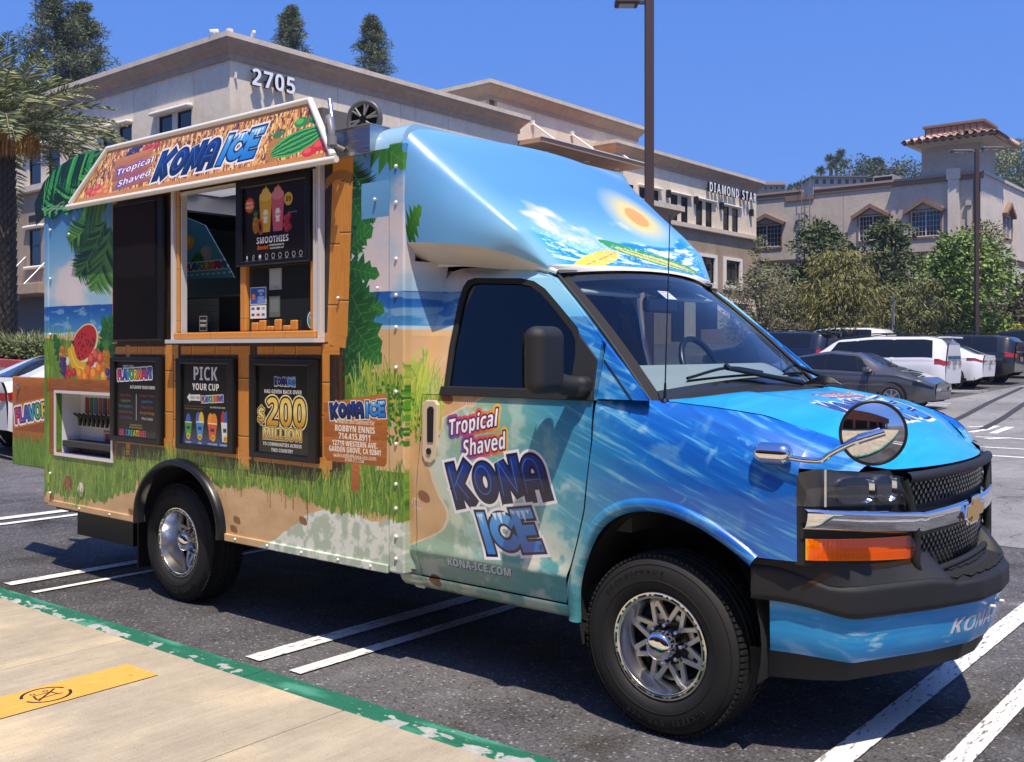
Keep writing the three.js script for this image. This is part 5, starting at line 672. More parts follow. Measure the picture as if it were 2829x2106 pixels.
const tAwning = canvasTex(1600, 420, (g, w, h) => {
  g.fillStyle = '#8f4f1c'; g.fillRect(0, 0, w, h); const r = rngOf(21);
  for (let k = 0; k < 5; k++) for (let i = 0; i < 620; i++) { const x = r() * w, y = 40 + k * 75 + r() * 60, l = 46 + r() * 60, b = (r() - 0.5) * 42; g.fillStyle = ['#d99b42', '#f0c271', '#b9701f', '#8c4a14', '#e8b052', '#5e3110', '#f6d58c'][(r() * 7) | 0]; g.beginPath(); g.moveTo(x - 5, y - l / 2); g.quadraticCurveTo(x + b * 0.4, y, x + b, y + l / 2); g.quadraticCurveTo(x + b * 0.4 + 6, y, x + 5, y - l / 2); g.fill(); }
  bamboo(g, 0, 22, w, 22, 40, 5); bamboo(g, 0, 396, w, 396, 44, 6); g.fillStyle = 'rgba(230,160,70,.0)';
  // tomatoes and oranges on the left, melon and pineapple on the right
  for (const [x, y, q, c, hi] of [[120, 330, 30, '#c43a22', '#e0603a'], [160, 350, 28, '#cf4a26', '#e6703e'], [205, 345, 34, '#d9721f', '#f0a040'], [245, 320, 30, '#d9781f', '#f0a848'], [180, 310, 26, '#c93e24', '#e26a44'], [255, 360, 24, '#d9721f', '#eea04a']]) fruitBall(g, x, y, q, c, hi);
  for (let i = 0; i < 50; i++) fruitBall(g, 330 + r() * 110, 40 + r() * 110, 11, '#2a2350', '#4a3f86');
  for (const [x, y] of [[470, 70], [500, 60], [530, 75], [550, 55]]) fruitBall(g, x, y, 20, '#b5282a', '#d84c3c');
  g.save(); g.translate(265, 110); g.rotate(-0.12); plank(g, 0, 0, 265, 90, 31, '#c98440', '#a9672b'); plank(g, -8, 92, 270, 90, 32, '#b97434', '#97581f'); plank(g, 0, 184, 262, 78, 33, '#c07c38', '#9c5d24'); g.restore();
  g.save(); g.translate(300, 245); g.rotate(-0.2); shavedText(g, 'Tropical', 66, ['#c04a8a', '#b04aa0']); g.restore(); g.save(); g.translate(330, 340); g.rotate(-0.2); shavedText(g, 'Shaved', 66, ['#c04a8a', '#b04aa0']); g.restore();
  g.save(); g.translate(590, 318); g.rotate(-0.05); g.transform(1, 0, -0.22, 1, 0, 0); g.scale(0.585, 1); wordmark(g, 'KONA ICE', 156); g.restore();
  g.fillStyle = '#1c2850'; g.font = 'bold 30px sans-serif'; g.fillText('®', 1172, 316);
  pineapple(g, 1290, 290, 90, 170); g.save(); g.translate(1400, 270); g.rotate(-0.4); g.fillStyle = '#2d8a2e'; g.beginPath(); g.ellipse(0, 0, 135, 74, 0, 0, 7); g.fill(); g.clip(); for (let i = 0; i < 9; i++) { g.strokeStyle = i % 2 ? '#1c5c22' : '#63b542'; g.lineWidth = 9; g.beginPath(); for (let k = 0; k <= 20; k++) { const x = -140 + k * 14, y = (i - 4) * 17 * Math.cos(x / 110) + (r() - 0.5) * 8; k ? g.lineTo(x, y) : g.moveTo(x, y); } g.stroke(); } g.restore();
  for (const [x, y, q, c, hi] of [[1400, 140, 34, '#2f8a30', '#5cb84a'], [1470, 130, 36, '#2a7a2c', '#56ac46'], [1550, 120, 40, '#256e28', '#3f9a3c'], [1520, 320, 40, '#c9281e', '#e8503a'], [1470, 350, 34, '#d1301f', '#ea5a40'], [1560, 260, 40, '#c9281e', '#e64a34'], [1565, 350, 30, '#b9241c', '#de4634']]) fruitBall(g, x, y, q, c, hi);
});
function poster(w, h, draw, bg = '#0d0d0e') { return canvasTex(w, h, (g) => { g.fillStyle = bg; g.fillRect(0, 0, w, h); g.textAlign = 'center'; g.textBaseline = 'alphabetic'; draw(g, w, h, (s, x, y, size, col, mw, f = 'bold') => { g.textAlign = 'center'; g.font = `${f} ${size}px sans-serif`; g.fillStyle = col; g.fillText(s, x, y, mw); }); }); }
function iceCup(g, x, y, w, h, cup, ice) { ice.forEach((c, i) => { g.fillStyle = c; g.beginPath(); g.ellipse(x + (i - (ice.length - 1) / 2) * w * 0.5, y - h * 0.62, w * 0.42, h * 0.3, 0, 0, 7); g.fill(); }); g.fillStyle = cup; g.beginPath(); g.moveTo(x - w * 0.6, y - h * 0.55); g.lineTo(x + w * 0.6, y - h * 0.55); g.lineTo(x + w * 0.42, y); g.lineTo(x - w * 0.42, y); g.fill(); g.fillStyle = 'rgba(255,255,255,.75)'; g.fillRect(x - w * 0.62, y - h * 0.58, w * 1.24, h * 0.04); g.fillStyle = '#20305c'; g.fillRect(x - w * 0.28, y - h * 0.4, w * 0.56, h * 0.12); }
const tPoster1 = poster(420, 410, (g, w, h, T) => {
  T('VISIT THE', 130, 40, 24, '#e4e4e4', 110); g.save(); g.translate(22, 105); g.rotate(-0.05); g.scale(0.78, 1); rainbowText(g, 'FLAVORWAVE', 72); g.restore(); T('& FLAVOR YOUR OWN!', 270, 148, 24, '#e4e4e4', 240);
  [["Tiger's Blood", '#b0384a'], ['Lucky Lime', '#7aa85a'], ['Blue Raspberry', '#3f86c4'], ['Watermelon Wave', '#b0484a'], ['Groovy Grape', '#6a4a96']].forEach(([s, c], i) => T(s, 105, 190 + i * 30, 20, c, 140, '')); [["Strawberry'd Treasure", '#b0384a'], ['Island Rush', '#3f86c4'], ['Ninja Cherry', '#b0384a'], ['Monster Mango', '#c8843a'], ['Piña Colada', '#dcdcdc']].forEach(([s, c], i) => T(s, 315, 190 + i * 30, 20, c, 150, '')); g.fillStyle = '#d0d0d0'; g.fillRect(208, 176, 4, 140);
  T('SUGAR FREE FLAVORS', 205, 345, 11, '#c0a040', 120); T('AVAILABLE UPON REQUEST', 205, 358, 11, '#c0a040', 130); const cs = ['#d8324a', '#c83a8a', '#6a4ab0', '#3b6bbb', '#2aa3c8', '#4fae4a', '#a8c03a', '#e8c33a', '#e8862f', '#d8324a', '#d8324a', '#c83a8a']; g.font = 'bold 44px sans-serif'; g.textAlign = 'left'; let x = 40; [...'BE CREATIVE!'].forEach((c, i) => { g.fillStyle = cs[i]; g.fillText(c, x, 400); x += g.measureText(c).width * 0.95; });
});
const tPoster2 = poster(420, 430, (g, w, h, T) => {
  const gr = g.createLinearGradient(0, 330, 0, 430); gr.addColorStop(0, '#0d0d0e'); gr.addColorStop(1, '#1c4a8a'); g.fillStyle = gr; g.fillRect(0, 330, w, 100);
  T('PICK', 210, 90, 96, '#e6e6e6', 240); T('YOUR CUP', 215, 142, 48, '#e6e6e6', 240); g.fillStyle = '#dcdcdc'; g.beginPath(); g.moveTo(50, 182); g.lineTo(78, 158); g.lineTo(78, 168); g.lineTo(170, 164); g.lineTo(170, 198); g.lineTo(78, 198); g.lineTo(78, 208); g.fill(); T('VISIT THE', 122, 190, 19, '#1a1a1a', 84); g.save(); g.translate(180, 205); g.rotate(-0.06); g.scale(0.78, 1); rainbowText(g, 'FLAVORWAVE', 40); g.restore(); T('& FLAVOR YOUR OWN!', 320, 232, 13, '#d0d0d0', 130); g.fillStyle = '#7a6a3a'; g.fillRect(20, 226, 200, 2); T('Ask about our sugar free flavors!', 110, 244, 11, '#b0a070', 170, '');
  iceCup(g, 62, 385, 52, 130, '#4a9a3c', ['#2f5fae']); iceCup(g, 165, 392, 54, 150, '#3a8ac8', ['#3a6ab8', '#e0b83a']); iceCup(g, 275, 396, 62, 150, '#d8541e', ['#e8963a', '#e0862f']); iceCup(g, 380, 400, 50, 170, '#d8dce0', ['#b8303a', '#3a5aa8']);
  for (const [x, s] of [[62, '$5'], [165, '$6'], [280, '$7'], [385, '$7']]) { g.fillStyle = '#e0b02a'; g.beginPath(); g.arc(x, 386, 17, 0, 7); g.fill(); T(s, x, 393, 19, '#1a1a1a', 30); } [['KLASSIC', 62], ['KING', 165], ['COLOR CHANGE', 275], ['KOWABUNGA', 380]].forEach(([s, x]) => T(s, x, 422, 13, '#d8dce4', 84));
});
const tPoster3 = poster(420, 440, (g, w, h, T) => {
  g.save(); g.translate(150, 98); g.scale(0.8, 1); wordmark(g, 'KONA ICE', 30); g.restore(); T('HAS GIVEN BACK OVER', 210, 142, 27, '#e2e2e2', 320);
  g.lineJoin = 'round'; const G = (s, x, y, size, mw) => { g.font = `bold ${size}px sans-serif`; g.textAlign = 'center'; g.strokeStyle = '#e9d9a0'; g.lineWidth = size * 0.17; g.strokeText(s, x, y, mw); g.strokeStyle = '#151210'; g.lineWidth = size * 0.09; g.strokeText(s, x, y, mw); const gr = g.createLinearGradient(0, y - size * 0.75, 0, y); gr.addColorStop(0, '#e9c65a'); gr.addColorStop(0.45, '#f2dc8a'); gr.addColorStop(1, '#c28a1e'); g.fillStyle = gr; g.fillText(s, x, y, mw); };
  G('$', 40, 290, 105, 60); G('200', 235, 300, 190, 330); G('MILLION', 205, 366, 78, 310); T('TO COMMUNITIES ACROSS', 205, 400, 24, '#e2e2e2', 320); T('THIS COUNTRY', 205, 428, 24, '#e2e2e2', 190);
});
const tPoster4 = poster(520, 400, (g, w, h, T) => {
  g.fillStyle = '#d8601e'; g.beginPath(); for (let i = 0; i < 24; i++) { const a = i / 24 * 6.283, q = i % 2 ? 46 : 33; g.lineTo(58 + q * Math.cos(a), 98 + q * Math.sin(a)); } g.fill(); T('REAL', 58, 94, 22, '#f2ead8', 56); T('FRUIT!', 58, 116, 22, '#f2ead8', 62);
  for (const [x, c, c2] of [[190, '#d8a52c', '#e6c058'], [288, '#c9606e', '#d98a90']]) { g.fillStyle = c; g.beginPath(); g.moveTo(x - 52, 70); g.lineTo(x + 52, 70); g.lineTo(x + 36, 250); g.lineTo(x - 36, 250); g.fill(); g.fillStyle = c2; g.beginPath(); g.ellipse(x, 62, 50, 26, 0, 0, 7); g.fill(); g.beginPath(); g.ellipse(x, 40, 30, 20, 0, 0, 7); g.fill(); g.beginPath(); g.moveTo(x - 8, 30); g.lineTo(x + 6, 4); g.lineTo(x + 12, 30); g.fill(); g.fillStyle = 'rgba(245,240,230,.85)'; g.beginPath(); g.arc(x, 160, 24, 0, 7); g.fill(); g.fillRect(x - 14, 132, 28, 70); T('Blended', x, 170, 24, c, 66, 'italic bold'); }
  g.fillStyle = '#d8ae2c'; g.beginPath(); g.arc(372, 92, 34, 0, 7); g.fill(); T('$9', 372, 106, 38, '#151515', 56); pineapple(g, 108, 205, 50, 96); g.fillStyle = '#b8502a'; g.beginPath(); g.ellipse(146, 218, 24, 44, -0.2, 0, 7); g.fill(); g.fillStyle = '#241010'; g.beginPath(); g.ellipse(146, 218, 9, 26, -0.2, 0, 7); g.fill(); for (const [x, y] of [[345, 225], [365, 205], [380, 235], [360, 245], [350, 190], [375, 180]]) fruitBall(g, x, y, 18, '#9c2430', '#bc4048');
  T('SMOOTHIES', 245, 306, 46, '#e6e6e6', 260); T('Blended', 165, 338, 30, '#d8601e', 90, 'italic bold'); T('NUTRITION BLENDS IN,', 280, 324, 13, '#d8d8d8', 120); T('FLAVOR STANDS OUT', 280, 340, 13, '#d8d8d8', 112); T('16 oz serving', 405, 165, 11, '#c8c8c8', 66, '');
  g.strokeStyle = '#5a5a5a'; g.lineWidth = 1; g.beginPath(); g.moveTo(14, 352); g.lineTo(500, 352); g.stroke(); g.strokeStyle = g.fillStyle = '#d6d6d6'; for (let i = 0; i < 9; i++) { const x = 36 + i * 54; g.lineWidth = 2.5; g.beginPath(); if (i < 3) g.ellipse(x, 374, 6 + (i === 2 ? 5 : 0), 11, i * 0.4, 0, 7); else g.arc(x, 374, 12, 0, 7); i === 0 || i === 2 ? g.fill() : g.stroke(); g.fillRect(x - 12, 390, 24, 2); }
});
// ---------------------------------------------------------------- the shaved-ice truck: x forward from the front axle, z to the kerb side
const truck = thing('food_truck', 'shaved ice food truck in blue sea and beach wrap, serving window open', 'food truck');
const vinyl = (map, o = {}) => phys(lin(0.96, 0.96, 0.96), 0.32, { map, clearcoat: 0.5, clearcoatRoughness: 0.08, ...o });
const mBox = vinyl(tBox, { roughness: 0.42, clearcoat: 0.25 }), mCab = vinyl(tCab), mHood = vinyl(tHood), mVal = vinyl(tValance), mCapWrap = vinyl(tCap);
const mBlack = std(lin(0.006, 0.006, 0.0065), 0.35), mRubber = std(lin(0.006, 0.006, 0.006), 0.75), mPlastic = std(lin(0.0125, 0.0125, 0.0135), 0.55, { bumpMap: tileOf(bStucco, 0.12), bumpScale: 0.0006 }), mDeep = std(lin(0.006, 0.006, 0.006), 0.95);
const mChrome = std(lin(0.82, 0.82, 0.84), 0.05, { metalness: 1 }), mAlu = std(lin(0.80, 0.80, 0.81), 0.3, { metalness: 0.35 }), mSteel = std(lin(0.55, 0.55, 0.56), 0.32, { metalness: 1 }), mMachined = std(lin(0.78, 0.77, 0.75), 0.2, { metalness: 1 }), mBareWhite = std(lin(0.74, 0.72, 0.66), 0.35);
const mTint = phys(lin(0.05, 0.058, 0.05), 0.02, { transmission: 1, thickness: 0 }), mGlass = phys(lin(0.90, 0.97, 1.0), 0.02, { transmission: 1, thickness: 0, ior: 1.55 });
const tCaneA = canvasTex(512, 64, (g, w, h) => bamboo(g, 0, 32, 512, 32, 64, 77)), mCane = std(lin(0.95, 0.95, 0.95), 0.5, { map: tCaneA });
const planarXY = (g, x0, y0, w, h) => { g = prep(g); const p = g.attributes.position, uv = g.attributes.uv; for (let i = 0; i < p.count; i++) uv.setXY(i, (p.getX(i) - x0) / w, (p.getY(i) - y0) / h); return g; };
const boxUV = (g) => planarXY(g, BX0, BY1 - BH / SB, BW / SB, BH / SB), cabUV = (g) => planarXY(g, CX0, CY1 - CH / SC, CW / SC, CH / SC);
const cane = (x0, x1, y0, y1, z0, z1) => { const g = prep(rbx(x0, x1, y0, y1, z0, z1, 0.008)), p = g.attributes.position, uv = g.attributes.uv, along = x1 - x0 > y1 - y0; for (let i = 0; i < p.count; i++) along ? uv.setXY(i, (p.getX(i) - x0) / 0.7, (p.getY(i) - y0) / (y1 - y0)) : uv.setXY(i, (p.getY(i) - y0) / 0.7, (p.getX(i) - x0) / (x1 - x0)); return g; };
tCaneA.wrapS = tCaneA.wrapT = THREE.RepeatWrapping;
const BZ = 1.03;   // kerb-side wall of the box
{
  // ---- box shell
  const arch = [[-2.92, 0.475]]; for (let i = 0; i <= 20; i++) { const a = i / 20 * Math.PI; arch.push([-3.386 + 0.466 * Math.cos(a), 0.52 + 0.372 * Math.sin(a)]); } arch.push([-3.85, 0.475]);
  const outline = [[-1.53, 0.475], [-1.53, 2.60], [-5.06, 2.60], [-5.06, 0.475], ...arch.reverse()];
  const wall = mesh('side_wall', boxUV(extr(shapeOf(outline, [rect(-3.37, -2.09, 1.69, 2.556).reverse(), rect(-4.955, -4.19, 0.852, 1.284).reverse()]), 0.04).translate(0, 0, BZ - 0.04)), mBox, truck);
  mesh('corner_trim', boxUV(rbx(-1.527, -1.415, 0.475, 2.62, 0.95, BZ + 0.006, 0.012)), mBox, truck);
  mesh('corner_trim', boxUV(rbx(-5.13, -5.063, 0.475, 2.62, 0.95, BZ + 0.006, 0.012)), mBox, truck);
  for (const [a, b] of [[-5.06, -3.86], [-2.91, -1.53]]) mesh('skirt_rail', boxUV(rbx(a, b, 0.468, 0.512, BZ - 0.01, BZ + 0.012, 0.006)), mBox, truck);
  const roofSec = []; for (let i = 0; i <= 6; i++) { const a = i / 6 * Math.PI / 2; roofSec.push([BZ - 0.11 + 0.11 * Math.cos(a), 2.60 + 0.125 * Math.sin(a)]); } for (let i = 6; i >= 0; i--) { const a = i / 6 * Math.PI / 2; roofSec.push([-(BZ - 0.11) - 0.11 * Math.cos(a), 2.60 + 0.125 * Math.sin(a)]); }
  const mRoofBlue = vinyl(null, { color: lin(0.30, 0.52, 0.72) }), roofPart = (x0, x1, sec) => gridGeo(1, sec.length - 1, (u, v) => { const k = Math.round(v * (sec.length - 1)); return [lerp(x0, x1, u), sec[k][1], sec[k][0]]; }), top = 2.725;
  mesh('roof', [roofPart(-5.12, -4.3, roofSec), roofPart(-3.0, -1.445, roofSec), roofPart(-4.3, -3.0, [...roofSec.slice(0, 7), [0.78, top]]), roofPart(-4.3, -3.0, [[0.1, top], ...roofSec.slice(7)])], mRoofBlue, truck);
  mesh('roof_end', extr(shapeOf([...roofSec.map((p) => [-p[0], p[1]])]), 0.01).rotateY(-Math.PI / 2).translate(-1.435, 0, 0), mRoofBlue, truck);
  mesh('roof_light', rbx(-4.31, -2.99, top + 0.002, top + 0.02, 0.09, 0.79, 0.008), phys(lin(0.9, 0.9, 0.9), 0.8, { transmission: 0.7, thickness: 0 }), truck);
  const inner = std(lin(0.035, 0.038, 0.042), 0.8);
  mesh('far_wall', bx(-5.12, -1.43, 0.5, 2.6, -1.03, -0.99), inner, truck); mesh('rear_wall', bx(-5.12, -5.08, 0.5, 2.6, -0.985, 0.945), std(lin(0.35, 0.5, 0.6), 0.5), truck); mesh('front_wall', bx(-1.48, -1.44, 0.5, 2.72, -0.945, 0.945), inner, truck);
  mesh('floor_pan', bx(-5.07, -1.48, 0.90, 0.94, -0.985, 0.985), inner, truck); mesh('ceiling', bx(-5.07, -4.3, 2.585, 2.6, -0.985, 0.985), inner, truck); mesh('ceiling', bx(-3.0, -1.48, 2.585, 2.6, -0.985, 0.985), inner, truck);
  mesh('underbody', bx(-5.0, 0.5, 0.455, 0.472, -0.66, 0.66), mDeep, truck); mesh('chassis', [bx(-5.0, 0.3, 0.52, 0.7, -0.45, -0.3), bx(-5.0, 0.3, 0.52, 0.7, 0.3, 0.45), bx(-3.62, -3.42, 0.27, 0.45, -0.8, 0.8), bx(-0.1, 0.12, 0.28, 0.42, -0.8, 0.8), bx(-3.0, -1.6, 0.45, 0.8, -0.9, 0.2)], mDeep, truck);
  mesh('rear_step', [bx(-5.3, -5.0, 0.40, 0.45, -0.85, 0.86)], mBlack, truck);
  mesh('side_box', bx(-4.98, -4.22, 0.245, 0.474, 0.3, 0.86), mBlack, truck);
  // wheel arch trim, liner, mud flap
  const ring = []; for (let i = 0; i <= 26; i++) { const a = lerp(-0.1, Math.PI + 0.1, i / 26); ring.push([0, a]); }
  const archBand = gridGeo(30, 5, (u, v) => { const a = lerp(-0.12, Math.PI + 0.12, u), q = v * Math.PI, r1 = 0.445 + 0.028 * Math.cos(q), z = BZ - 0.01 + 0.06 * Math.sin(q); return [-3.386 + r1 * 1.02 * Math.cos(a), 0.52 + (r1 - 0.075) * Math.sin(a), z]; });
  mesh('wheel_arch', archBand, mBlack, truck);
  mesh('wheel_well', gridGeo(20, 1, (u, v) => { const a = u * Math.PI; return [-3.386 + 0.47 * Math.cos(a), 0.47 + 0.42 * Math.sin(a), lerp(BZ - 0.03, 0.35, v)]; }), mDeep, truck);
  mesh('mud_flap', bx(-4.05, -4.03, 0.14, 0.52, 0.62, 0.93), mRubber, truck);
  const bolts = []; for (const [x, ys] of [[-1.47, [2.5, 2.32, 2.04, 1.86, 1.7, 1.5, 1.38, 1.12, 0.92, 0.8, 0.66, 0.55]], [-5.03, [2.45, 2.1, 1.7, 0.7, 0.56]]]) for (const y of ys) bolts.push(new THREE.SphereGeometry(0.011, 8, 6).scale(1, 1, 0.8).translate(x, y, BZ + 0.008));
  for (const [x, y] of [[-4.2, 0.49], [-4.6, 0.49], [-2.8, 0.49], [-2.5, 0.49], [-2.2, 0.49], [-1.9, 0.49], [-1.65, 0.49], [-4.75, 2.4], [-1.9, 1.86], [-1.62, 2.35], [-1.6, 1.9]]) bolts.push(new THREE.SphereGeometry(0.009, 8, 6).translate(x, y, BZ + 0.012));
  for (const b of bolts) mesh('bolt', b, mBareWhite, truck);
  // tapered filler between box and cab
  mesh('filler_panel', cabUV(gridGeo(6, 12, (u, v) => { const y = lerp(0.5, 2.03, v); return [lerp(-1.418, -1.36, u), y, lerp(1.0, y > 1.3 ? lerp(0.965, 0.78, (y - 1.3) / 0.73) : 0.965, u) - 0.01]; })), mCab, truck);

  // ---- dark menu screen on the left
  const scr = mesh('menu_screen', rbx(-4.125, -3.525, 1.645, 2.55, BZ + 0.002, BZ + 0.035, 0.01), mBlack, truck);
  mesh('screen_glass', bx(-4.10, -3.60, 1.66, 2.53, BZ + 0.036, BZ + 0.042), phys(lin(0.012, 0.012, 0.014), 0.04, { ior: 1.6 }), scr);
  // ---- serving window
  const win = mesh('serving_window', [bx(-3.430, -3.406, 1.652, 2.575, BZ + 0.002, BZ + 0.035), bx(-2.036, -2.018, 1.652, 2.575, BZ + 0.002, BZ + 0.035), bx(-2.072, -2.062, 1.652, 2.575, BZ + 0.002, BZ + 0.018), bx(-3.432, -2.018, 1.628, 1.651, BZ + 0.002, BZ + 0.075), bx(-2.092, -2.08, 1.69, 2.556, BZ - 0.03, BZ + 0.02), bx(-3.37, -2.10, 2.54, 2.556, BZ - 0.03, BZ + 0.01), bx(-3.37, -3.362, 1.69, 2.54, BZ - 0.035, BZ + 0.004)], mAlu, truck);
  mesh('sill_cane', cane(-3.396, -2.056, 1.653, 1.692, BZ + 0.001, BZ + 0.04), mCane, win); mesh('mullion_cane', cane(-2.755, -2.70, 1.694, 2.538, BZ - 0.03, BZ + 0.012), mCane, win); mesh('mullion_cane', cane(-2.135, -2.095, 1.694, 2.538, BZ - 0.03, BZ + 0.006), mCane, win); mesh('mullion_cane', cane(-3.396, -3.372, 1.694, 2.57, BZ + 0.001, BZ + 0.02), mCane, win);
  mesh('window_pane', bx(-2.70, -2.135, 1.692, 2.54, BZ - 0.02, BZ - 0.014), phys(lin(0.02, 0.024, 0.028), 0.04, { ior: 1.55 }), win);
  for (const [x, h, s] of [[-2.63, 0.05, 0.3], [-2.56, 0.062, -0.3], [-2.49, 0.028, 0], [-2.42, 0.065, 0.35], [-2.345, 0.03, 0], [-2.28, 0.058, -0.2]]) mesh('cane_stub', cane(x - 0.03, x + 0.03, 1.694, 1.694 + h, BZ - 0.012, BZ + 0.004), mCane, win);
  const sheet = (name, x0, x1, y0, y1, tex, z = BZ - 0.0125, par = win) => { const m = mesh(name, planarXY(bx(x0, x1, y0, y1, z, z + 0.002), x0, y0, x1 - x0, y1 - y0), std(lin(0.95, 0.95, 0.95), 0.5, { map: tex }), par); return m; };
  sheet('paper_notice', -2.51, -2.40, 1.925, 2.045, poster(110, 120, (g, w, h, T) => { g.fillStyle = '#8f9694'; g.fillRect(0, 0, w, h); g.fillStyle = '#a2a8a4'; g.fillRect(10, 10, 90, 84); T('Venmo', 55, 113, 13, '#5a605e', 60, ''); }));
  sheet('paper_notice', -2.51, -2.415, 1.772, 1.89, poster(110, 130, (g, w, h) => { g.fillStyle = '#5d6462'; g.fillRect(0, 0, w, h); g.fillStyle = '#707674'; g.fillRect(12, 22, 86, 76); }));
  sheet('tip_sticker', -2.686, -2.54, 1.847, 1.945, poster(220, 150, (g, w, h, T) => { g.fillStyle = '#e8e8e8'; g.fillRect(0, 0, w, h); g.fillStyle = '#2456ae'; g.fillRect(5, 5, w - 10, h - 10); T('KONA', 150, 44, 30, '#eef2f8', 110); T('TIP', 150, 72, 26, '#eef2f8', 80); T('POLICY', 150, 100, 26, '#eef2f8', 120); g.fillStyle = '#b8c8e4'; for (let i = 0; i < 3; i++) g.fillRect(100, 110 + i * 10, 106, 4); fruitBall(g, 48, 80, 26, '#e0762a', '#e8b83a'); }));
  sheet('payment_sticker', -2.686, -2.54, 1.767, 1.842, poster(220, 120, (g, w, h, T) => { g.fillStyle = '#e6e6e4'; g.fillRect(0, 0, w, h); [['#2f6fc0', 8, 10], ['#30343a', 82, 10], ['#9aa2b0', 152, 10], ['#4a4e58', 8, 66], ['#c8402a', 82, 66], ['#2f6fc0', 152, 66]].forEach(([c, x, y]) => { g.fillStyle = c; g.fillRect(x + 8, y + 8, 44, 24); }); }));
  sheet('round_sticker', -2.18, -2.10, 1.70, 1.80, canvasTex(96, 96, (g) => { g.fillStyle = '#1a1c20'; g.fillRect(0, 0, 96, 96); fruitBall(g, 48, 48, 46, '#dfe6ea', '#dfe6ea'); fruitBall(g, 48, 48, 40, '#2f86c4', '#2f86c4'); g.fillStyle = '#3f9a3c'; g.fillRect(16, 56, 64, 22); fruitBall(g, 48, 36, 20, '#e8a82a', '#f2c84a'); }));
  // interior seen through the opening
  const tIn = canvasTex(420, 420, (g, w, h) => { const gr = g.createLinearGradient(0, 0, 0, h); gr.addColorStop(0, '#3a78a8'); gr.addColorStop(1, '#4f9ac0'); g.fillStyle = gr; g.fillRect(0, 0, w, h); fruitBall(g, 50, 170, 42, '#c9962a', '#d8b040'); fruitBall(g, 190, 250, 50, '#8a9aa4', '#9aa8b0'); frond(g, 60, 300, 110, -0.4, 3); g.save(); g.translate(10, 345); rainbowText(g, 'FLAVORWAVE', 58); g.restore(); g.fillStyle = '#d8e4ea'; for (let i = 0; i < 9; i++) g.fillRect(20 + i * 44, 372, 22, 8); });
  const inside = mesh('inner_panel', planarXY(extr(shapeOf([[-4.16, 2.09], [-3.56, 2.07], [-3.9, 2.446], [-4.16, 2.53]]), 0.01).translate(0, 0, 0.5), -4.16, 2.06, 0.6, 0.47), std(lin(0.9, 0.9, 0.9), 0.5, { map: tIn }), truck);
  mesh('ice_machine', [rbx(-4.3, -3.5, 0.95, 1.96, 0.1, 0.49, 0.02)], std(lin(0.03, 0.032, 0.035), 0.5), truck);
  mesh('counter', bx(-3.36, -2.1, 1.62, 1.66, 0.55, 0.985), mSteel, truck);
  sheet('price_sheet', -4.14, -3.75, 1.70, 1.94, poster(200, 200, (g, w, h, T) => { g.fillStyle = '#9aa2a8'; g.fillRect(0, 0, w, h); for (let i = 0; i < 16; i++) { g.fillStyle = '#6a7480'; g.fillRect(14, 16 + i * 11, 100 + hash2(i, 3) * 70, 4); } }), 0.5, truck);
  sheet('tip_card', -3.30, -3.21, 1.70, 1.80, poster(120, 140, (g, w, h, T) => { g.strokeStyle = '#d8d8d8'; g.lineWidth = 3; g.strokeRect(8, 8, w - 16, h - 16); T('FEELING', 60, 56, 24, '#e8e8e8', 92); T('TIPSY?', 60, 98, 32, '#e8e8e8', 92); }), BZ - 0.08, truck);
  // ---- black snap frames with posters
  function snapFrame(x0, x1, y0, y1, ix0, ix1, iy0, iy1, tex, z = BZ + 0.003) {
    const f = mesh('poster_frame', extr(shapeOf(rect(x0 + 0.006, x1 - 0.006, y0 + 0.006, y1 - 0.006), [rect(ix0, ix1, iy0, iy1).reverse()]), 0.02, 0.006).translate(0, 0, z), phys(lin(0.005, 0.005, 0.0055), 0.35), truck);
    mesh('poster', planarXY(bx(ix0 + 0.001, ix1 - 0.001, iy0 + 0.001, iy1 - 0.001, z + 0.002, z + 0.01), ix0, iy0, ix1 - ix0, iy1 - iy0), phys(lin(0.95, 0.95, 0.95), 0.3, { map: tex, clearcoat: 0.35, clearcoatRoughness: 0.04 }), f);
  }
  snapFrame(-4.172, -3.562, 0.987, 1.54, -4.125, -3.608, 1.017, 1.518, tPoster1); snapFrame(-3.395, -2.80, 0.983, 1.537, -3.348, -2.853, 1.013, 1.51, tPoster2); snapFrame(-2.648, -2.058, 0.981, 1.536, -2.597, -2.124, 1.008, 1.507, tPoster3); snapFrame(-2.759, -2.105, 2.064, 2.551, -2.709, -2.132, 2.085, 2.515, tPoster4, BZ + 0.014);
  // ---- flavour dispenser recess
  const white = std(lin(0.7, 0.71, 0.74), 0.3), rec = mesh('dispenser_recess', [bx(-4.955, -4.19, 0.852, 1.284, 0.83, 0.85), bx(-4.962, -4.9551, 0.846, 1.29, 0.85, 0.988), bx(-4.1899, -4.183, 0.846, 1.29, 0.85, 0.988), bx(-4.955, -4.19, 1.2841, 1.29, 0.85, 0.988)], white, truck);
  mesh('recess_trim', extr(shapeOf(rect(-4.972, -4.172, 0.836, 1.3), [rect(-4.952, -4.193, 0.856, 1.281).reverse()]), 0.008).translate(0, 0, BZ + 0.001), mAlu, rec);
  mesh('drip_tray', bx(-4.954, -4.191, 0.846, 0.8519, 0.85, 0.988), std(lin(0.02, 0.06, 0.3), 0.35), rec);
  const flav = ['#8a2a34', '#3f6a3a', '#2f6a9a', '#8a3a4a', '#3a2a5a', '#9a3436', '#2f7ab0', '#8a2a34', '#3f6a3a', '#c8762a'];
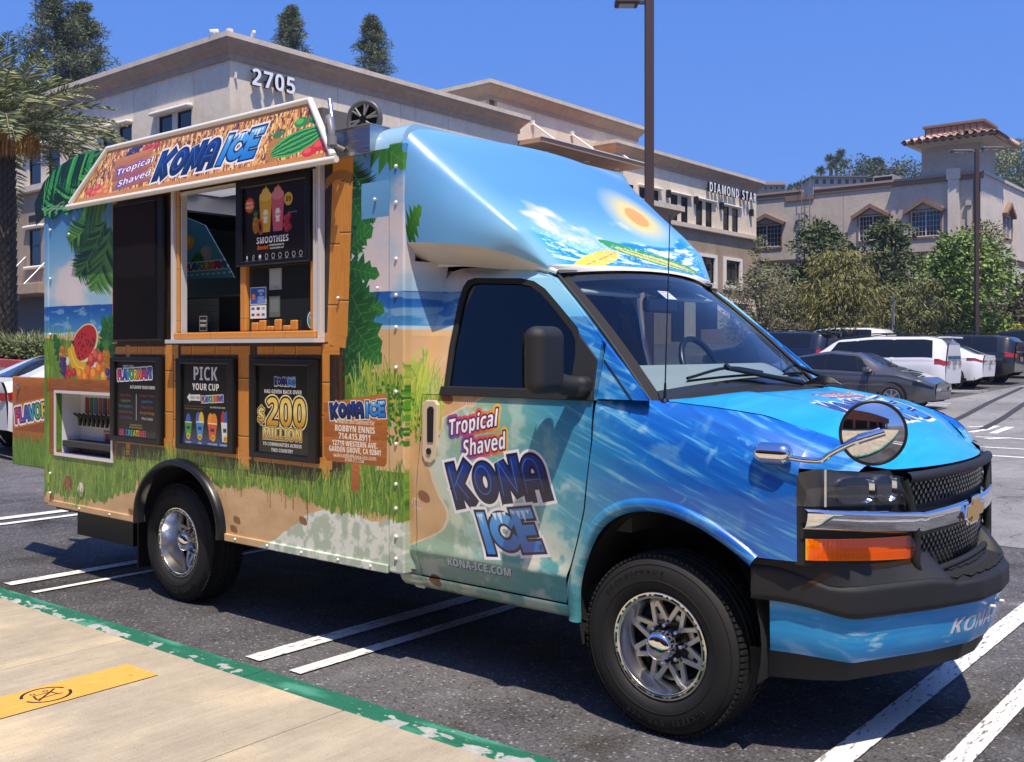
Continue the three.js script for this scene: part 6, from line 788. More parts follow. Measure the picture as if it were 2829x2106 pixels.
  for (let i = 0; i < 11; i++) { const x = -4.975 + 0.0 + i * 0.062 + 0.10; mesh('flavor_label', rbx(x, x + 0.046, 1.13, 1.245, 0.851, 0.858, 0.01), std(new THREE.Color(flav[i % 10]), 0.4), rec); mesh('tap', [rod([x + 0.02, 1.085, 0.85], [x + 0.02, 1.085, 0.91], 0.014), rod([x + 0.02, 1.045, 0.905], [x + 0.02, 1.105, 0.905], 0.012, 0.016), rod([x + 0.02, 1.105, 0.905], [x - 0.005, 1.135, 0.94], 0.009)], mBlack, rec); }
  mesh('manifold', rod([-4.92, 1.085, 0.865], [-4.2, 1.085, 0.865], 0.016), mBlack, rec);
  sheet('recess_sign', -4.62, -4.195, 0.90, 1.02, poster(400, 110, (g, w, h) => { g.fillStyle = '#c8642a'; g.fillRect(0, 0, w, h); g.save(); g.translate(14, 88); rainbowText(g, 'FLAVORWAVE', 84); g.restore(); }), 0.851, rec);
  // ---- fold-out door of the dispenser behind the rear corner
  const tWing = canvasTex(400, 440, (g, w, h) => { g.fillStyle = '#8a4f22'; g.fillRect(0, 0, w, h); for (let i = 0; i < 5; i++) plank(g, 30 + i * 70, 40, 66, 250, i + 3, '#a05a28', '#8a4a1e'); plank(g, 0, 0, w, 50, 9, '#c07434', '#a4602a'); plank(g, 0, 0, 36, 320, 10, '#b86c30', '#9a5826'); plank(g, 0, 268, w, 40, 11, '#b06628', '#96561f'); g.save(); g.translate(30, 235); g.rotate(-0.14); g.fillStyle = '#c06a2a'; g.fillRect(-20, -95, 400, 120); rainbowText(g, 'FLAVORWAVE', 98); g.restore(); g.fillStyle = '#557a2c'; g.fillRect(0, 322, w, 118); blades(g, [[0, 330, 430], [400, 330, 430]], 44, 900, 8, ['#4c7426', '#6b9432', '#86a83e', '#3c6422']); });
  const wd = mesh('dispenser_door', planarXY(rbx(-5.74, -5.14, 0.712, 1.385, 0.955, 0.985, 0.008), -5.74, 0.71, 0.6, 0.68), std(lin(0.95, 0.95, 0.95), 0.45, { map: tWing }), truck); wd.userData.label = 'wood-print fold-out panel at the rear corner';
  mesh('latch', rod([-5.62, 1.3, 0.986], [-5.62, 1.33, 1.01], 0.012), mSteel, wd);
  // ---- awning sign
  const A0 = [-4.55, 2.575, 1.125], A1 = [-1.835, 2.575, 1.125], A2 = [-2.14, 2.935, 1.03], A3 = [-4.24, 2.935, 1.03];
  const sg = prep(gridGeo(24, 6, (u, v) => { const x = lerp(lerp(A0[0], A3[0], v), lerp(A1[0], A2[0], v), u), y = lerp(A0[1], A2[1], v), z = lerp(A0[2], A2[2], v); return [x, y, z, (x - A0[0]) / (A1[0] - A0[0]), v]; }));
  const aw = mesh('awning_sign', sg, vinyl(tAwning, { roughness: 0.4 }), truck);
  const back = prep(gridGeo(2, 2, (u, v) => [lerp(lerp(A0[0], A3[0], v), lerp(A1[0], A2[0], v), u), lerp(2.575, 2.935, v), lerp(1.11, 1.01, v)])); mesh('sign_back', back, mBareWhite, aw);
  const rail = (a, b, r) => rod(a, b, r, r, 8);
  for (const [a, b] of [[[A0[0] - 0.03, A0[1] - 0.012, A0[2] + 0.01], [A1[0] + 0.03, A1[1] - 0.012, A1[2] + 0.01]], [A3, A2], [[A0[0], A0[1] + 0.01, A0[2] + 0.006], A3], [[A1[0], A1[1] + 0.01, A1[2] + 0.006], A2]]) mesh('frame_rail', rail(a, b, 0.019), mBareWhite, aw);
  mesh('awning_arm', rod([-2.04, 2.93, 0.98], [-1.88, 2.58, 1.06], 0.012), mSteel, aw); mesh('awning_arm', rod([-4.3, 2.93, 0.98], [-4.5, 2.58, 1.06], 0.012), mSteel, aw);
  mesh('awning_top', [bx(-4.3, -2.1, 2.7, 2.9, 0.80, 0.98)], std(lin(0.12, 0.1, 0.08), 0.7), truck);
  // leaf-shaped flap at the rear end of the awning
  const flap = shapeOf([[-5.24, 2.66], [-5.10, 2.80], [-4.97, 2.86], [-4.82, 2.90], [-4.66, 2.93], [-4.48, 2.95], [-4.25, 2.92], [-4.42, 2.72], [-4.56, 2.60], [-4.62, 2.55], [-4.68, 2.60], [-4.76, 2.53], [-4.84, 2.585], [-4.97, 2.52], [-5.06, 2.56], [-5.22, 2.50]]);
  const tFlap = canvasTex(512, 230, (g, w, h) => { g.fillStyle = '#0f2418'; g.fillRect(0, 0, w, h); for (const [x, y, l, a, s] of [[505, 20, 500, 2.92, 1], [510, 60, 440, 2.62, 2], [500, 30, 380, 2.3, 3], [480, 10, 470, 3.05, 4]]) frond(g, x, y, l, a, s, ['#1c7a34', '#2fa34a', '#0f3f22', '#58bb4c', '#0c2c1c'], 0.7); g.strokeStyle = 'rgba(190,205,210,.6)'; g.lineWidth = 3; for (let i = 0; i < 12; i++) { g.beginPath(); g.moveTo(60 + i * 20, 175 + (i % 3) * 9); g.lineTo(150 + i * 16, 160 + (i % 4) * 8); g.stroke(); } });
  mesh('palm_flap', planarXY(extr(flap, 0.006, 0, {}).translate(0, 0, 1.045), -5.25, 2.49, 1.0, 0.47), vinyl(tFlap), truck);
  // stainless box, conduit and loudspeaker at the front end of the awning
  const ss = mesh('steel_bracket', [bx(-1.98, -1.63, 2.585, 2.725, BZ - 0.1, BZ + 0.035), bx(-2.0, -1.62, 2.726, 2.732, BZ - 0.1, BZ + 0.05)], std(lin(0.52, 0.52, 0.52), 0.28, { metalness: 1, bumpMap: grayTex(128, 128, (x, y) => vn(x / 40, y * 0.9)), bumpScale: 0.0006 }), truck);
  mesh('conduit', [tube([[-2.0, 2.74, 1.0], [-1.96, 2.79, 1.05], [-1.90, 2.79, 1.10], [-1.86, 2.72, 1.12], [-1.855, 2.66, 1.12]], 0.02, 20, 8), rod([-1.855, 2.685, 1.12], [-1.853, 2.64, 1.12], 0.027), rod([-1.853, 2.645, 1.12], [-1.82, 2.62, 1.07], 0.014)], std(lin(0.2, 0.2, 0.22), 0.4), ss);
  const spk = new THREE.Group(); spk.name = 'loudspeaker'; spk.position.set(-1.765, 2.785, 0.98); spk.scale.setScalar(0.9); spk.rotation.y = 0.35; truck.add(spk);
  mesh('speaker_ring', new THREE.TorusGeometry(0.1, 0.017, 10, 32), std(lin(0.08, 0.08, 0.083), 0.4), spk); mesh('speaker_cone', new THREE.CylinderGeometry(0.1, 0.06, 0.05, 28).rotateX(Math.PI / 2).translate(0, 0, -0.03), mBlack, spk);
  for (let i = 0; i < 6; i++) { const a = i / 6 * 6.283 + 0.3; for (const o of [-0.09, 0.09]) mesh('grille_spoke', rod([0.022 * Math.cos(a), 0.022 * Math.sin(a), 0.012], [0.098 * Math.cos(a + o * 1.6), 0.098 * Math.sin(a + o * 1.6), 0.006], 0.007), std(lin(0.15, 0.15, 0.155), 0.35), spk); }
  mesh('speaker_hub', new THREE.CylinderGeometry(0.02, 0.024, 0.02, 16).rotateX(Math.PI / 2).translate(0, 0, 0.014), mBlack, spk);
  mesh('roof_vent', [rbx(-2.9, -2.3, 2.70, 2.80, -0.8, -0.2, 0.03)], mBlack, truck); 
}
{
  // ---- cab. zSide(y): half width of the body at height y
  const ZS = [[0.3, 0.90], [0.36, 0.93], [0.42, 0.965], [0.55, 0.99], [0.75, 1.0], [1.0, 1.005], [1.25, 0.995], [1.37, 0.975], [1.95, 0.80], [2.02, 0.74], [2.2, 0.6]];
  const zSide = (y) => { for (let i = 1; i < ZS.length; i++) if (y <= ZS[i][0]) return lerp(ZS[i - 1][1], ZS[i][1], (y - ZS[i - 1][0]) / (ZS[i][0] - ZS[i - 1][0])); return 0.6; };
  const interp = (T, x) => { if (x <= T[0][0]) return T[0][1]; for (let i = 1; i < T.length; i++) if (x <= T[i][0]) return lerp(T[i - 1][1], T[i][1], (x - T[i - 1][0]) / (T[i][0] - T[i - 1][0])); return T[T.length - 1][1]; };
  const mirror = (g) => { const c = prep(g.clone()); c.scale(1, 1, -1); const p = c.attributes.position.array, n = c.attributes.normal.array; for (let i = 0; i < p.length; i += 9) for (let k = 0; k < 3; k++) { [p[i + 3 + k], p[i + 6 + k]] = [p[i + 6 + k], p[i + 3 + k]]; [n[i + 3 + k], n[i + 6 + k]] = [n[i + 6 + k], n[i + 3 + k]]; } return c; };
  const both = (name, g, m, par = truck) => { const a = mesh(name, g, m, par); mesh(name, mirror(g), m, par); return a; };
  const G = 0.0035;   // half the gap between panels
  // door skin, lower: x from rear line to front line at each y
  const rearX = [[0.47, -1.36], [0.55, -1.366], [0.9, -1.364], [1.12, -1.342], [1.40, -1.352]], frontX = [[0.47, -0.467], [0.58, -0.447], [0.756, -0.388], [0.9, -0.349], [1.2, -0.313], [1.37, -0.317]];
  const crease = (y) => 0.012 * Math.exp(-Math.pow((y - 0.60) / 0.035, 2)) - 0.010 * sstep(0.62, 0.52, y);
  const doorZ = (x, y) => zSide(y) + crease(y);
  const sideLip = (g) => g;
  const lower = cabUV(gridGeo(30, 40, (u, v) => { const y = lerp(0.475, 1.368, v), x = lerp(interp(rearX, y) + G, interp(frontX, y) - G, u); return [x, y, doorZ(x, y)]; }));
  const door = new THREE.Group(); door.name = 'door'; truck.add(door);
  mesh('door_skin', lower, mCab, door);
  // window frame of the door: ring between door outline and glass opening, leaning in with the body
  const lean = (g, off = 0) => { g = prep(g); const p = g.attributes.position; for (let i = 0; i < p.count; i++) p.setZ(i, p.getZ(i) + zSide(p.getY(i)) + off); g.computeVertexNormals(); return g; };
  const outerPts = [[-1.352 + G, 1.371], [-1.373, 1.55], [-1.383 + G, 1.80], [-1.372, 1.92], [-1.34, 1.985], [-1.28, 2.0], [-1.0, 1.992], [-0.862, 1.978], [-0.76, 1.955], [-0.68, 1.925], [-0.60, 1.868], [-0.484, 1.765], [-0.33, 1.626], [-0.328, 1.545], [-0.318 - G, 1.371]];
  const glassPts = [[-1.215, 1.385], [-1.236, 1.60], [-1.236, 1.80], [-1.226, 1.90], [-1.205, 1.935], [-1.16, 1.945], [-0.86, 1.93], [-0.775, 1.912], [-0.70, 1.873], [-0.60, 1.793], [-0.473, 1.688], [-0.458, 1.662], [-0.338, 1.548], [-0.328, 1.385]];
  mesh('window_frame', cabUV(lean(extr(shapeOf(outerPts, [glassPts.slice().reverse()]), 0.03, 0, { curveSegments: 4 }).translate(0, 0, -0.03))), mCab, door);
  const inset = (pts, d) => { const c = pts.reduce((a, p) => [a[0] + p[0] / pts.length, a[1] + p[1] / pts.length], [0, 0]); return pts.map((p) => { const l = Math.hypot(p[0] - c[0], p[1] - c[1]); return [p[0] + (c[0] - p[0]) / l * d, p[1] + (c[1] - p[1]) / l * d]; }); };
  const openGlass = [[-1.19, 1.41], [-1.208, 1.60], [-1.208, 1.80], [-1.20, 1.88], [-1.18, 1.912], [-1.14, 1.92], [-0.87, 1.905], [-0.79, 1.888], [-0.72, 1.85], [-0.62, 1.772], [-0.50, 1.668], [-0.475, 1.63], [-0.445, 1.50], [-0.44, 1.41]];
  mesh('window_seal', lean(extr(shapeOf(inset(glassPts, 0.002), [openGlass.slice().reverse()]), 0.018, 0.002, { bevelSegments: 1 }).translate(0, 0, -0.022)), mRubber, door);
  mesh('door_glass', lean(extr(shapeOf(openGlass), 0.004).translate(0, 0, -0.02)), mTint, door);
  mesh('mirror_patch', lean(extr(shapeOf([[-0.455, 1.655], [-0.335, 1.546], [-0.324, 1.385], [-0.45, 1.385]]), 0.012, 0.002).translate(0, 0, -0.006)), mPlastic, door);
  mesh('belt_moulding', lean(extr(shapeOf([[-1.222, 1.372], [-1.22, 1.408], [-0.33, 1.408], [-0.322, 1.372]]), 0.014, 0.003).translate(0, 0, -0.003)), mRubber, door);
  // handle
  const hd = mesh('door_handle', extr(shapeOf([[-1.312, 1.075], [-1.312, 1.32], [-1.29, 1.338], [-1.235, 1.338], [-1.217, 1.32], [-1.222, 1.12], [-1.235, 1.06], [-1.26, 1.04], [-1.295, 1.045]]), 0.012, 0.006).translate(0, 0, 0.993), phys(lin(0.62, 0.50, 0.34), 0.3, { clearcoat: 0.4 }), door);
  mesh('handle_recess', extr(shapeOf([[-1.278, 1.14], [-1.278, 1.30], [-1.262, 1.313], [-1.243, 1.313], [-1.235, 1.30], [-1.24, 1.14]]), 0.003).translate(0, 0, 1.0115), mDeep, hd); mesh('keyhole', new THREE.CylinderGeometry(0.016, 0.016, 0.006, 14).rotateX(Math.PI / 2).translate(-1.268, 1.095, 1.013), mBlack, hd);
  // dark inner shell behind the gaps and rear pillar
  both('inner_shell', gridGeo(4, 24, (u, v) => { const y = lerp(0.40, 1.365, v); return [lerp(-1.46, y < 0.95 ? -0.41 : -0.25, u), y, zSide(y) - 0.03]; }).translate(0, 0, -0.02), mDeep, truck).visible = true;
  both('rear_pillar', cabUV(gridGeo(4, 40, (u, v) => { const y = lerp(0.40, 1.99, v); const xf = (y < 1.4 ? interp(rearX, Math.max(y, 0.47)) : interp([[1.4, -1.352], [1.55, -1.373], [1.8, -1.383], [1.92, -1.372], [1.99, -1.34]], y)) - G, xr = interp([[0.4, -1.43], [0.8, -1.445], [1.26, -1.431], [1.47, -1.463], [1.73, -1.473], [1.97, -1.459]], y); return [lerp(xr, xf, u), y, zSide(y) + crease(y) - 0.004]; })), mCab);
  both('rocker_panel', cabUV(gridGeo(30, 8, (u, v) => { const a = v * 1.5, y = 0.475 - G - 0.075 * Math.sin(a) * 1.0, x = lerp(-1.50, -0.40, u); return [x, y, 0.978 - 0.09 * (1 - Math.cos(a)) ]; })), mCab);
  const dF = mirror(lower); mesh('far_door', dF, mCab, truck); mesh('far_window_frame', mirror(cabUV(lean(extr(shapeOf(outerPts, [glassPts.slice().reverse()]), 0.03).translate(0, 0, -0.03)))), mCab, truck);
  mesh('far_door_glass', mirror(lean(extr(shapeOf(openGlass), 0.004).translate(0, 0, -0.02))), phys(lin(0.7, 0.75, 0.75), 0.03, { transmission: 0.9, thickness: 0 }), truck);
  // ---- front fender: from arch or bottom up and over to the hood line
  const archCurve = new THREE.CatmullRomCurve3([[-0.405, 0.40], [-0.395, 0.50], [-0.368, 0.63], [-0.281, 0.81], [-0.21, 0.875], [-0.116, 0.916], [0.026, 0.928], [0.176, 0.896], [0.292, 0.845], [0.378, 0.795], [0.425, 0.762]].map((p) => V3(p[0], p[1], 0)), false, 'centripetal'), archPts = archCurve.getPoints(60), archT = archPts.map((p) => [p.x, p.y]), archY = (x) => (x > -0.404 && x < 0.41 ? interp(archT, x) : 0);
  const hoodEdge = [[-0.32, 1.372], [-0.05, 1.378], [0.2, 1.355], [0.4, 1.33], [0.55, 1.288], [0.66, 1.25], [0.72, 1.205], [0.76, 1.15]], hoodZ = [[-0.32, 0.955], [-0.1, 0.90], [0.2, 0.85], [0.5, 0.80], [0.7, 0.735], [0.76, 0.69]];
  const fenderSec = (x) => { const yh = interp(hoodEdge, x), zh = interp(hoodZ, x), y0 = 1.0; return (y) => { if (y <= y0) return zSide(y) - frontIn(x, y); const q = clamp((y - y0) / (yh - y0)); return lerp(zh, zSide(y0), Math.pow(Math.max(0, 1 - Math.pow(q, 2.4)), 0.62)) - frontIn(x, y) * (1 - q); }; };
  const frontIn = (x, y) => (x > 0.4 ? 0.05 * Math.pow((x - 0.4) / 0.2, 2) * 0.5 : 0);
  const fx0 = (y) => (y > 1.372 ? -0.32 : interp(frontX, Math.max(0.47, y)) + G), fxTop = 0.602;
  const fender = cabUV(gridGeo(70, 44, (u, v) => {
    const x = lerp(-0.455, fxTop, u), b0 = archY(x), bot = b0 > 0 ? Math.max(b0, 0.45) : x < 0 ? 0.40 : 0.80, top = interp(hoodEdge, x) - 0.002, y = lerp(bot, top, v), xl = Math.max(x, fx0(y)); return [xl, y, fenderSec(xl)(y)];
  }));
  const fen = both('fender', fender, mCab);
  // corner of the fender above the headlight, meeting the hood
  both('fender_nose', cabUV(gridGeo(20, 16, (u, v) => { const x = lerp(fxTop - 0.002, 0.765, u), yh = interp(hoodEdge, x) - 0.002, zh = interp(hoodZ, x), bot = lerp(1.146, 1.130, u), fz = (y) => lerp(zh, zSide(1), Math.pow(Math.max(0, 1 - Math.pow(clamp((y - 1) / (yh - 1)), 2.4)), 0.62)) - 0.0255 * (1 - clamp((y - 1) / (yh - 1))), y = lerp(bot, Math.max(yh, bot + 0.002), v), zb = fz(bot); return [x, y, zh + (fz(y) - zh) * lerp(1, clamp((0.79 - zh) / Math.max(0.02, zb - zh)), Math.pow(u, 1.3))]; })), mCab);
  // flare round the arch
  const flare = () => gridGeo(60, 8, (u, v) => { const p = archCurve.getPoint(u), t = archCurve.getTangent(u), nx = -t.y, ny = t.x, q = v * Math.PI, k = 0.030 * (1 - Math.cos(q)) - 0.004; const x = p.x + nx * k, y = p.y + ny * k; return [x, y, zSide(clamp(y, 0.42, 1)) - 0.012 + 0.03 * Math.sin(q)]; });
  both('arch_flare', cabUV(flare()), mCab);
  both('wheel_well', gridGeo(24, 2, (u, v) => { const a = lerp(-0.3, Math.PI + 0.3, u); return [0.022 + 0.43 * Math.cos(a), 0.45 + 0.49 * Math.sin(a), lerp(0.96, 0.45, v)]; }), mDeep);
  mesh('radiator_support', bx(0.3, 0.78, 0.60, 0.63, -0.72, 0.72), mDeep, truck); mesh('engine_bay', [bx(-0.42, 0.5, 0.55, 1.2, -0.55, 0.55), bx(-1.4, -0.36, 0.44, 0.5, -0.9, 0.9)], mDeep, truck);
  // A-pillar foot panels between door, belt and windscreen
  const foot = [[-0.305, 1.378], [-0.306, 1.612], [-0.20, 1.518], [-0.05, 1.378]];
  both('pillar_foot', cabUV(lean(extr(shapeOf(foot), 0.02).translate(0, 0, -0.022))), mCab);
  mesh('seam', lean(rod([-0.30, 1.545, 0.001], [-0.125, 1.378, 0.001], 0.003)), mDeep, truck);
  // ---- hood
  both('fender_flange', cabUV(gridGeo(40, 2, (u, v) => { const x = lerp(-0.1, 0.765, u); return [x, interp(hoodEdge, x) - 0.004 - 0.016 * v, interp(hoodZ, x) + 0.002 - 0.06 * v]; })), mCab);
  const hoodY = (x, z) => { const zh = interp(hoodZ, x), q = Math.min(1, Math.abs(z) / zh), mid = interp([[-0.1, 1.415], [0.15, 1.405], [0.35, 1.375], [0.55, 1.325], [0.72, 1.26], [0.84, 1.20], [0.905, 1.15], [0.93, 1.118]], x), ed = interp(hoodEdge, Math.min(x, 0.76)) - (x > 0.76 ? (x - 0.76) * 0.5 : 0); return lerp(mid, ed, q * q * 0.95 + 0.05 * q) + 0.010 * sstep(0.42, 0.5, q) * (1 - sstep(0.5, 0.95, q)); };
  const noseX = (z) => 0.93 - 0.19 * Math.pow(Math.abs(z) / 0.72, 2.3);
  mesh('hood', gridGeo(36, 48, (u, v) => { const zz = lerp(-1, 1, v), zn = zz * 0.715, xf = noseX(zn) - 0.004, x0 = lerp(0.185, -0.04, zz * zz), x = lerp(x0, xf, u), z = zz * (interp(hoodZ, x) - 0.0025 + 0.025 * sstep(0.70, 0.76, x)); return [x, lerp(hoodY(x, z), 1.122 + 0.022 * sstep(0.55, 0.72, Math.abs(z)), Math.pow(u, 9)), z, (z + 1) / 2, 1 - (x + 0.2) / 1.2]; }), mHood, truck).geometry.attributes.uv.array.forEach((q, i, a) => { if (i % 2 === 0) { const u = a[i], v = a[i + 1]; a[i] = (1 - v) * 1.2 / 1.8; a[i + 1] = 1 - (u * 2) / 2.4 - 0.08; } });
  // cowl under the windscreen
  mesh('cowl', gridGeo(20, 30, (u, v) => { const zz = lerp(-1, 1, v), x0 = lerp(0.06, -0.13, zz * zz), x1 = lerp(0.20, -0.02, zz * zz), zl = zz * lerp(0.90, interp(hoodZ, x1) + 0.01, u); return [lerp(x0 - 0.03, x1, u), lerp(1.428 - 0.05 * zz * zz, hoodY(x1, zl) - 0.010, u), zl]; }), mPlastic, truck);
  const cg = mesh('cowl_grille', gridGeo(16, 8, (u, v) => { const z = lerp(-0.40, -0.72, u); return [lerp(0.0, 0.15, v), hoodY(0.15, z) + 0.004 + 0.05 * Math.sin(Math.PI * v) * Math.sin(Math.PI * u), z]; }), mPlastic, truck); for (let i = 0; i < 14; i++) mesh('grille_rib', tube(Array.from({ length: 5 }, (_, k) => { const v = lerp(0.12, 0.9, k / 4), u = (i + 1) / 15, z = lerp(-0.40, -0.72, u); return [lerp(0, 0.15, v), hoodY(0.15, z) + 0.008 + 0.05 * Math.sin(Math.PI * v) * Math.sin(Math.PI * u), z]; }), 0.004, 8, 5), mBlack, cg);
  // ---- windscreen
  const wsB = (s) => [lerp(0.06, -0.085, s * s), 1.415 - 0.057 * s * s, 0.895 * s], wsT = (s) => [lerp(-0.575, -0.715, s * s), lerp(1.985, 1.945, s * s), 0.725 * s];
  const wsP = (s, t, o = 0) => { const b = wsB(s), T = wsT(s), bul = 0.03 * Math.sin(Math.PI * t) * (1 - 0.5 * s * s); return [lerp(b[0], T[0], t) + bul * 0.7 + o * 0.65, lerp(b[1], T[1], t) + bul * 0.6 + o * 0.7, lerp(b[2], T[2], t)]; };
  mesh('windscreen', gridGeo(24, 16, (u, v) => wsP(lerp(-0.965, 0.965, u), lerp(0.02, 0.97, v))), mGlass, truck);
  const band = (s0, s1, t0, t1, nu, nv, o, m, name = 'windscreen_band') => mesh(name, gridGeo(nu, nv, (u, v) => wsP(lerp(s0, s1, u), lerp(t0, t1, v), o)), m, truck);
  band(-0.97, 0.97, 0.93, 1.0, 24, 2, -0.004, mRubber); band(0.925, 1.0, 0.0, 1.0, 2, 20, 0.006, mRubber); band(-1.0, -0.925, 0.0, 1.0, 2, 20, 0.006, mRubber); band(-0.97, 0.97, 0.0, 0.075, 24, 2, -0.004, mRubber);
  mesh('windscreen_moulding', tube(Array.from({ length: 9 }, (_, i) => wsP(1.0, i / 8, 0.012)), 0.009, 24, 6), mPlastic, truck); mesh('windscreen_moulding', tube(Array.from({ length: 9 }, (_, i) => wsP(-1.0, i / 8, 0.012)), 0.012, 24, 6), mPlastic, truck);
  // A-pillar skins between windscreen and door frame
  both('a_pillar', cabUV(gridGeo(4, 24, (u, v) => { const p = wsP(1.0, v * 1.0), y = p[1]; const xo = y < 1.63 ? lerp(-0.045, -0.32, clamp((y - 1.378) / 0.24)) : interp([[1.63, -0.332], [1.765, -0.484], [1.868, -0.60], [1.925, -0.68], [1.955, -0.76]], y) + 0.0; const t = v < 0.36 ? 0 : 1; const q = [xo + 0.004, y, zSide(y) - 0.006]; return [lerp(q[0], p[0], u), lerp(q[1], p[1], u), lerp(q[2], p[2], u)]; })), mCab);
  // ---- inside the cab
  mesh('dashboard', gridGeo(40, 80, (u, v) => { const s = lerp(-1, 1, v); const x0 = lerp(0.05, -0.12, s * s), x = lerp(x0, -0.46, u); return [x, lerp(1.385, 1.515, sstep(0, 0.85, u)) - 0.10 * sstep(0.86, 1, u) - 0.035 * sstep(0.2, 0.3, u) * sstep(0.8, 0.62, u) * sstep(0.14, 0.2, s) * sstep(0.84, 0.78, s), s * 0.86]; }), std(lin(0.22, 0.26, 0.25), 0.85), truck);
  mesh('dash_body', bx(-0.47, -0.2, 0.8, 1.37, -0.86, 0.86), std(lin(0.05, 0.055, 0.055), 0.85), truck);
  const sw = mesh('steering_wheel', [new THREE.TorusGeometry(0.19, 0.017, 10, 36), bx(-0.16, 0.16, -0.03, 0.03, -0.02, 0.01), bx(-0.05, 0.05, -0.17, 0, -0.02, 0.01)], mBlack, truck); sw.rotation.set(0, Math.PI / 2, 0); sw.rotation.order = 'YXZ'; sw.rotation.x = -0.42; sw.position.set(-0.57, 1.475, -0.43);
  const rv = mesh('rear_view_mirror', [rbx(-0.02, 0.02, -0.04, 0.04, -0.15, 0.15, 0.018), rod([0.0, 0.04, 0], [0.07, 0.10, 0], 0.012)], mBlack, truck); rv.position.set(-0.58, 1.82, 0.0);
  both('sun_visor', rbx(-0.18, 0.0, -0.012, 0.012, 0.12, 0.62, 0.012).rotateZ(-0.35).translate(-0.62, 1.86, 0), std(lin(0.30, 0.34, 0.30), 0.85));
  const tSticker = poster(140, 110, (g, w, h, T) => { g.fillStyle = '#dcdcd8'; g.fillRect(0, 0, w, h); T('PARKING ONLY', 70, 24, 19, '#a83440', 124); for (let i = 0; i < 4; i++) { g.fillStyle = '#8a8a88'; g.fillRect(14, 40 + i * 16, 60 + hash2(i, 9) * 50, 6); } });
  { const c = wsP(0.22, 0.74, -0.012), up = wsP(0.22, 0.82, -0.012); const g = gridGeo(1, 1, (u, v) => [lerp(c[0], up[0], v), lerp(c[1], up[1], v), c[2] + lerp(0.05, -0.05, u), u, v]); mesh('permit_sticker', g, std(lin(1, 1, 1), 0.6, { map: tSticker }), truck); }
  for (const s of [-1, 1]) { const seat = mesh('seat', [rbx(-1.25, -0.72, 0.85, 1.02, s * 0.42 - 0.25, s * 0.42 + 0.25, 0.06, 3), rbx(-1.32, -1.16, 1.0, 1.55, s * 0.42 - 0.23, s * 0.42 + 0.23, 0.06, 3), rbx(-1.30, -1.2, 1.56, 1.75, s * 0.42 - 0.13, s * 0.42 + 0.13, 0.04, 3)], std(lin(0.03, 0.03, 0.032), 0.85), truck); }
  mesh('cab_floor', bx(-1.4, -0.25, 0.5, 0.55, -0.9, 0.9), mDeep, truck); mesh('cab_back', bx(-1.43, -1.40, 0.55, 1.98, -0.86, 0.86), std(lin(0.03, 0.03, 0.035), 0.8), truck);
  mesh('headliner', gridGeo(4, 8, (u, v) => [lerp(-1.42, -0.66, u), 1.985 - 0.02 * Math.pow(lerp(-1, 1, v), 2), lerp(-0.74, 0.74, v)]), std(lin(0.35, 0.35, 0.33), 0.9), truck);
  // ---- roof cap
  const ridge = [[0, -1.43, 2.695, 1.0], [0.2, -1.29, 2.565, 0.955], [0.4, -1.12, 2.425, 0.915], [0.6, -0.95, 2.29, 0.89], [0.8, -0.815, 2.165, 0.865], [1, -0.705, 1.99, 0.765]];
  const cen = [[0, -1.43, 2.735], [0.12, -1.36, 2.72], [0.25, -1.25, 2.64], [0.4, -1.10, 2.49], [0.6, -0.92, 2.27], [0.8, -0.765, 2.11], [0.92, -0.665, 2.035], [1, -0.605, 2.008]];
  const at = (T, t, k) => interp(T.map((r) => [r[0], r[k]]), t);
  const lipX = (t) => lerp(-1.43, -0.725, t), lipY = (t) => 2.122 - 0.05 * t - 0.105 * Math.pow(t, 4), lipZ = (t) => 1.02 - 0.055 * t - 0.20 * Math.pow(t, 3);
  const capP = (s, t) => { const r0 = 0.07, a0 = Math.abs(s); if (a0 > 0.6 - r0 && a0 < 0.6 + r0) { const g = Math.sign(s) || 1, A = capQ(g * (0.6 - r0), t), M = capQ(g * 0.6, t), B = capQ(g * (0.6 + r0), t), k = (a0 - 0.6 + r0) / (2 * r0); return [0, 1, 2].map((i) => lerp(lerp(A[i], M[i], k), lerp(M[i], B[i], k), k)); } return capQ(s, t); };
  const capQ = (s, t) => { const a = Math.abs(s), sg = Math.sign(s) || 1; const R = [at(ridge, t, 1), at(ridge, t, 2), at(ridge, t, 3)];
    if (a <= 0.6) { const q = a / 0.6, z = R[2] * q, f = Math.pow(q, 2.0); return [lerp(at(cen, t, 1), R[0], f), lerp(at(cen, t, 2), R[1], f), sg * z]; }
    const q = (a - 0.6) / 0.4, bul = Math.sin(q * Math.PI) * 0.02; return [lerp(R[0], lipX(t), q), lerp(R[1], lipY(t), q), sg * (lerp(R[2], lipZ(t), Math.pow(q, 0.75)) + bul)]; };
  mesh('cap_flange', gridGeo(40, 2, (u, v) => { const p = capP(lerp(1, -1, u), 0); return [p[0] - 0.3 * v, p[1] - 0.004 * v, p[2], u, 0.995]; }), mCapWrap, truck);
  mesh('roof_cap', gridGeo(90, 44, (u, v) => { const p = capP(lerp(1, -1, u), v); return [...p, u, 1 - v]; }), mCapWrap, truck);
  both('cap_soffit', gridGeo(24, 8, (u, v) => { const t = u, l = [lipX(t), lipY(t), lipZ(t)], q = [lerp(-1.43, -0.712, t), lerp(2.025, 1.952, t), lerp(0.845, 0.748, t)], m = Math.sin(v * Math.PI) * 0.018; return [lerp(l[0], q[0], v), lerp(l[1], q[1], v) - m, lerp(l[2], q[2], v)]; }), phys(lin(0.60, 0.56, 0.51), 0.35, { clearcoat: 0.3 }));
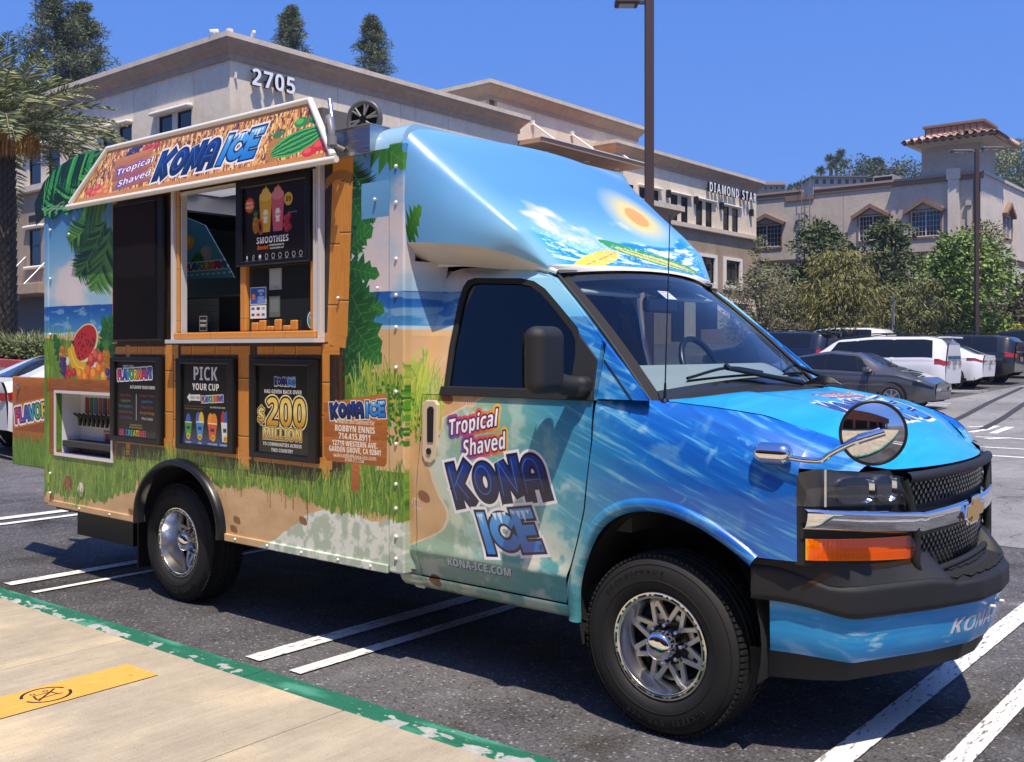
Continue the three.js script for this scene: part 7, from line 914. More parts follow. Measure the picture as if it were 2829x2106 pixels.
  both('drip_rail', tube([[-1.43, 2.02, 0.83], [-1.1, 2.012, 0.815], [-0.86, 1.998, 0.80], [-0.74, 1.975, 0.775], [-0.69, 1.955, 0.745]], 0.012, 24, 8), mBareWhite);
  mesh('cap_base', gridGeo(30, 3, (u, v) => { const s = lerp(1, -1, u), a = capP(s, 1), b = wsT(s * 1.0); return [lerp(a[0], b[0] + 0.012, v), lerp(a[1], b[1] + 0.004, v) + 0.006 * Math.sin(v * Math.PI), lerp(a[2], b[2] * 1.02, v)]; }), mBareWhite, truck);
  // ---- front fascia
  const faX = (z) => interp([[0, 0.93], [0.15, 0.926], [0.3, 0.914], [0.45, 0.893], [0.54, 0.873], [0.65, 0.838], [0.76, 0.79], [0.86, 0.728], [0.94, 0.665], [0.985, 0.60]], Math.abs(z));
  const faP = (z, y, o = 0) => [faX(z) + o, y, z];
  const strip = (z0, z1, y0, y1, nu, nv, o, yf) => gridGeo(nu, nv, (u, v) => { const z = lerp(z0, z1, u); const a = typeof y0 === 'function' ? y0(z) : y0, b = typeof y1 === 'function' ? y1(z) : y1; const y = lerp(a, b, v); return [faX(z) + (typeof o === 'function' ? o(v, u) : o), y, z, u, v]; });
  const topY = (z) => (Math.abs(z) < 0.6 ? 1.112 - 0.02 * Math.pow(z / 0.6, 2) : 1.125);
  mesh('fascia', strip(-0.972, 0.972, (z) => (Math.abs(z) < 0.5 ? 0.66 : 0.785), topY, 60, 6, -0.03), mPlastic, truck);
  const fr = (x) => x;
  // grille surround: rounded bars round the two openings
  const bar = (pts, r) => tube(pts, r, 40, 8);
  const zr = (a, b, n, y) => Array.from({ length: n + 1 }, (_, i) => { const z = lerp(a, b, i / n); return faP(z, typeof y === 'function' ? y(z) : y, 0); });
  mesh('grille_surround', [bar(zr(-0.56, 0.56, 16, 1.092), 0.022), bar(zr(-0.52, 0.52, 16, 0.708), 0.014), bar([faP(0.58, 1.09), faP(0.555, 1.03), faP(0.535, 0.97), faP(0.50, 0.86), faP(0.50, 0.75), faP(0.47, 0.708)], 0.018), bar([faP(-0.58, 1.09), faP(-0.555, 1.03), faP(-0.535, 0.97), faP(-0.50, 0.86), faP(-0.50, 0.75), faP(-0.47, 0.708)], 0.018)], mPlastic, truck);
  mesh('radiator', strip(-0.56, 0.56, 0.70, 1.1, 20, 2, -0.10), mDeep, truck);
  // honeycomb mesh of the grille: staggered little wedges joined by thin bars
  const cell = [], mCell = std(lin(0.07, 0.07, 0.075), 0.18, { metalness: 0.6 });
  for (const [y0, y1, zm] of [[0.985, 1.075, 0.545], [0.725, 0.855, 0.49]]) { let row = 0; for (let y = y0; y <= y1 + 0.001; y += 0.0195, row++) for (let z = -zm + (row % 2) * 0.02; z <= zm; z += 0.04) { const g = new THREE.CylinderGeometry(0.0125, 0.0125, 0.012, 6, 1).rotateZ(Math.PI / 2); g.scale(1, 0.75, 1.1); cell.push(g.translate(faX(z) - 0.03, y, z)); } for (let y = y0 - 0.01; y <= y1 + 0.012; y += 0.0195) cell.push(gridGeo(24, 1, (u, v) => { const z = lerp(-zm, zm, u); return [faX(z) - 0.04, y + (v - 0.5) * 0.004, z]; })); for (let z = -zm; z <= zm; z += 0.02) cell.push(bx(faX(z) - 0.043, faX(z) - 0.037, y0 - 0.012, y1 + 0.012, z - 0.0015, z + 0.0015)); }
  const gm = mesh('grille_mesh', cell, mCell, truck); gm.userData.kind = 'stuff';
  // chrome bar right across, with the cross badge
  const chromeY = (z) => 0.905 + 0.0 * z, ch = mesh('chrome_bar', strip(-0.972, 0.972, (z) => (Math.abs(z) > 0.49 ? lerp(0.872, 0.924, (Math.abs(z) - 0.49) * 2) : 0.868), (z) => (Math.abs(z) > 0.49 ? lerp(0.960, 1.000, (Math.abs(z) - 0.49) * 2) : 0.956), 90, 14, (v) => 0.004 + 0.018 * Math.pow(Math.sin(v * Math.PI), 0.22) + 0.012 * (v - 0.5)), mChrome, truck);
  const bow = [[-0.135, -0.022], [-0.115, 0.03], [-0.048, 0.03], [-0.04, 0.058], [0.066, 0.058], [0.058, 0.03], [0.135, 0.03], [0.115, -0.022], [0.048, -0.022], [0.04, -0.052], [-0.066, -0.052], [-0.058, -0.022]];
  const badge = mesh('badge', extr(shapeOf(bow), 0.012, 0.004).rotateY(Math.PI / 2).translate(0.948, 0.91, 0), mChrome, truck); mesh('badge_face', extr(shapeOf(bow.map(([a, b]) => [a * 0.88, b * 0.80])), 0.004).rotateY(Math.PI / 2).translate(0.965, 0.91, 0), std(lin(0.62, 0.38, 0.10), 0.25, { metalness: 0.7 }), badge);
  // headlights
  for (const s of [1, -1]) {
    const hl = new THREE.Group(); hl.name = 'headlight'; truck.add(hl);
    const hy0 = (z) => lerp(0.992, 1.006, (Math.abs(z) - 0.55) / 0.44), hy1 = (z) => lerp(1.103, 1.142, clamp((Math.abs(z) - 0.6) / 0.3)) - (Math.abs(z) > 0.93 ? (Math.abs(z) - 0.93) * 0.35 : 0) - (Math.abs(z) < 0.61 ? (0.61 - Math.abs(z)) * 1.7 : 0);
    mesh('headlight_back', strip(s * 0.555, s * 0.970, hy0, hy1, 30, 4, (v, u) => -0.028), std(lin(0.10, 0.10, 0.105), 0.3, { metalness: 0.7 }), hl);
    for (const [za, zb] of [[0.60, 0.705], [0.715, 0.865]]) { const bowl = gridGeo(20, 10, (u, v) => { const a = u * 6.2832, zc = (za + zb) / 2, rz = (zb - za) / 2 * (1 - v), ry = 0.05 * (1 - v), sq = 1 / Math.pow(Math.pow(Math.abs(Math.cos(a)), 4) + Math.pow(Math.abs(Math.sin(a)), 4), 0.25), z = s * (zc + rz * Math.cos(a) * sq), y = 1.058 + ry * Math.sin(a) * sq; return [faX(z) - 0.012 - 0.07 * Math.pow(v, 0.6), y, z]; }); mesh('reflector', bowl, mChrome, hl); mesh('bulb', new THREE.SphereGeometry(0.016, 12, 8).translate(faX((za + zb) / 2) - 0.05, 1.058, s * (za + zb) / 2), mChrome, hl); }
    for (const z of [0.85]) mesh('lamp_divider', strip(s * 0.905, s * 0.912, hy0, hy1, 1, 4, -0.006), mChrome, hl);
    mesh('headlight_lens', strip(s * 0.555, s * 0.970, hy0, hy1, 30, 8, (v) => 0.002 + 0.012 * Math.sin(v * Math.PI)), phys(lin(0.93, 0.95, 0.97), 0.03, { transmission: 1, thickness: 0, ior: 1.5 }), hl);
    const am = new THREE.Group(); am.name = 'turn_signal'; truck.add(am);
    const ay0 = (z) => lerp(0.772, 0.805, (Math.abs(z) - 0.5) / 0.45), ay1 = (z) => lerp(0.862, 0.885, (Math.abs(z) - 0.5) / 0.45) ;
    mesh('signal_reflector', strip(s * 0.505, s * 0.955, ay0, ay1, 90, 3, (v, u) => -0.02 + 0.006 * Math.abs(((u * 30) % 1) - 0.5)), std(lin(0.95, 0.42, 0.04), 0.3, { metalness: 0.3 }), am);
    mesh('signal_lens', strip(s * 0.5, s * 0.96, ay0, ay1, 60, 6, (v, u) => 0.0 + 0.01 * Math.sin(v * Math.PI)), phys(lin(1.0, 0.52, 0.06), 0.10, { transmission: 1, thickness: 0, ior: 1.5 }), am);
  }
  // ---- bumper: step pad, face, valance, air dam
  const buX = (z) => interp([[0, 1.07], [0.2, 1.05], [0.45, 0.955], [0.62, 0.87], [0.79, 0.785], [0.83, 0.75], [0.90, 0.65], [0.96, 0.52], [0.985, 0.42]], Math.abs(z));
  const bs = (nu, y0, y1, nv, ofs, zs = 0.985) => gridGeo(nu, nv, (u, v) => { const z = lerp(-zs, zs, u), a = typeof y0 === 'function' ? y0(z) : y0, b = typeof y1 === 'function' ? y1(z) : y1, k = ofs ? ofs(v, z) : 0, m = (buX(z + 0.03) - buX(z - 0.03)) / 0.06, l = Math.hypot(1, m); return [buX(z) - k / l, lerp(a, b, v), z + k * m / l, u, v]; });
  const padY = (z) => (Math.abs(z) < 0.36 ? 0.672 : lerp(0.685, 0.70, sstep(0.36, 0.5, Math.abs(z))) + 0.07 * sstep(0.86, 0.97, Math.abs(z)));
  mesh('bumper_face', bs(90, (z) => 0.575 + 0.06 * sstep(0.8, 0.98, Math.abs(z)), padY, 10, (v) => 0.012 * Math.pow(Math.abs(v * 2 - 1), 10)), mPlastic, truck);
  mesh('bumper_top', gridGeo(80, 6, (u, v) => { const z = lerp(-0.985, 0.985, u), xi = faX(z) - 0.03, xo = buX(z) - 0.011; return [lerp(xo, Math.min(xi, xo), v), lerp(padY(z), Math.abs(z) < 0.36 ? 0.70 : 0.79, v), z]; }), mPlastic, truck);
  for (let i = 0; i < 8; i++) for (let j = 0; j < 2; j++) { const z = -0.32 + i * 0.082; mesh('tread_pad', rbx(-0.035, 0.035, 0, 0.006, -0.036, 0.036, 0.003).translate(buX(z + 0.036) - 0.065 - j * 0.077, 0.674 + 0.012 * (j + 0.5), z + 0.036), mRubber, truck); }
  const valUV = (g) => { const uv = g.attributes.uv; for (let i = 0; i < uv.count; i++) uv.setXY(i, uv.getX(i), 1 - (1 - uv.getY(i)) * 0.86 - 0.05); return g; };
  const vg = bs(110, (z) => 0.395 + 0.035 * sstep(0.78, 0.98, Math.abs(z)), (z) => 0.572 + 0.06 * sstep(0.8, 0.98, Math.abs(z)), 12, (v) => 0.035 + 0.03 * Math.pow(1 - v, 3) - 0.012 * sstep(0.5, 1, v), 0.968); { const uv = vg.attributes.uv; for (let i = 0; i < uv.count; i++) uv.setX(i, 1 - uv.getX(i)); }
  mesh('valance', vg, mVal, truck);
  mesh('air_dam', bs(70, 0.315, (z) => 0.398 + 0.035 * sstep(0.78, 0.98, Math.abs(z)), 4, (v) => 0.08 + 0.03 * (1 - v)), mPlastic, truck);
  for (const z of [0.07, -0.05]) mesh('plate_bolt', rod([buX(z) - 0.03, 0.53, z], [buX(z) - 0.0, 0.53, z], 0.008), mBareWhite, truck);
  // ---- mirrors
  const mir = new THREE.Group(); mir.name = 'side_mirror'; truck.add(mir);
  { const g = new RoundedBoxGeometry(0.105, 0.285, 0.2, 5, 0.05); g.translate(-0.425, 1.545, 1.185); mesh('mirror_shell', g, mPlastic, mir); mesh('mirror_arm', [tube([[-0.42, 1.455, 1.13], [-0.40, 1.435, 1.05], [-0.375, 1.43, 0.955]], 0.045, 14, 10), rbx(-0.43, -0.33, 1.385, 1.475, 0.94, 1.04, 0.035, 3)], mPlastic, mir); mesh('mirror_glass', bx(-0.4805, -0.4785, 1.43, 1.66, 1.105, 1.265), mChrome, mir); }
  const cross = new THREE.Group(); cross.name = 'fender_mirror'; truck.add(cross);
  { const P0 = V3(0.46, 1.262, 0.99), P1 = V3(0.60, 1.235, 0.99); mesh('mirror_base', [new THREE.CapsuleGeometry(0.041, 0.075, 6, 16).rotateZ(Math.PI / 2).translate(0.515, 1.200, 0.995)], mChrome, cross); mesh('mirror_stay', tube([[0.585, 1.188, 1.0], [0.655, 1.183, 0.995], [0.705, 1.187, 0.99], [0.745, 1.215, 0.995], [0.85, 1.27, 1.0], [0.91, 1.292, 0.97]], 0.011, 40, 10), mChrome, cross); mesh('stay_clamp', rod([0.84, 1.266, 1.0], [0.925, 1.298, 0.968], 0.016, 0.013), mChrome, cross);
    const dome = new THREE.SphereGeometry(0.24, 48, 24, 0, Math.PI * 2, 0, 0.495); dome.translate(0, -0.24 * Math.cos(0.495), 0); const d = mesh('mirror_dome', dome, mChrome, cross); const rim = mesh('mirror_rim', [new THREE.TorusGeometry(0.114, 0.006, 8, 48).rotateX(Math.PI / 2)], mBlack, cross); for (const o of [d, rim]) { o.quaternion.setFromUnitVectors(V3(0, 1, 0), V3(0.52, -0.08, 0.85).normalize()); o.position.set(0.87, 1.290, 0.93); } mesh('mirror_back', new THREE.CylinderGeometry(0.112, 0.112, 0.006, 40).applyQuaternion(d.quaternion).translate(0.866, 1.2905, 0.923), mBlack, cross); }
  // ---- antenna, wipers
  mesh('antenna', [rod([-0.02, 1.372, 0.885], [-0.02, 1.385, 0.885], 0.02, 0.014), rod([-0.02, 1.385, 0.885], [-0.018, 1.45, 0.885], 0.007, 0.005), rod([-0.018, 1.45, 0.885], [0.005, 2.15, 0.885], 0.0032, 0.002)], mBlack, truck);
  const wiper = (s0, t0, s1, t1, ps, px) => { const a = wsP(s0, t0, 0.022), b = wsP(s1, t1, 0.022), m = wsP((s0 + s1) / 2 + 0.04, (t0 + t1) / 2 + 0.015, 0.05); const w = mesh('wiper_arm', [tube([a, m, b], 0.007, 16, 6), rod(m, px, 0.010, 0.014), rod(m, [m[0] + 0.01, m[1] + 0.01, m[2]], 0.018)], mBlack, truck); mesh('wiper_blade', gridGeo(12, 1, (u, v) => { const p = wsP(lerp(s0, s1, u), lerp(t0, t1, u) - 0.008, v ? 0.002 : 0.02); return p; }), mRubber, w); };
  wiper(0.72, 0.10, 0.08, 0.085, 0, [0.10, 1.425, -0.22]); wiper(-0.20, 0.085, -0.66, 0.11, 0, [0.04, 1.41, -0.80]);

  // ---- wheels
  const mSpoke = std(lin(0.62, 0.61, 0.58), 0.3, { metalness: 0.55 });
  function wheel(x, zLip, side, dish, seed) {
    const w = new THREE.Group(); w.name = 'wheel'; w.position.set(x, 0.372, zLip); if (side < 0) w.rotation.y = Math.PI; truck.add(w);
    // tyre: lathe round local z, outer face at z = 0.028
    const R = 0.372, prof = [[0.205, -0.235], [0.24, -0.245], [0.29, -0.248], [0.335, -0.238], [0.36, -0.215], [R - 0.003, -0.19], [R, -0.15], [R, -0.07], [R - 0.003, -0.03], [0.362, -0.008], [0.345, 0.012], [0.32, 0.024], [0.29, 0.03], [0.262, 0.028], [0.24, 0.02], [0.222, 0.004], [0.214, -0.02]];
    const ty = mesh('tyre', new THREE.LatheGeometry(prof.map((p) => new THREE.Vector2(p[0], p[1])), 72).rotateX(Math.PI / 2), std(lin(0.0075, 0.0075, 0.008), 0.72, { bumpMap: grayTex(64, 64, (a, b) => hash2(a, b)), bumpScale: 0.0004 }), w);
    const tr = []; for (let i = 0; i < 90; i++) for (const [z0, z1, t, r] of [[-0.218, -0.172, 0.15, 0.3715], [-0.045, 0.0, -0.15, 0.3665]]) { const g = rbx(-0.009, 0.009, -0.006, 0.006, z0, z1, 0.002, 1); g.rotateY(t); g.translate(0, r, 0); g.rotateZ(i / 90 * 6.2832 + (z0 < -0.1 ? 0.03 : 0)); tr.push(g); } for (const z of [-0.15, -0.11, -0.07]) tr.push(new THREE.TorusGeometry(R - 0.001, 0.008, 6, 64).translate(0, 0, z)); const tread = mesh('tread', tr, mRubber, ty); tread.userData.kind = 'stuff';
    mesh('sidewall_rib', [new THREE.TorusGeometry(0.335, 0.0025, 5, 72).translate(0, 0, 0.018), new THREE.TorusGeometry(0.27, 0.002, 5, 72).translate(0, 0, 0.029)], mRubber, ty);
    const words = [['BRIDGESTONE', -0.9, 0.302], ['V-STEEL RIB 265', 2.35, 0.302]]; for (const [s, a0, r] of words) { const gs = []; let a = a0; for (const c of s) { if (c === ' ') { a += 0.08; continue; } const g = new TextGeometry(c, { font, size: 0.028, depth: 0.003, curveSegments: 2, bevelEnabled: false }); g.computeBoundingBox(); const b = g.boundingBox, wd = b.max.x - b.min.x; g.translate(-(b.min.x + b.max.x) / 2, -0.014, 0.0275); g.translate(0, r, 0); g.rotateZ(-(a + wd / 2 / r) + Math.PI / 2 - 1.57); gs.push(g); a += (wd + 0.009) / r; } mesh('sidewall_lettering', gs, mRubber, ty); }
    // rim: lip with slots, deep barrel, eight split spokes, hub cap and nuts
    const rim = new THREE.LatheGeometry([[0.214, -0.02], [0.2215, 0.0], [0.222, 0.008], [0.218, 0.012], [0.198, 0.010], [0.194, 0.004], [0.190, -0.02], [0.178, -dish * 0.55], [0.168, -dish - 0.01], [0.160, -dish - 0.02], [0.175, -dish - 0.06], [0.19, -0.2]].map((p) => new THREE.Vector2(p[0], p[1])), 72).rotateX(Math.PI / 2);
    const rm = mesh('rim', rim, mMachined, w);
    for (let i = 0; i < 16; i++) { const a = i / 16 * 6.2832; mesh('lip_slot', new THREE.CapsuleGeometry(0.0042, 0.036, 4, 8).rotateZ(Math.PI / 2).scale(1, 1, 0.3).translate(0, 0.208, 0.0118).rotateZ(a), mBlack, rm); mesh('lip_bolt', new THREE.SphereGeometry(0.0048, 8, 6).translate(0, 0.208, 0.0125).rotateZ(a + 6.2832 / 32), mBlack, rm); }
    mesh('wheel_disc', new THREE.CylinderGeometry(0.15, 0.15, 0.02, 40).rotateX(Math.PI / 2).translate(0, 0, -dish - 0.075), mDeep, rm);
    for (let i = 0; i < 8; i++) { const a = i / 8 * 6.2832 + 0.39; const leg = (s) => { const g = extr(shapeOf([[s * 0.034 - 0.0075, 0.07], [s * 0.034 + 0.0075, 0.07], [s * 0.012 + 0.009, 0.172], [s * 0.012 - 0.009, 0.172]]), 0.016, 0.002, { bevelSegments: 1 }).translate(0, 0, -dish - 0.018); return g; }; const sp = mesh('spoke', [leg(1), leg(-1), bx(-0.018, 0.018, 0.150, 0.167, -dish - 0.016, -dish - 0.002), bx(-0.016, 0.016, 0.07, 0.12, -dish - 0.03, -dish - 0.02)].map((g) => prep(g).rotateZ(a)), mSpoke, rm); }
    mesh('hub', new THREE.LatheGeometry([[0.0, 0.075 - dish + 0.02], [0.03, 0.074 - dish + 0.02], [0.052, 0.066 - dish + 0.02], [0.060, 0.05 - dish + 0.02], [0.062, -0.0 - dish]].map((p) => new THREE.Vector2(p[0], p[1])).reverse(), 36).rotateX(Math.PI / 2), mChrome, rm);
    mesh('hub_plate', new THREE.CylinderGeometry(0.092, 0.095, 0.02, 36).rotateX(Math.PI / 2).translate(0, 0, -dish - 0.012), std(lin(0.05, 0.05, 0.052), 0.2, { metalness: 0.9 }), rm);
    for (let i = 0; i < 8; i++) { const a = i / 8 * 6.2832; mesh('lug_nut', [new THREE.CylinderGeometry(0.0095, 0.0115, 0.034, 6).rotateX(Math.PI / 2).translate(0, 0.077, -dish + 0.012), new THREE.SphereGeometry(0.0095, 8, 6).translate(0, 0.077, -dish + 0.03)].map((g) => prep(g).rotateZ(a)), mChrome, rm); }
  }
  wheel(0, 0.957, 1, 0.062, 1); wheel(-3.53, 0.945, 1, 0.105, 2); wheel(0, -0.957, -1, 0.062, 3); wheel(-3.53, -0.945, -1, 0.105, 4);
}
// ---------------------------------------------------------------- parked cars, lamp posts, sign post
const carPaint = (c, metal = 0) => phys(c, 0.3, { clearcoat: 1, clearcoatRoughness: 0.03, metalness: metal });
const mCarGlass = phys(lin(0.007, 0.008, 0.009), 0.03, { ior: 1.6 }), mLampRed = phys(lin(0.35, 0.012, 0.012), 0.12, { clearcoat: 1 }), mLampClear = phys(lin(0.34, 0.34, 0.36), 0.1, { clearcoat: 1 }), mAlloy = std(lin(0.5, 0.5, 0.52), 0.3, { metalness: 0.8 });
// stations run from the tail (0) to the nose (1): [s, bottom, belt, top, halfwidth, half width at the top]
function car(label, [x, y, z], turn, L, W, st, paint, glassRows, opt = {}) {
  const t = thing('parked_car', label, 'car', 'cars in the lot behind the truck', [x, y, z], turn), I = (k, s) => { for (let i = 1; i < st.length; i++) if (s <= st[i][0]) { const a = st[i - 1], b = st[i], q = (s - a[0]) / (b[0] - a[0]), e = q * q * (3 - 2 * q); return lerp(a[k], b[k], lerp(q, e, 0.5)); } return st[st.length - 1][k]; };
  const P = (s, q, o = 0) => {   // q: 0 sill, .45 belt, .8 cant rail, 1 centre of the roof; o: how far proud
    const b = I(1, s), w = I(2, s), tp = I(3, s), hw = I(4, s), ht = I(5, s), end = Math.pow(clamp(Math.min(s, 1 - s) / 0.06), 0.5), k = lerp(0.80, 1, end);
    let Z, Y; if (q < 0.45) { const r = q / 0.45; Y = lerp(b, w, r); Z = hw * (0.93 + 0.07 * Math.sin(Math.PI * Math.min(1, r * 0.62 + 0.15))) - (r > 0.8 ? (r - 0.8) * 0.08 : 0); } else if (q < 0.8) { const r = (q - 0.45) / 0.35; Y = lerp(w, tp - (tp - w) * 0.08, r); Z = lerp(hw * 0.975, ht, Math.pow(r, 0.9)) + Math.sin(r * Math.PI) * 0.02; } else { const r = (q - 0.8) / 0.2; Y = lerp(tp - (tp - w) * 0.08, tp, Math.sin(r * Math.PI / 2)); Z = ht * Math.cos(r * Math.PI / 2); }
    return [(s - 0.5) * L, Y + o * (q > 0.7 ? 1 : 0.25), (Z + o * (q > 0.85 ? 0 : 1)) * k];
  };
  const half = (sg) => gridGeo(72, 40, (u, v) => { const p = P(u, v); return [p[0], p[1], p[2] * sg]; }, sg < 0);
  mesh('body', [half(1), half(-1), ...[0, 1].map((s) => gridGeo(12, 20, (u, v) => { const p = P(s, v); return [p[0] + (s ? 1 : -1) * 0.04 * Math.sin(v * 2.2), p[1], p[2] * (u * 2 - 1)]; }))], paint, t);
  const side = (name, s0, s1, q0, q1, m, o = 0.008, par = t, skew0 = 0, skew1 = 0) => { for (const sg of [1, -1]) mesh(name, gridGeo(16, 6, (u, v) => { const s = lerp(s0 + skew0 * v, s1 + skew1 * v, u), p = P(s, lerp(q0, q1, v), o); return [p[0], p[1], p[2] * sg]; }), m, par); };
  side('window_trim', glassRows[0][0] + 0.012, glassRows[glassRows.length - 1][1] - 0.012, 0.49, 0.765, mBlack, 0.005, t, glassRows[0][2] ?? 0, glassRows[glassRows.length - 1][3] ?? 0);
  for (const g of glassRows) side('side_window', g[0], g[1], g[4] ?? 0.485, g[5] ?? 0.77, mCarGlass, 0.008, t, g[2] ?? 0, g[3] ?? 0);
  const across = (name, s0, s1, m, o, w = 0.86, q = 0.999) => mesh(name, gridGeo(12, 10, (u, v) => { const s = lerp(s0, s1, v), tp = I(3, s), ht = I(5, s); const zz = (u * 2 - 1) * w; return [(s - 0.5) * L, tp - 0.05 * zz * zz + o, zz * ht]; }), m, t);
  if (opt.ws) across('windscreen', opt.ws[0], opt.ws[1], mCarGlass, 0.012, 0.95); if (opt.rw) across('rear_window', opt.rw[0], opt.rw[1], mCarGlass, 0.012, 0.92);
  const wr = opt.wheel ?? 0.33;
  for (const s of opt.axles ?? [0.19, 0.81]) for (const sg of [1, -1]) {
    const w = new THREE.Group(); w.name = 'wheel'; w.position.set((s - 0.5) * L, wr, sg * (W / 2 - 0.095)); if (sg < 0) w.rotation.y = Math.PI; t.add(w);
    mesh('tyre', new THREE.TorusGeometry(wr - 0.08, 0.085, 10, 32).scale(1, 1, 1.2), mRubber, w); const r = [new THREE.CylinderGeometry(0.05, 0.05, 0.04, 12).rotateX(Math.PI / 2).translate(0, 0, 0.085), new THREE.TorusGeometry(wr - 0.12, 0.014, 6, 28).translate(0, 0, 0.085)]; for (let i = 0; i < 7; i++) r.push(bx(-0.02, 0.02, 0.04, wr - 0.115, 0.07, 0.095).rotateZ(i / 7 * 6.283)); mesh('rim', r, mAlloy, w); mesh('wheel_back', new THREE.CylinderGeometry(wr - 0.1, wr - 0.1, 0.03, 24).rotateX(Math.PI / 2).translate(0, 0, 0.04), mDeep, w);
    mesh('arch_liner', new THREE.RingGeometry(wr - 0.004, wr + 0.055, 32).translate(0, 0.012, 0.092), mDeep, w); 
  }
  side('sill', 0.04, 0.96, -0.03, 0.05, mBlack, 0.004);
  for (const sg of [1, -1]) if (opt.mirror) mesh('door_mirror', rbx(-0.09, 0.09, -0.07, 0.07, -0.11, 0.11, 0.05, 3).translate((opt.mirror - 0.5) * L, I(2, opt.mirror) + 0.10, sg * (W / 2 + 0.06)), paint, t);
  for (const s of opt.seams ?? []) side('door_seam', s, s + 0.0022, 0.06, 0.46, mBlack, 0.003);
  const end = (name, s, q0, q1, z0, z1, m, d = 0.03) => { for (const sg of [1, -1]) { mesh(name, gridGeo(12, 6, (u, v) => { const q = lerp(q0, q1, v), zf = lerp(z0, z1, u), p = P(s, q), wrap = zf > 0.85 ? (zf - 0.85) * 0.15 : 0; return [p[0] + (s ? 1 : -1) * (d + 0.04 * Math.sin(q * 2.2) - wrap), p[1], p[2] * Math.min(zf, 1.02) * sg]; }), m, t); } };
  end('tail_light', 0, opt.tail?.[0] ?? 0.36, opt.tail?.[1] ?? 0.46, opt.tail?.[2] ?? 0.6, 1.03, mLampRed); side('tail_light', 0.0, opt.tail?.[3] ?? 0.05, opt.tail?.[0] ?? 0.36, opt.tail?.[1] ?? 0.46, mLampRed, 0.012);
  end('headlight', 1, 0.3, 0.40, 0.55, 1.03, mLampClear); side('headlight', 0.90, 0.995, 0.36, 0.43, mCarGlass, 0.010);
  mesh('number_plate', bx(0, 0.012, -0.075, 0.075, -0.15, 0.15).translate(-L / 2 - 0.075, I(1, 0) + (opt.plate ?? 0.45), 0), mLampClear, t);
  if (opt.rails) for (const sg of [1, -1]) mesh('roof_rail', tube([[-L * 0.36, I(3, 0.14) + 0.03, sg * (I(5, 0.14) * 0.86)], [-L * 0.1, I(3, 0.4) + 0.07, sg * I(5, 0.4) * 0.88], [L * 0.12, I(3, 0.62) + 0.03, sg * I(5, 0.62) * 0.88]], 0.02, 16, 6), mBlack, t);
  if (opt.spoiler) mesh('spoiler', rbx(-0.16, 0.2, -0.025, 0.025, -0.62, 0.62, 0.02).translate(-L / 2 + opt.spoiler[0], opt.spoiler[1], 0), paint, t);
  if (opt.rearGlass) mesh('rear_window', gridGeo(8, 6, (u, v) => { const [s0, q0, s1, q1] = opt.rearGlass; const s = lerp(s0, s1, v), p = P(s, lerp(q0, q1, v), 0); return [p[0] - 0.055, p[1], p[2] * (u * 2 - 1) * 0.86]; }), mCarGlass, t);
  return t;
}
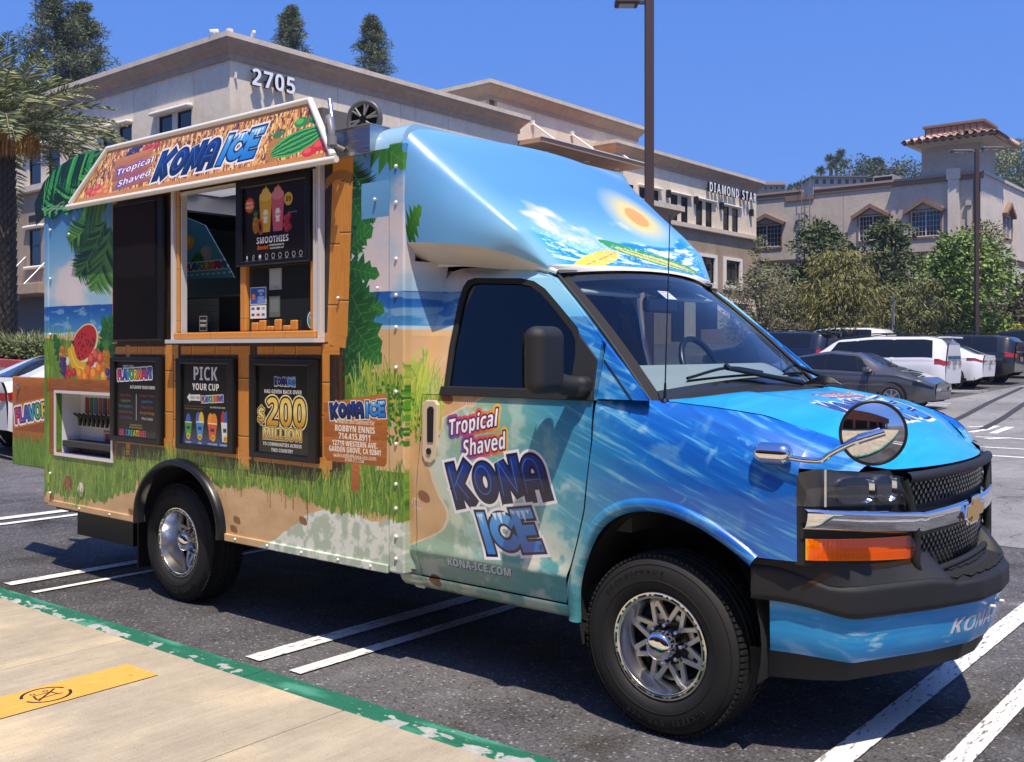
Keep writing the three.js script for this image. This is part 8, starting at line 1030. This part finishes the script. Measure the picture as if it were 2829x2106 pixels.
{
  const hatch = [[0, 0.30, 0.86, 0.98, 0.80, 0.70], [0.05, 0.22, 0.98, 1.08, 0.87, 0.66], [0.2, 0.18, 0.98, 1.33, 0.88, 0.60], [0.42, 0.17, 0.93, 1.47, 0.88, 0.58], [0.58, 0.17, 0.90, 1.41, 0.88, 0.58], [0.74, 0.17, 0.88, 1.06, 0.88, 0.66], [0.8, 0.18, 0.86, 0.97, 0.88, 0.72], [0.92, 0.20, 0.74, 0.82, 0.86, 0.72], [1, 0.26, 0.60, 0.66, 0.74, 0.64]];
  const van = [[0, 0.34, 0.98, 1.55, 0.93, 0.66], [0.03, 0.28, 1.04, 1.68, 0.97, 0.70], [0.12, 0.24, 1.06, 1.75, 0.99, 0.70], [0.4, 0.22, 1.04, 1.76, 0.99, 0.72], [0.62, 0.22, 1.02, 1.68, 0.99, 0.70], [0.78, 0.22, 1.02, 1.20, 0.99, 0.74], [0.85, 0.22, 0.98, 1.08, 0.98, 0.78], [0.95, 0.24, 0.86, 0.94, 0.95, 0.78], [1, 0.30, 0.66, 0.74, 0.86, 0.7]];
  const ev = [[0, 0.40, 0.92, 1.08, 0.88, 0.72], [0.04, 0.30, 1.0, 1.12, 0.94, 0.70], [0.22, 0.22, 1.02, 1.45, 0.96, 0.62], [0.45, 0.2, 0.99, 1.62, 0.96, 0.62], [0.62, 0.2, 0.96, 1.52, 0.96, 0.62], [0.78, 0.2, 0.95, 1.06, 0.96, 0.72], [0.9, 0.22, 0.84, 0.92, 0.93, 0.76], [1, 0.3, 0.64, 0.70, 0.82, 0.66]];
  const suv = [[0, 0.42, 1.02, 1.48, 0.93, 0.66], [0.04, 0.34, 1.06, 1.64, 0.97, 0.68], [0.15, 0.28, 1.08, 1.72, 0.98, 0.68], [0.42, 0.26, 1.06, 1.75, 0.98, 0.70], [0.6, 0.26, 1.04, 1.68, 0.98, 0.68], [0.72, 0.26, 1.04, 1.18, 0.98, 0.76], [0.9, 0.28, 0.98, 1.05, 0.96, 0.80], [1, 0.36, 0.76, 0.84, 0.86, 0.72]];
  const suvG = [[0.10, 0.26, 0.01, 0], [0.275, 0.45, 0, 0], [0.465, 0.66, 0, -0.07]], vanG = [[0.06, 0.28, 0.01, 0], [0.30, 0.50, 0, 0], [0.515, 0.72, 0, -0.09]];
  const grd = (x, z) => gh(x, z);
  car('dark grey hatchback with its nose toward the lane, in front of the white minivan', [-7.87, grd(-6.5, -21.5), -21.5], 0, 4.54, 1.76, hatch, carPaint(lin(0.10, 0.098, 0.105), 0.5), [[0.20, 0.40, 0.03, 0, 0.5, 0.75], [0.42, 0.60, 0, -0.03, 0.5, 0.77], [0.615, 0.70, -0.03, -0.085, 0.49, 0.72]], { ws: [0.74, 0.58], rw: [0.06, 0.2], mirror: 0.66, seams: [0.41, 0.66], axles: [0.19, 0.79], wheel: 0.32, wrap: 1.4 });
  car('white minivan with roof rails and red tail lights, tail toward the lane', [-9.55, grd(-7, -27), -27.15], Math.PI, 5.1, 1.98, van, carPaint(lin(0.72, 0.73, 0.75)), vanG, { rails: 1, ws: [0.785, 0.63], mirror: 0.7, seams: [0.29, 0.51], axles: [0.20, 0.79], wheel: 0.34, tail: [0.38, 0.47, 0.6, 0.05], spoiler: [0.05, 1.70], rearGlass: [0, 0.5, 0.015, 0.78], wrap: 0.6, plate: 0.62 });
  car('white fastback crossover between the minivan and the black wagon', [-9.3, grd(-7, -30.6), -30.7], Math.PI, 4.75, 1.92, ev, carPaint(lin(0.74, 0.75, 0.77)), [[0.16, 0.32, 0.04, 0, 0.5, 0.74], [0.335, 0.50], [0.515, 0.72, 0, -0.09]], { ws: [0.78, 0.62], rw: [0.05, 0.24], mirror: 0.68, seams: [0.33, 0.51], wheel: 0.36, tail: [0.40, 0.46, 0.55, 0.09], wrap: 0.8 });
  car('black wagon with roof rails right of the white crossover', [-9.3, grd(-7, -34), -34.0], Math.PI, 5.05, 1.97, suv, carPaint(lin(0.012, 0.012, 0.013), 0.2), suvG, { rails: 1, ws: [0.72, 0.6], mirror: 0.66, seams: [0.27, 0.46], wheel: 0.36, tail: [0.38, 0.48, 0.55, 0.05], rearGlass: [0, 0.5, 0.02, 0.78], wrap: 0.7 });
  car('black sport utility at the right edge behind the black wagon', [-8.0, grd(-8, -39) + 0.15, -39.0], Math.PI, 5.1, 2.0, suv, carPaint(lin(0.010, 0.010, 0.012), 0.2), suvG, { ws: [0.72, 0.6], mirror: 0.66, seams: [0.27, 0.46], wheel: 0.38, wrap: 0.7 });
  car('dark blue sport utility behind the grey hatchback, nearest the truck windscreen', [-15.0, grd(-14, -31.7) + 0.1, -31.7], Math.PI, 4.95, 1.97, suv, carPaint(lin(0.010, 0.014, 0.035), 0.3), suvG, { rails: 1, ws: [0.72, 0.6], mirror: 0.66, seams: [0.27, 0.46], wheel: 0.36, rearGlass: [0, 0.5, 0.02, 0.78], spoiler: [0.03, 1.70], wrap: 0.7 });
  car('white sport utility in the back row under the golden olive tree', [-15.3, grd(-15, -38.5) + 0.15, -38.6], Math.PI, 4.95, 1.97, suv, carPaint(lin(0.72, 0.73, 0.75)), suvG, { rails: 1, ws: [0.72, 0.6], mirror: 0.66, seams: [0.27, 0.46], wheel: 0.36, rearGlass: [0, 0.5, 0.02, 0.78], wrap: 0.7 });
  car('dark grey sport utility in the back row right of the sign post', [-15.2, grd(-15, -45) + 0.05, -45.2], Math.PI, 4.9, 1.95, suv, carPaint(lin(0.03, 0.03, 0.033), 0.4), suvG, { rails: 1, ws: [0.72, 0.6], mirror: 0.66, seams: [0.27, 0.46], wheel: 0.36, rearGlass: [0, 0.5, 0.02, 0.78], wrap: 0.7 });
  car('white sedan half hidden behind the rear of the truck at the left edge', [-13.0, 0.06, -4.3], Math.PI / 2, 4.75, 1.86, ev, carPaint(lin(0.74, 0.75, 0.76)), [[0.16, 0.32, 0.04, 0, 0.5, 0.74], [0.335, 0.50], [0.515, 0.72, 0, -0.09]], { ws: [0.78, 0.62], rw: [0.05, 0.24], mirror: 0.68, seams: [0.33, 0.51], wheel: 0.34, wrap: 0.8 });
  // square lamp post behind the truck, and the two-headed one at the back of the lot
  const mPost = std(lin(0.055, 0.030, 0.026), 0.5);
  { const p = atPx(1407, 18.5), t = thing('lamp_post', 'tall square brown lamp post rising behind the truck cab', 'lamp post', null, [p[0], gh(p[0], p[2]), p[2]], 0.69); mesh('pole', rbx(-0.078, 0.078, 0, 8.1, -0.078, 0.078, 0.008, 1), mPost, t); mesh('base', new THREE.CylinderGeometry(0.3, 0.3, 0.7, 20).translate(0, 0.3, 0), std(lin(0.3, 0.29, 0.28), 0.9), t); const hd = mesh('lamp_head', [rbx(-0.62, -0.2, 7.83, 7.95, -0.17, 0.17, 0.03), bx(-0.2, -0.08, 7.86, 7.92, -0.03, 0.03)], mPost, t); mesh('lens', bx(-0.55, -0.27, 7.822, 7.83, -0.12, 0.12), mLampClear, hd); }
  { const p = atPx(2117, 42), t = thing('lamp_post', 'slim brown lamp post with two flat heads before the grey building', 'lamp post', null, [p[0], gh(p[0], p[2]), p[2]], 0.69); mesh('pole', rbx(-0.075, 0.075, 0, 9.35, -0.075, 0.075, 0.008, 1), mPost, t); for (const s of [-1, 1]) { const hd = mesh('lamp_head', [rbx(-0.42, 0.42, -0.045, 0.045, -0.16, 0.16, 0.03).translate(s * 0.62, 9.25 + (s > 0 ? 0.12 : 0), 0), bx(s > 0 ? 0.07 : -0.25, s > 0 ? 0.25 : -0.07, 9.2, 9.3, -0.03, 0.03)], std(lin(0.12, 0.12, 0.125), 0.5), t); mesh('lens', bx(-0.3, 0.3, -0.052, -0.0451, -0.11, 0.11).translate(s * 0.62, 9.25 + (s > 0 ? 0.12 : 0), 0), mLampClear, hd); } }
  { const p = atPx(1934, 44), t = thing('sign_post', 'thin galvanised post with a parking sign seen edge-on', 'sign', null, [p[0], gh(p[0], p[2]), p[2]], 2.05); mesh('post', rod([0, 0, 0], [0, 3.35, 0], 0.03), mSilver, t); mesh('sign_plate', rbx(-0.25, 0.25, 2.1, 3.4, 0.032, 0.045, 0.005, 1), std(lin(0.6, 0.62, 0.64), 0.4), t); }
}
renderer.render(scene, camera);
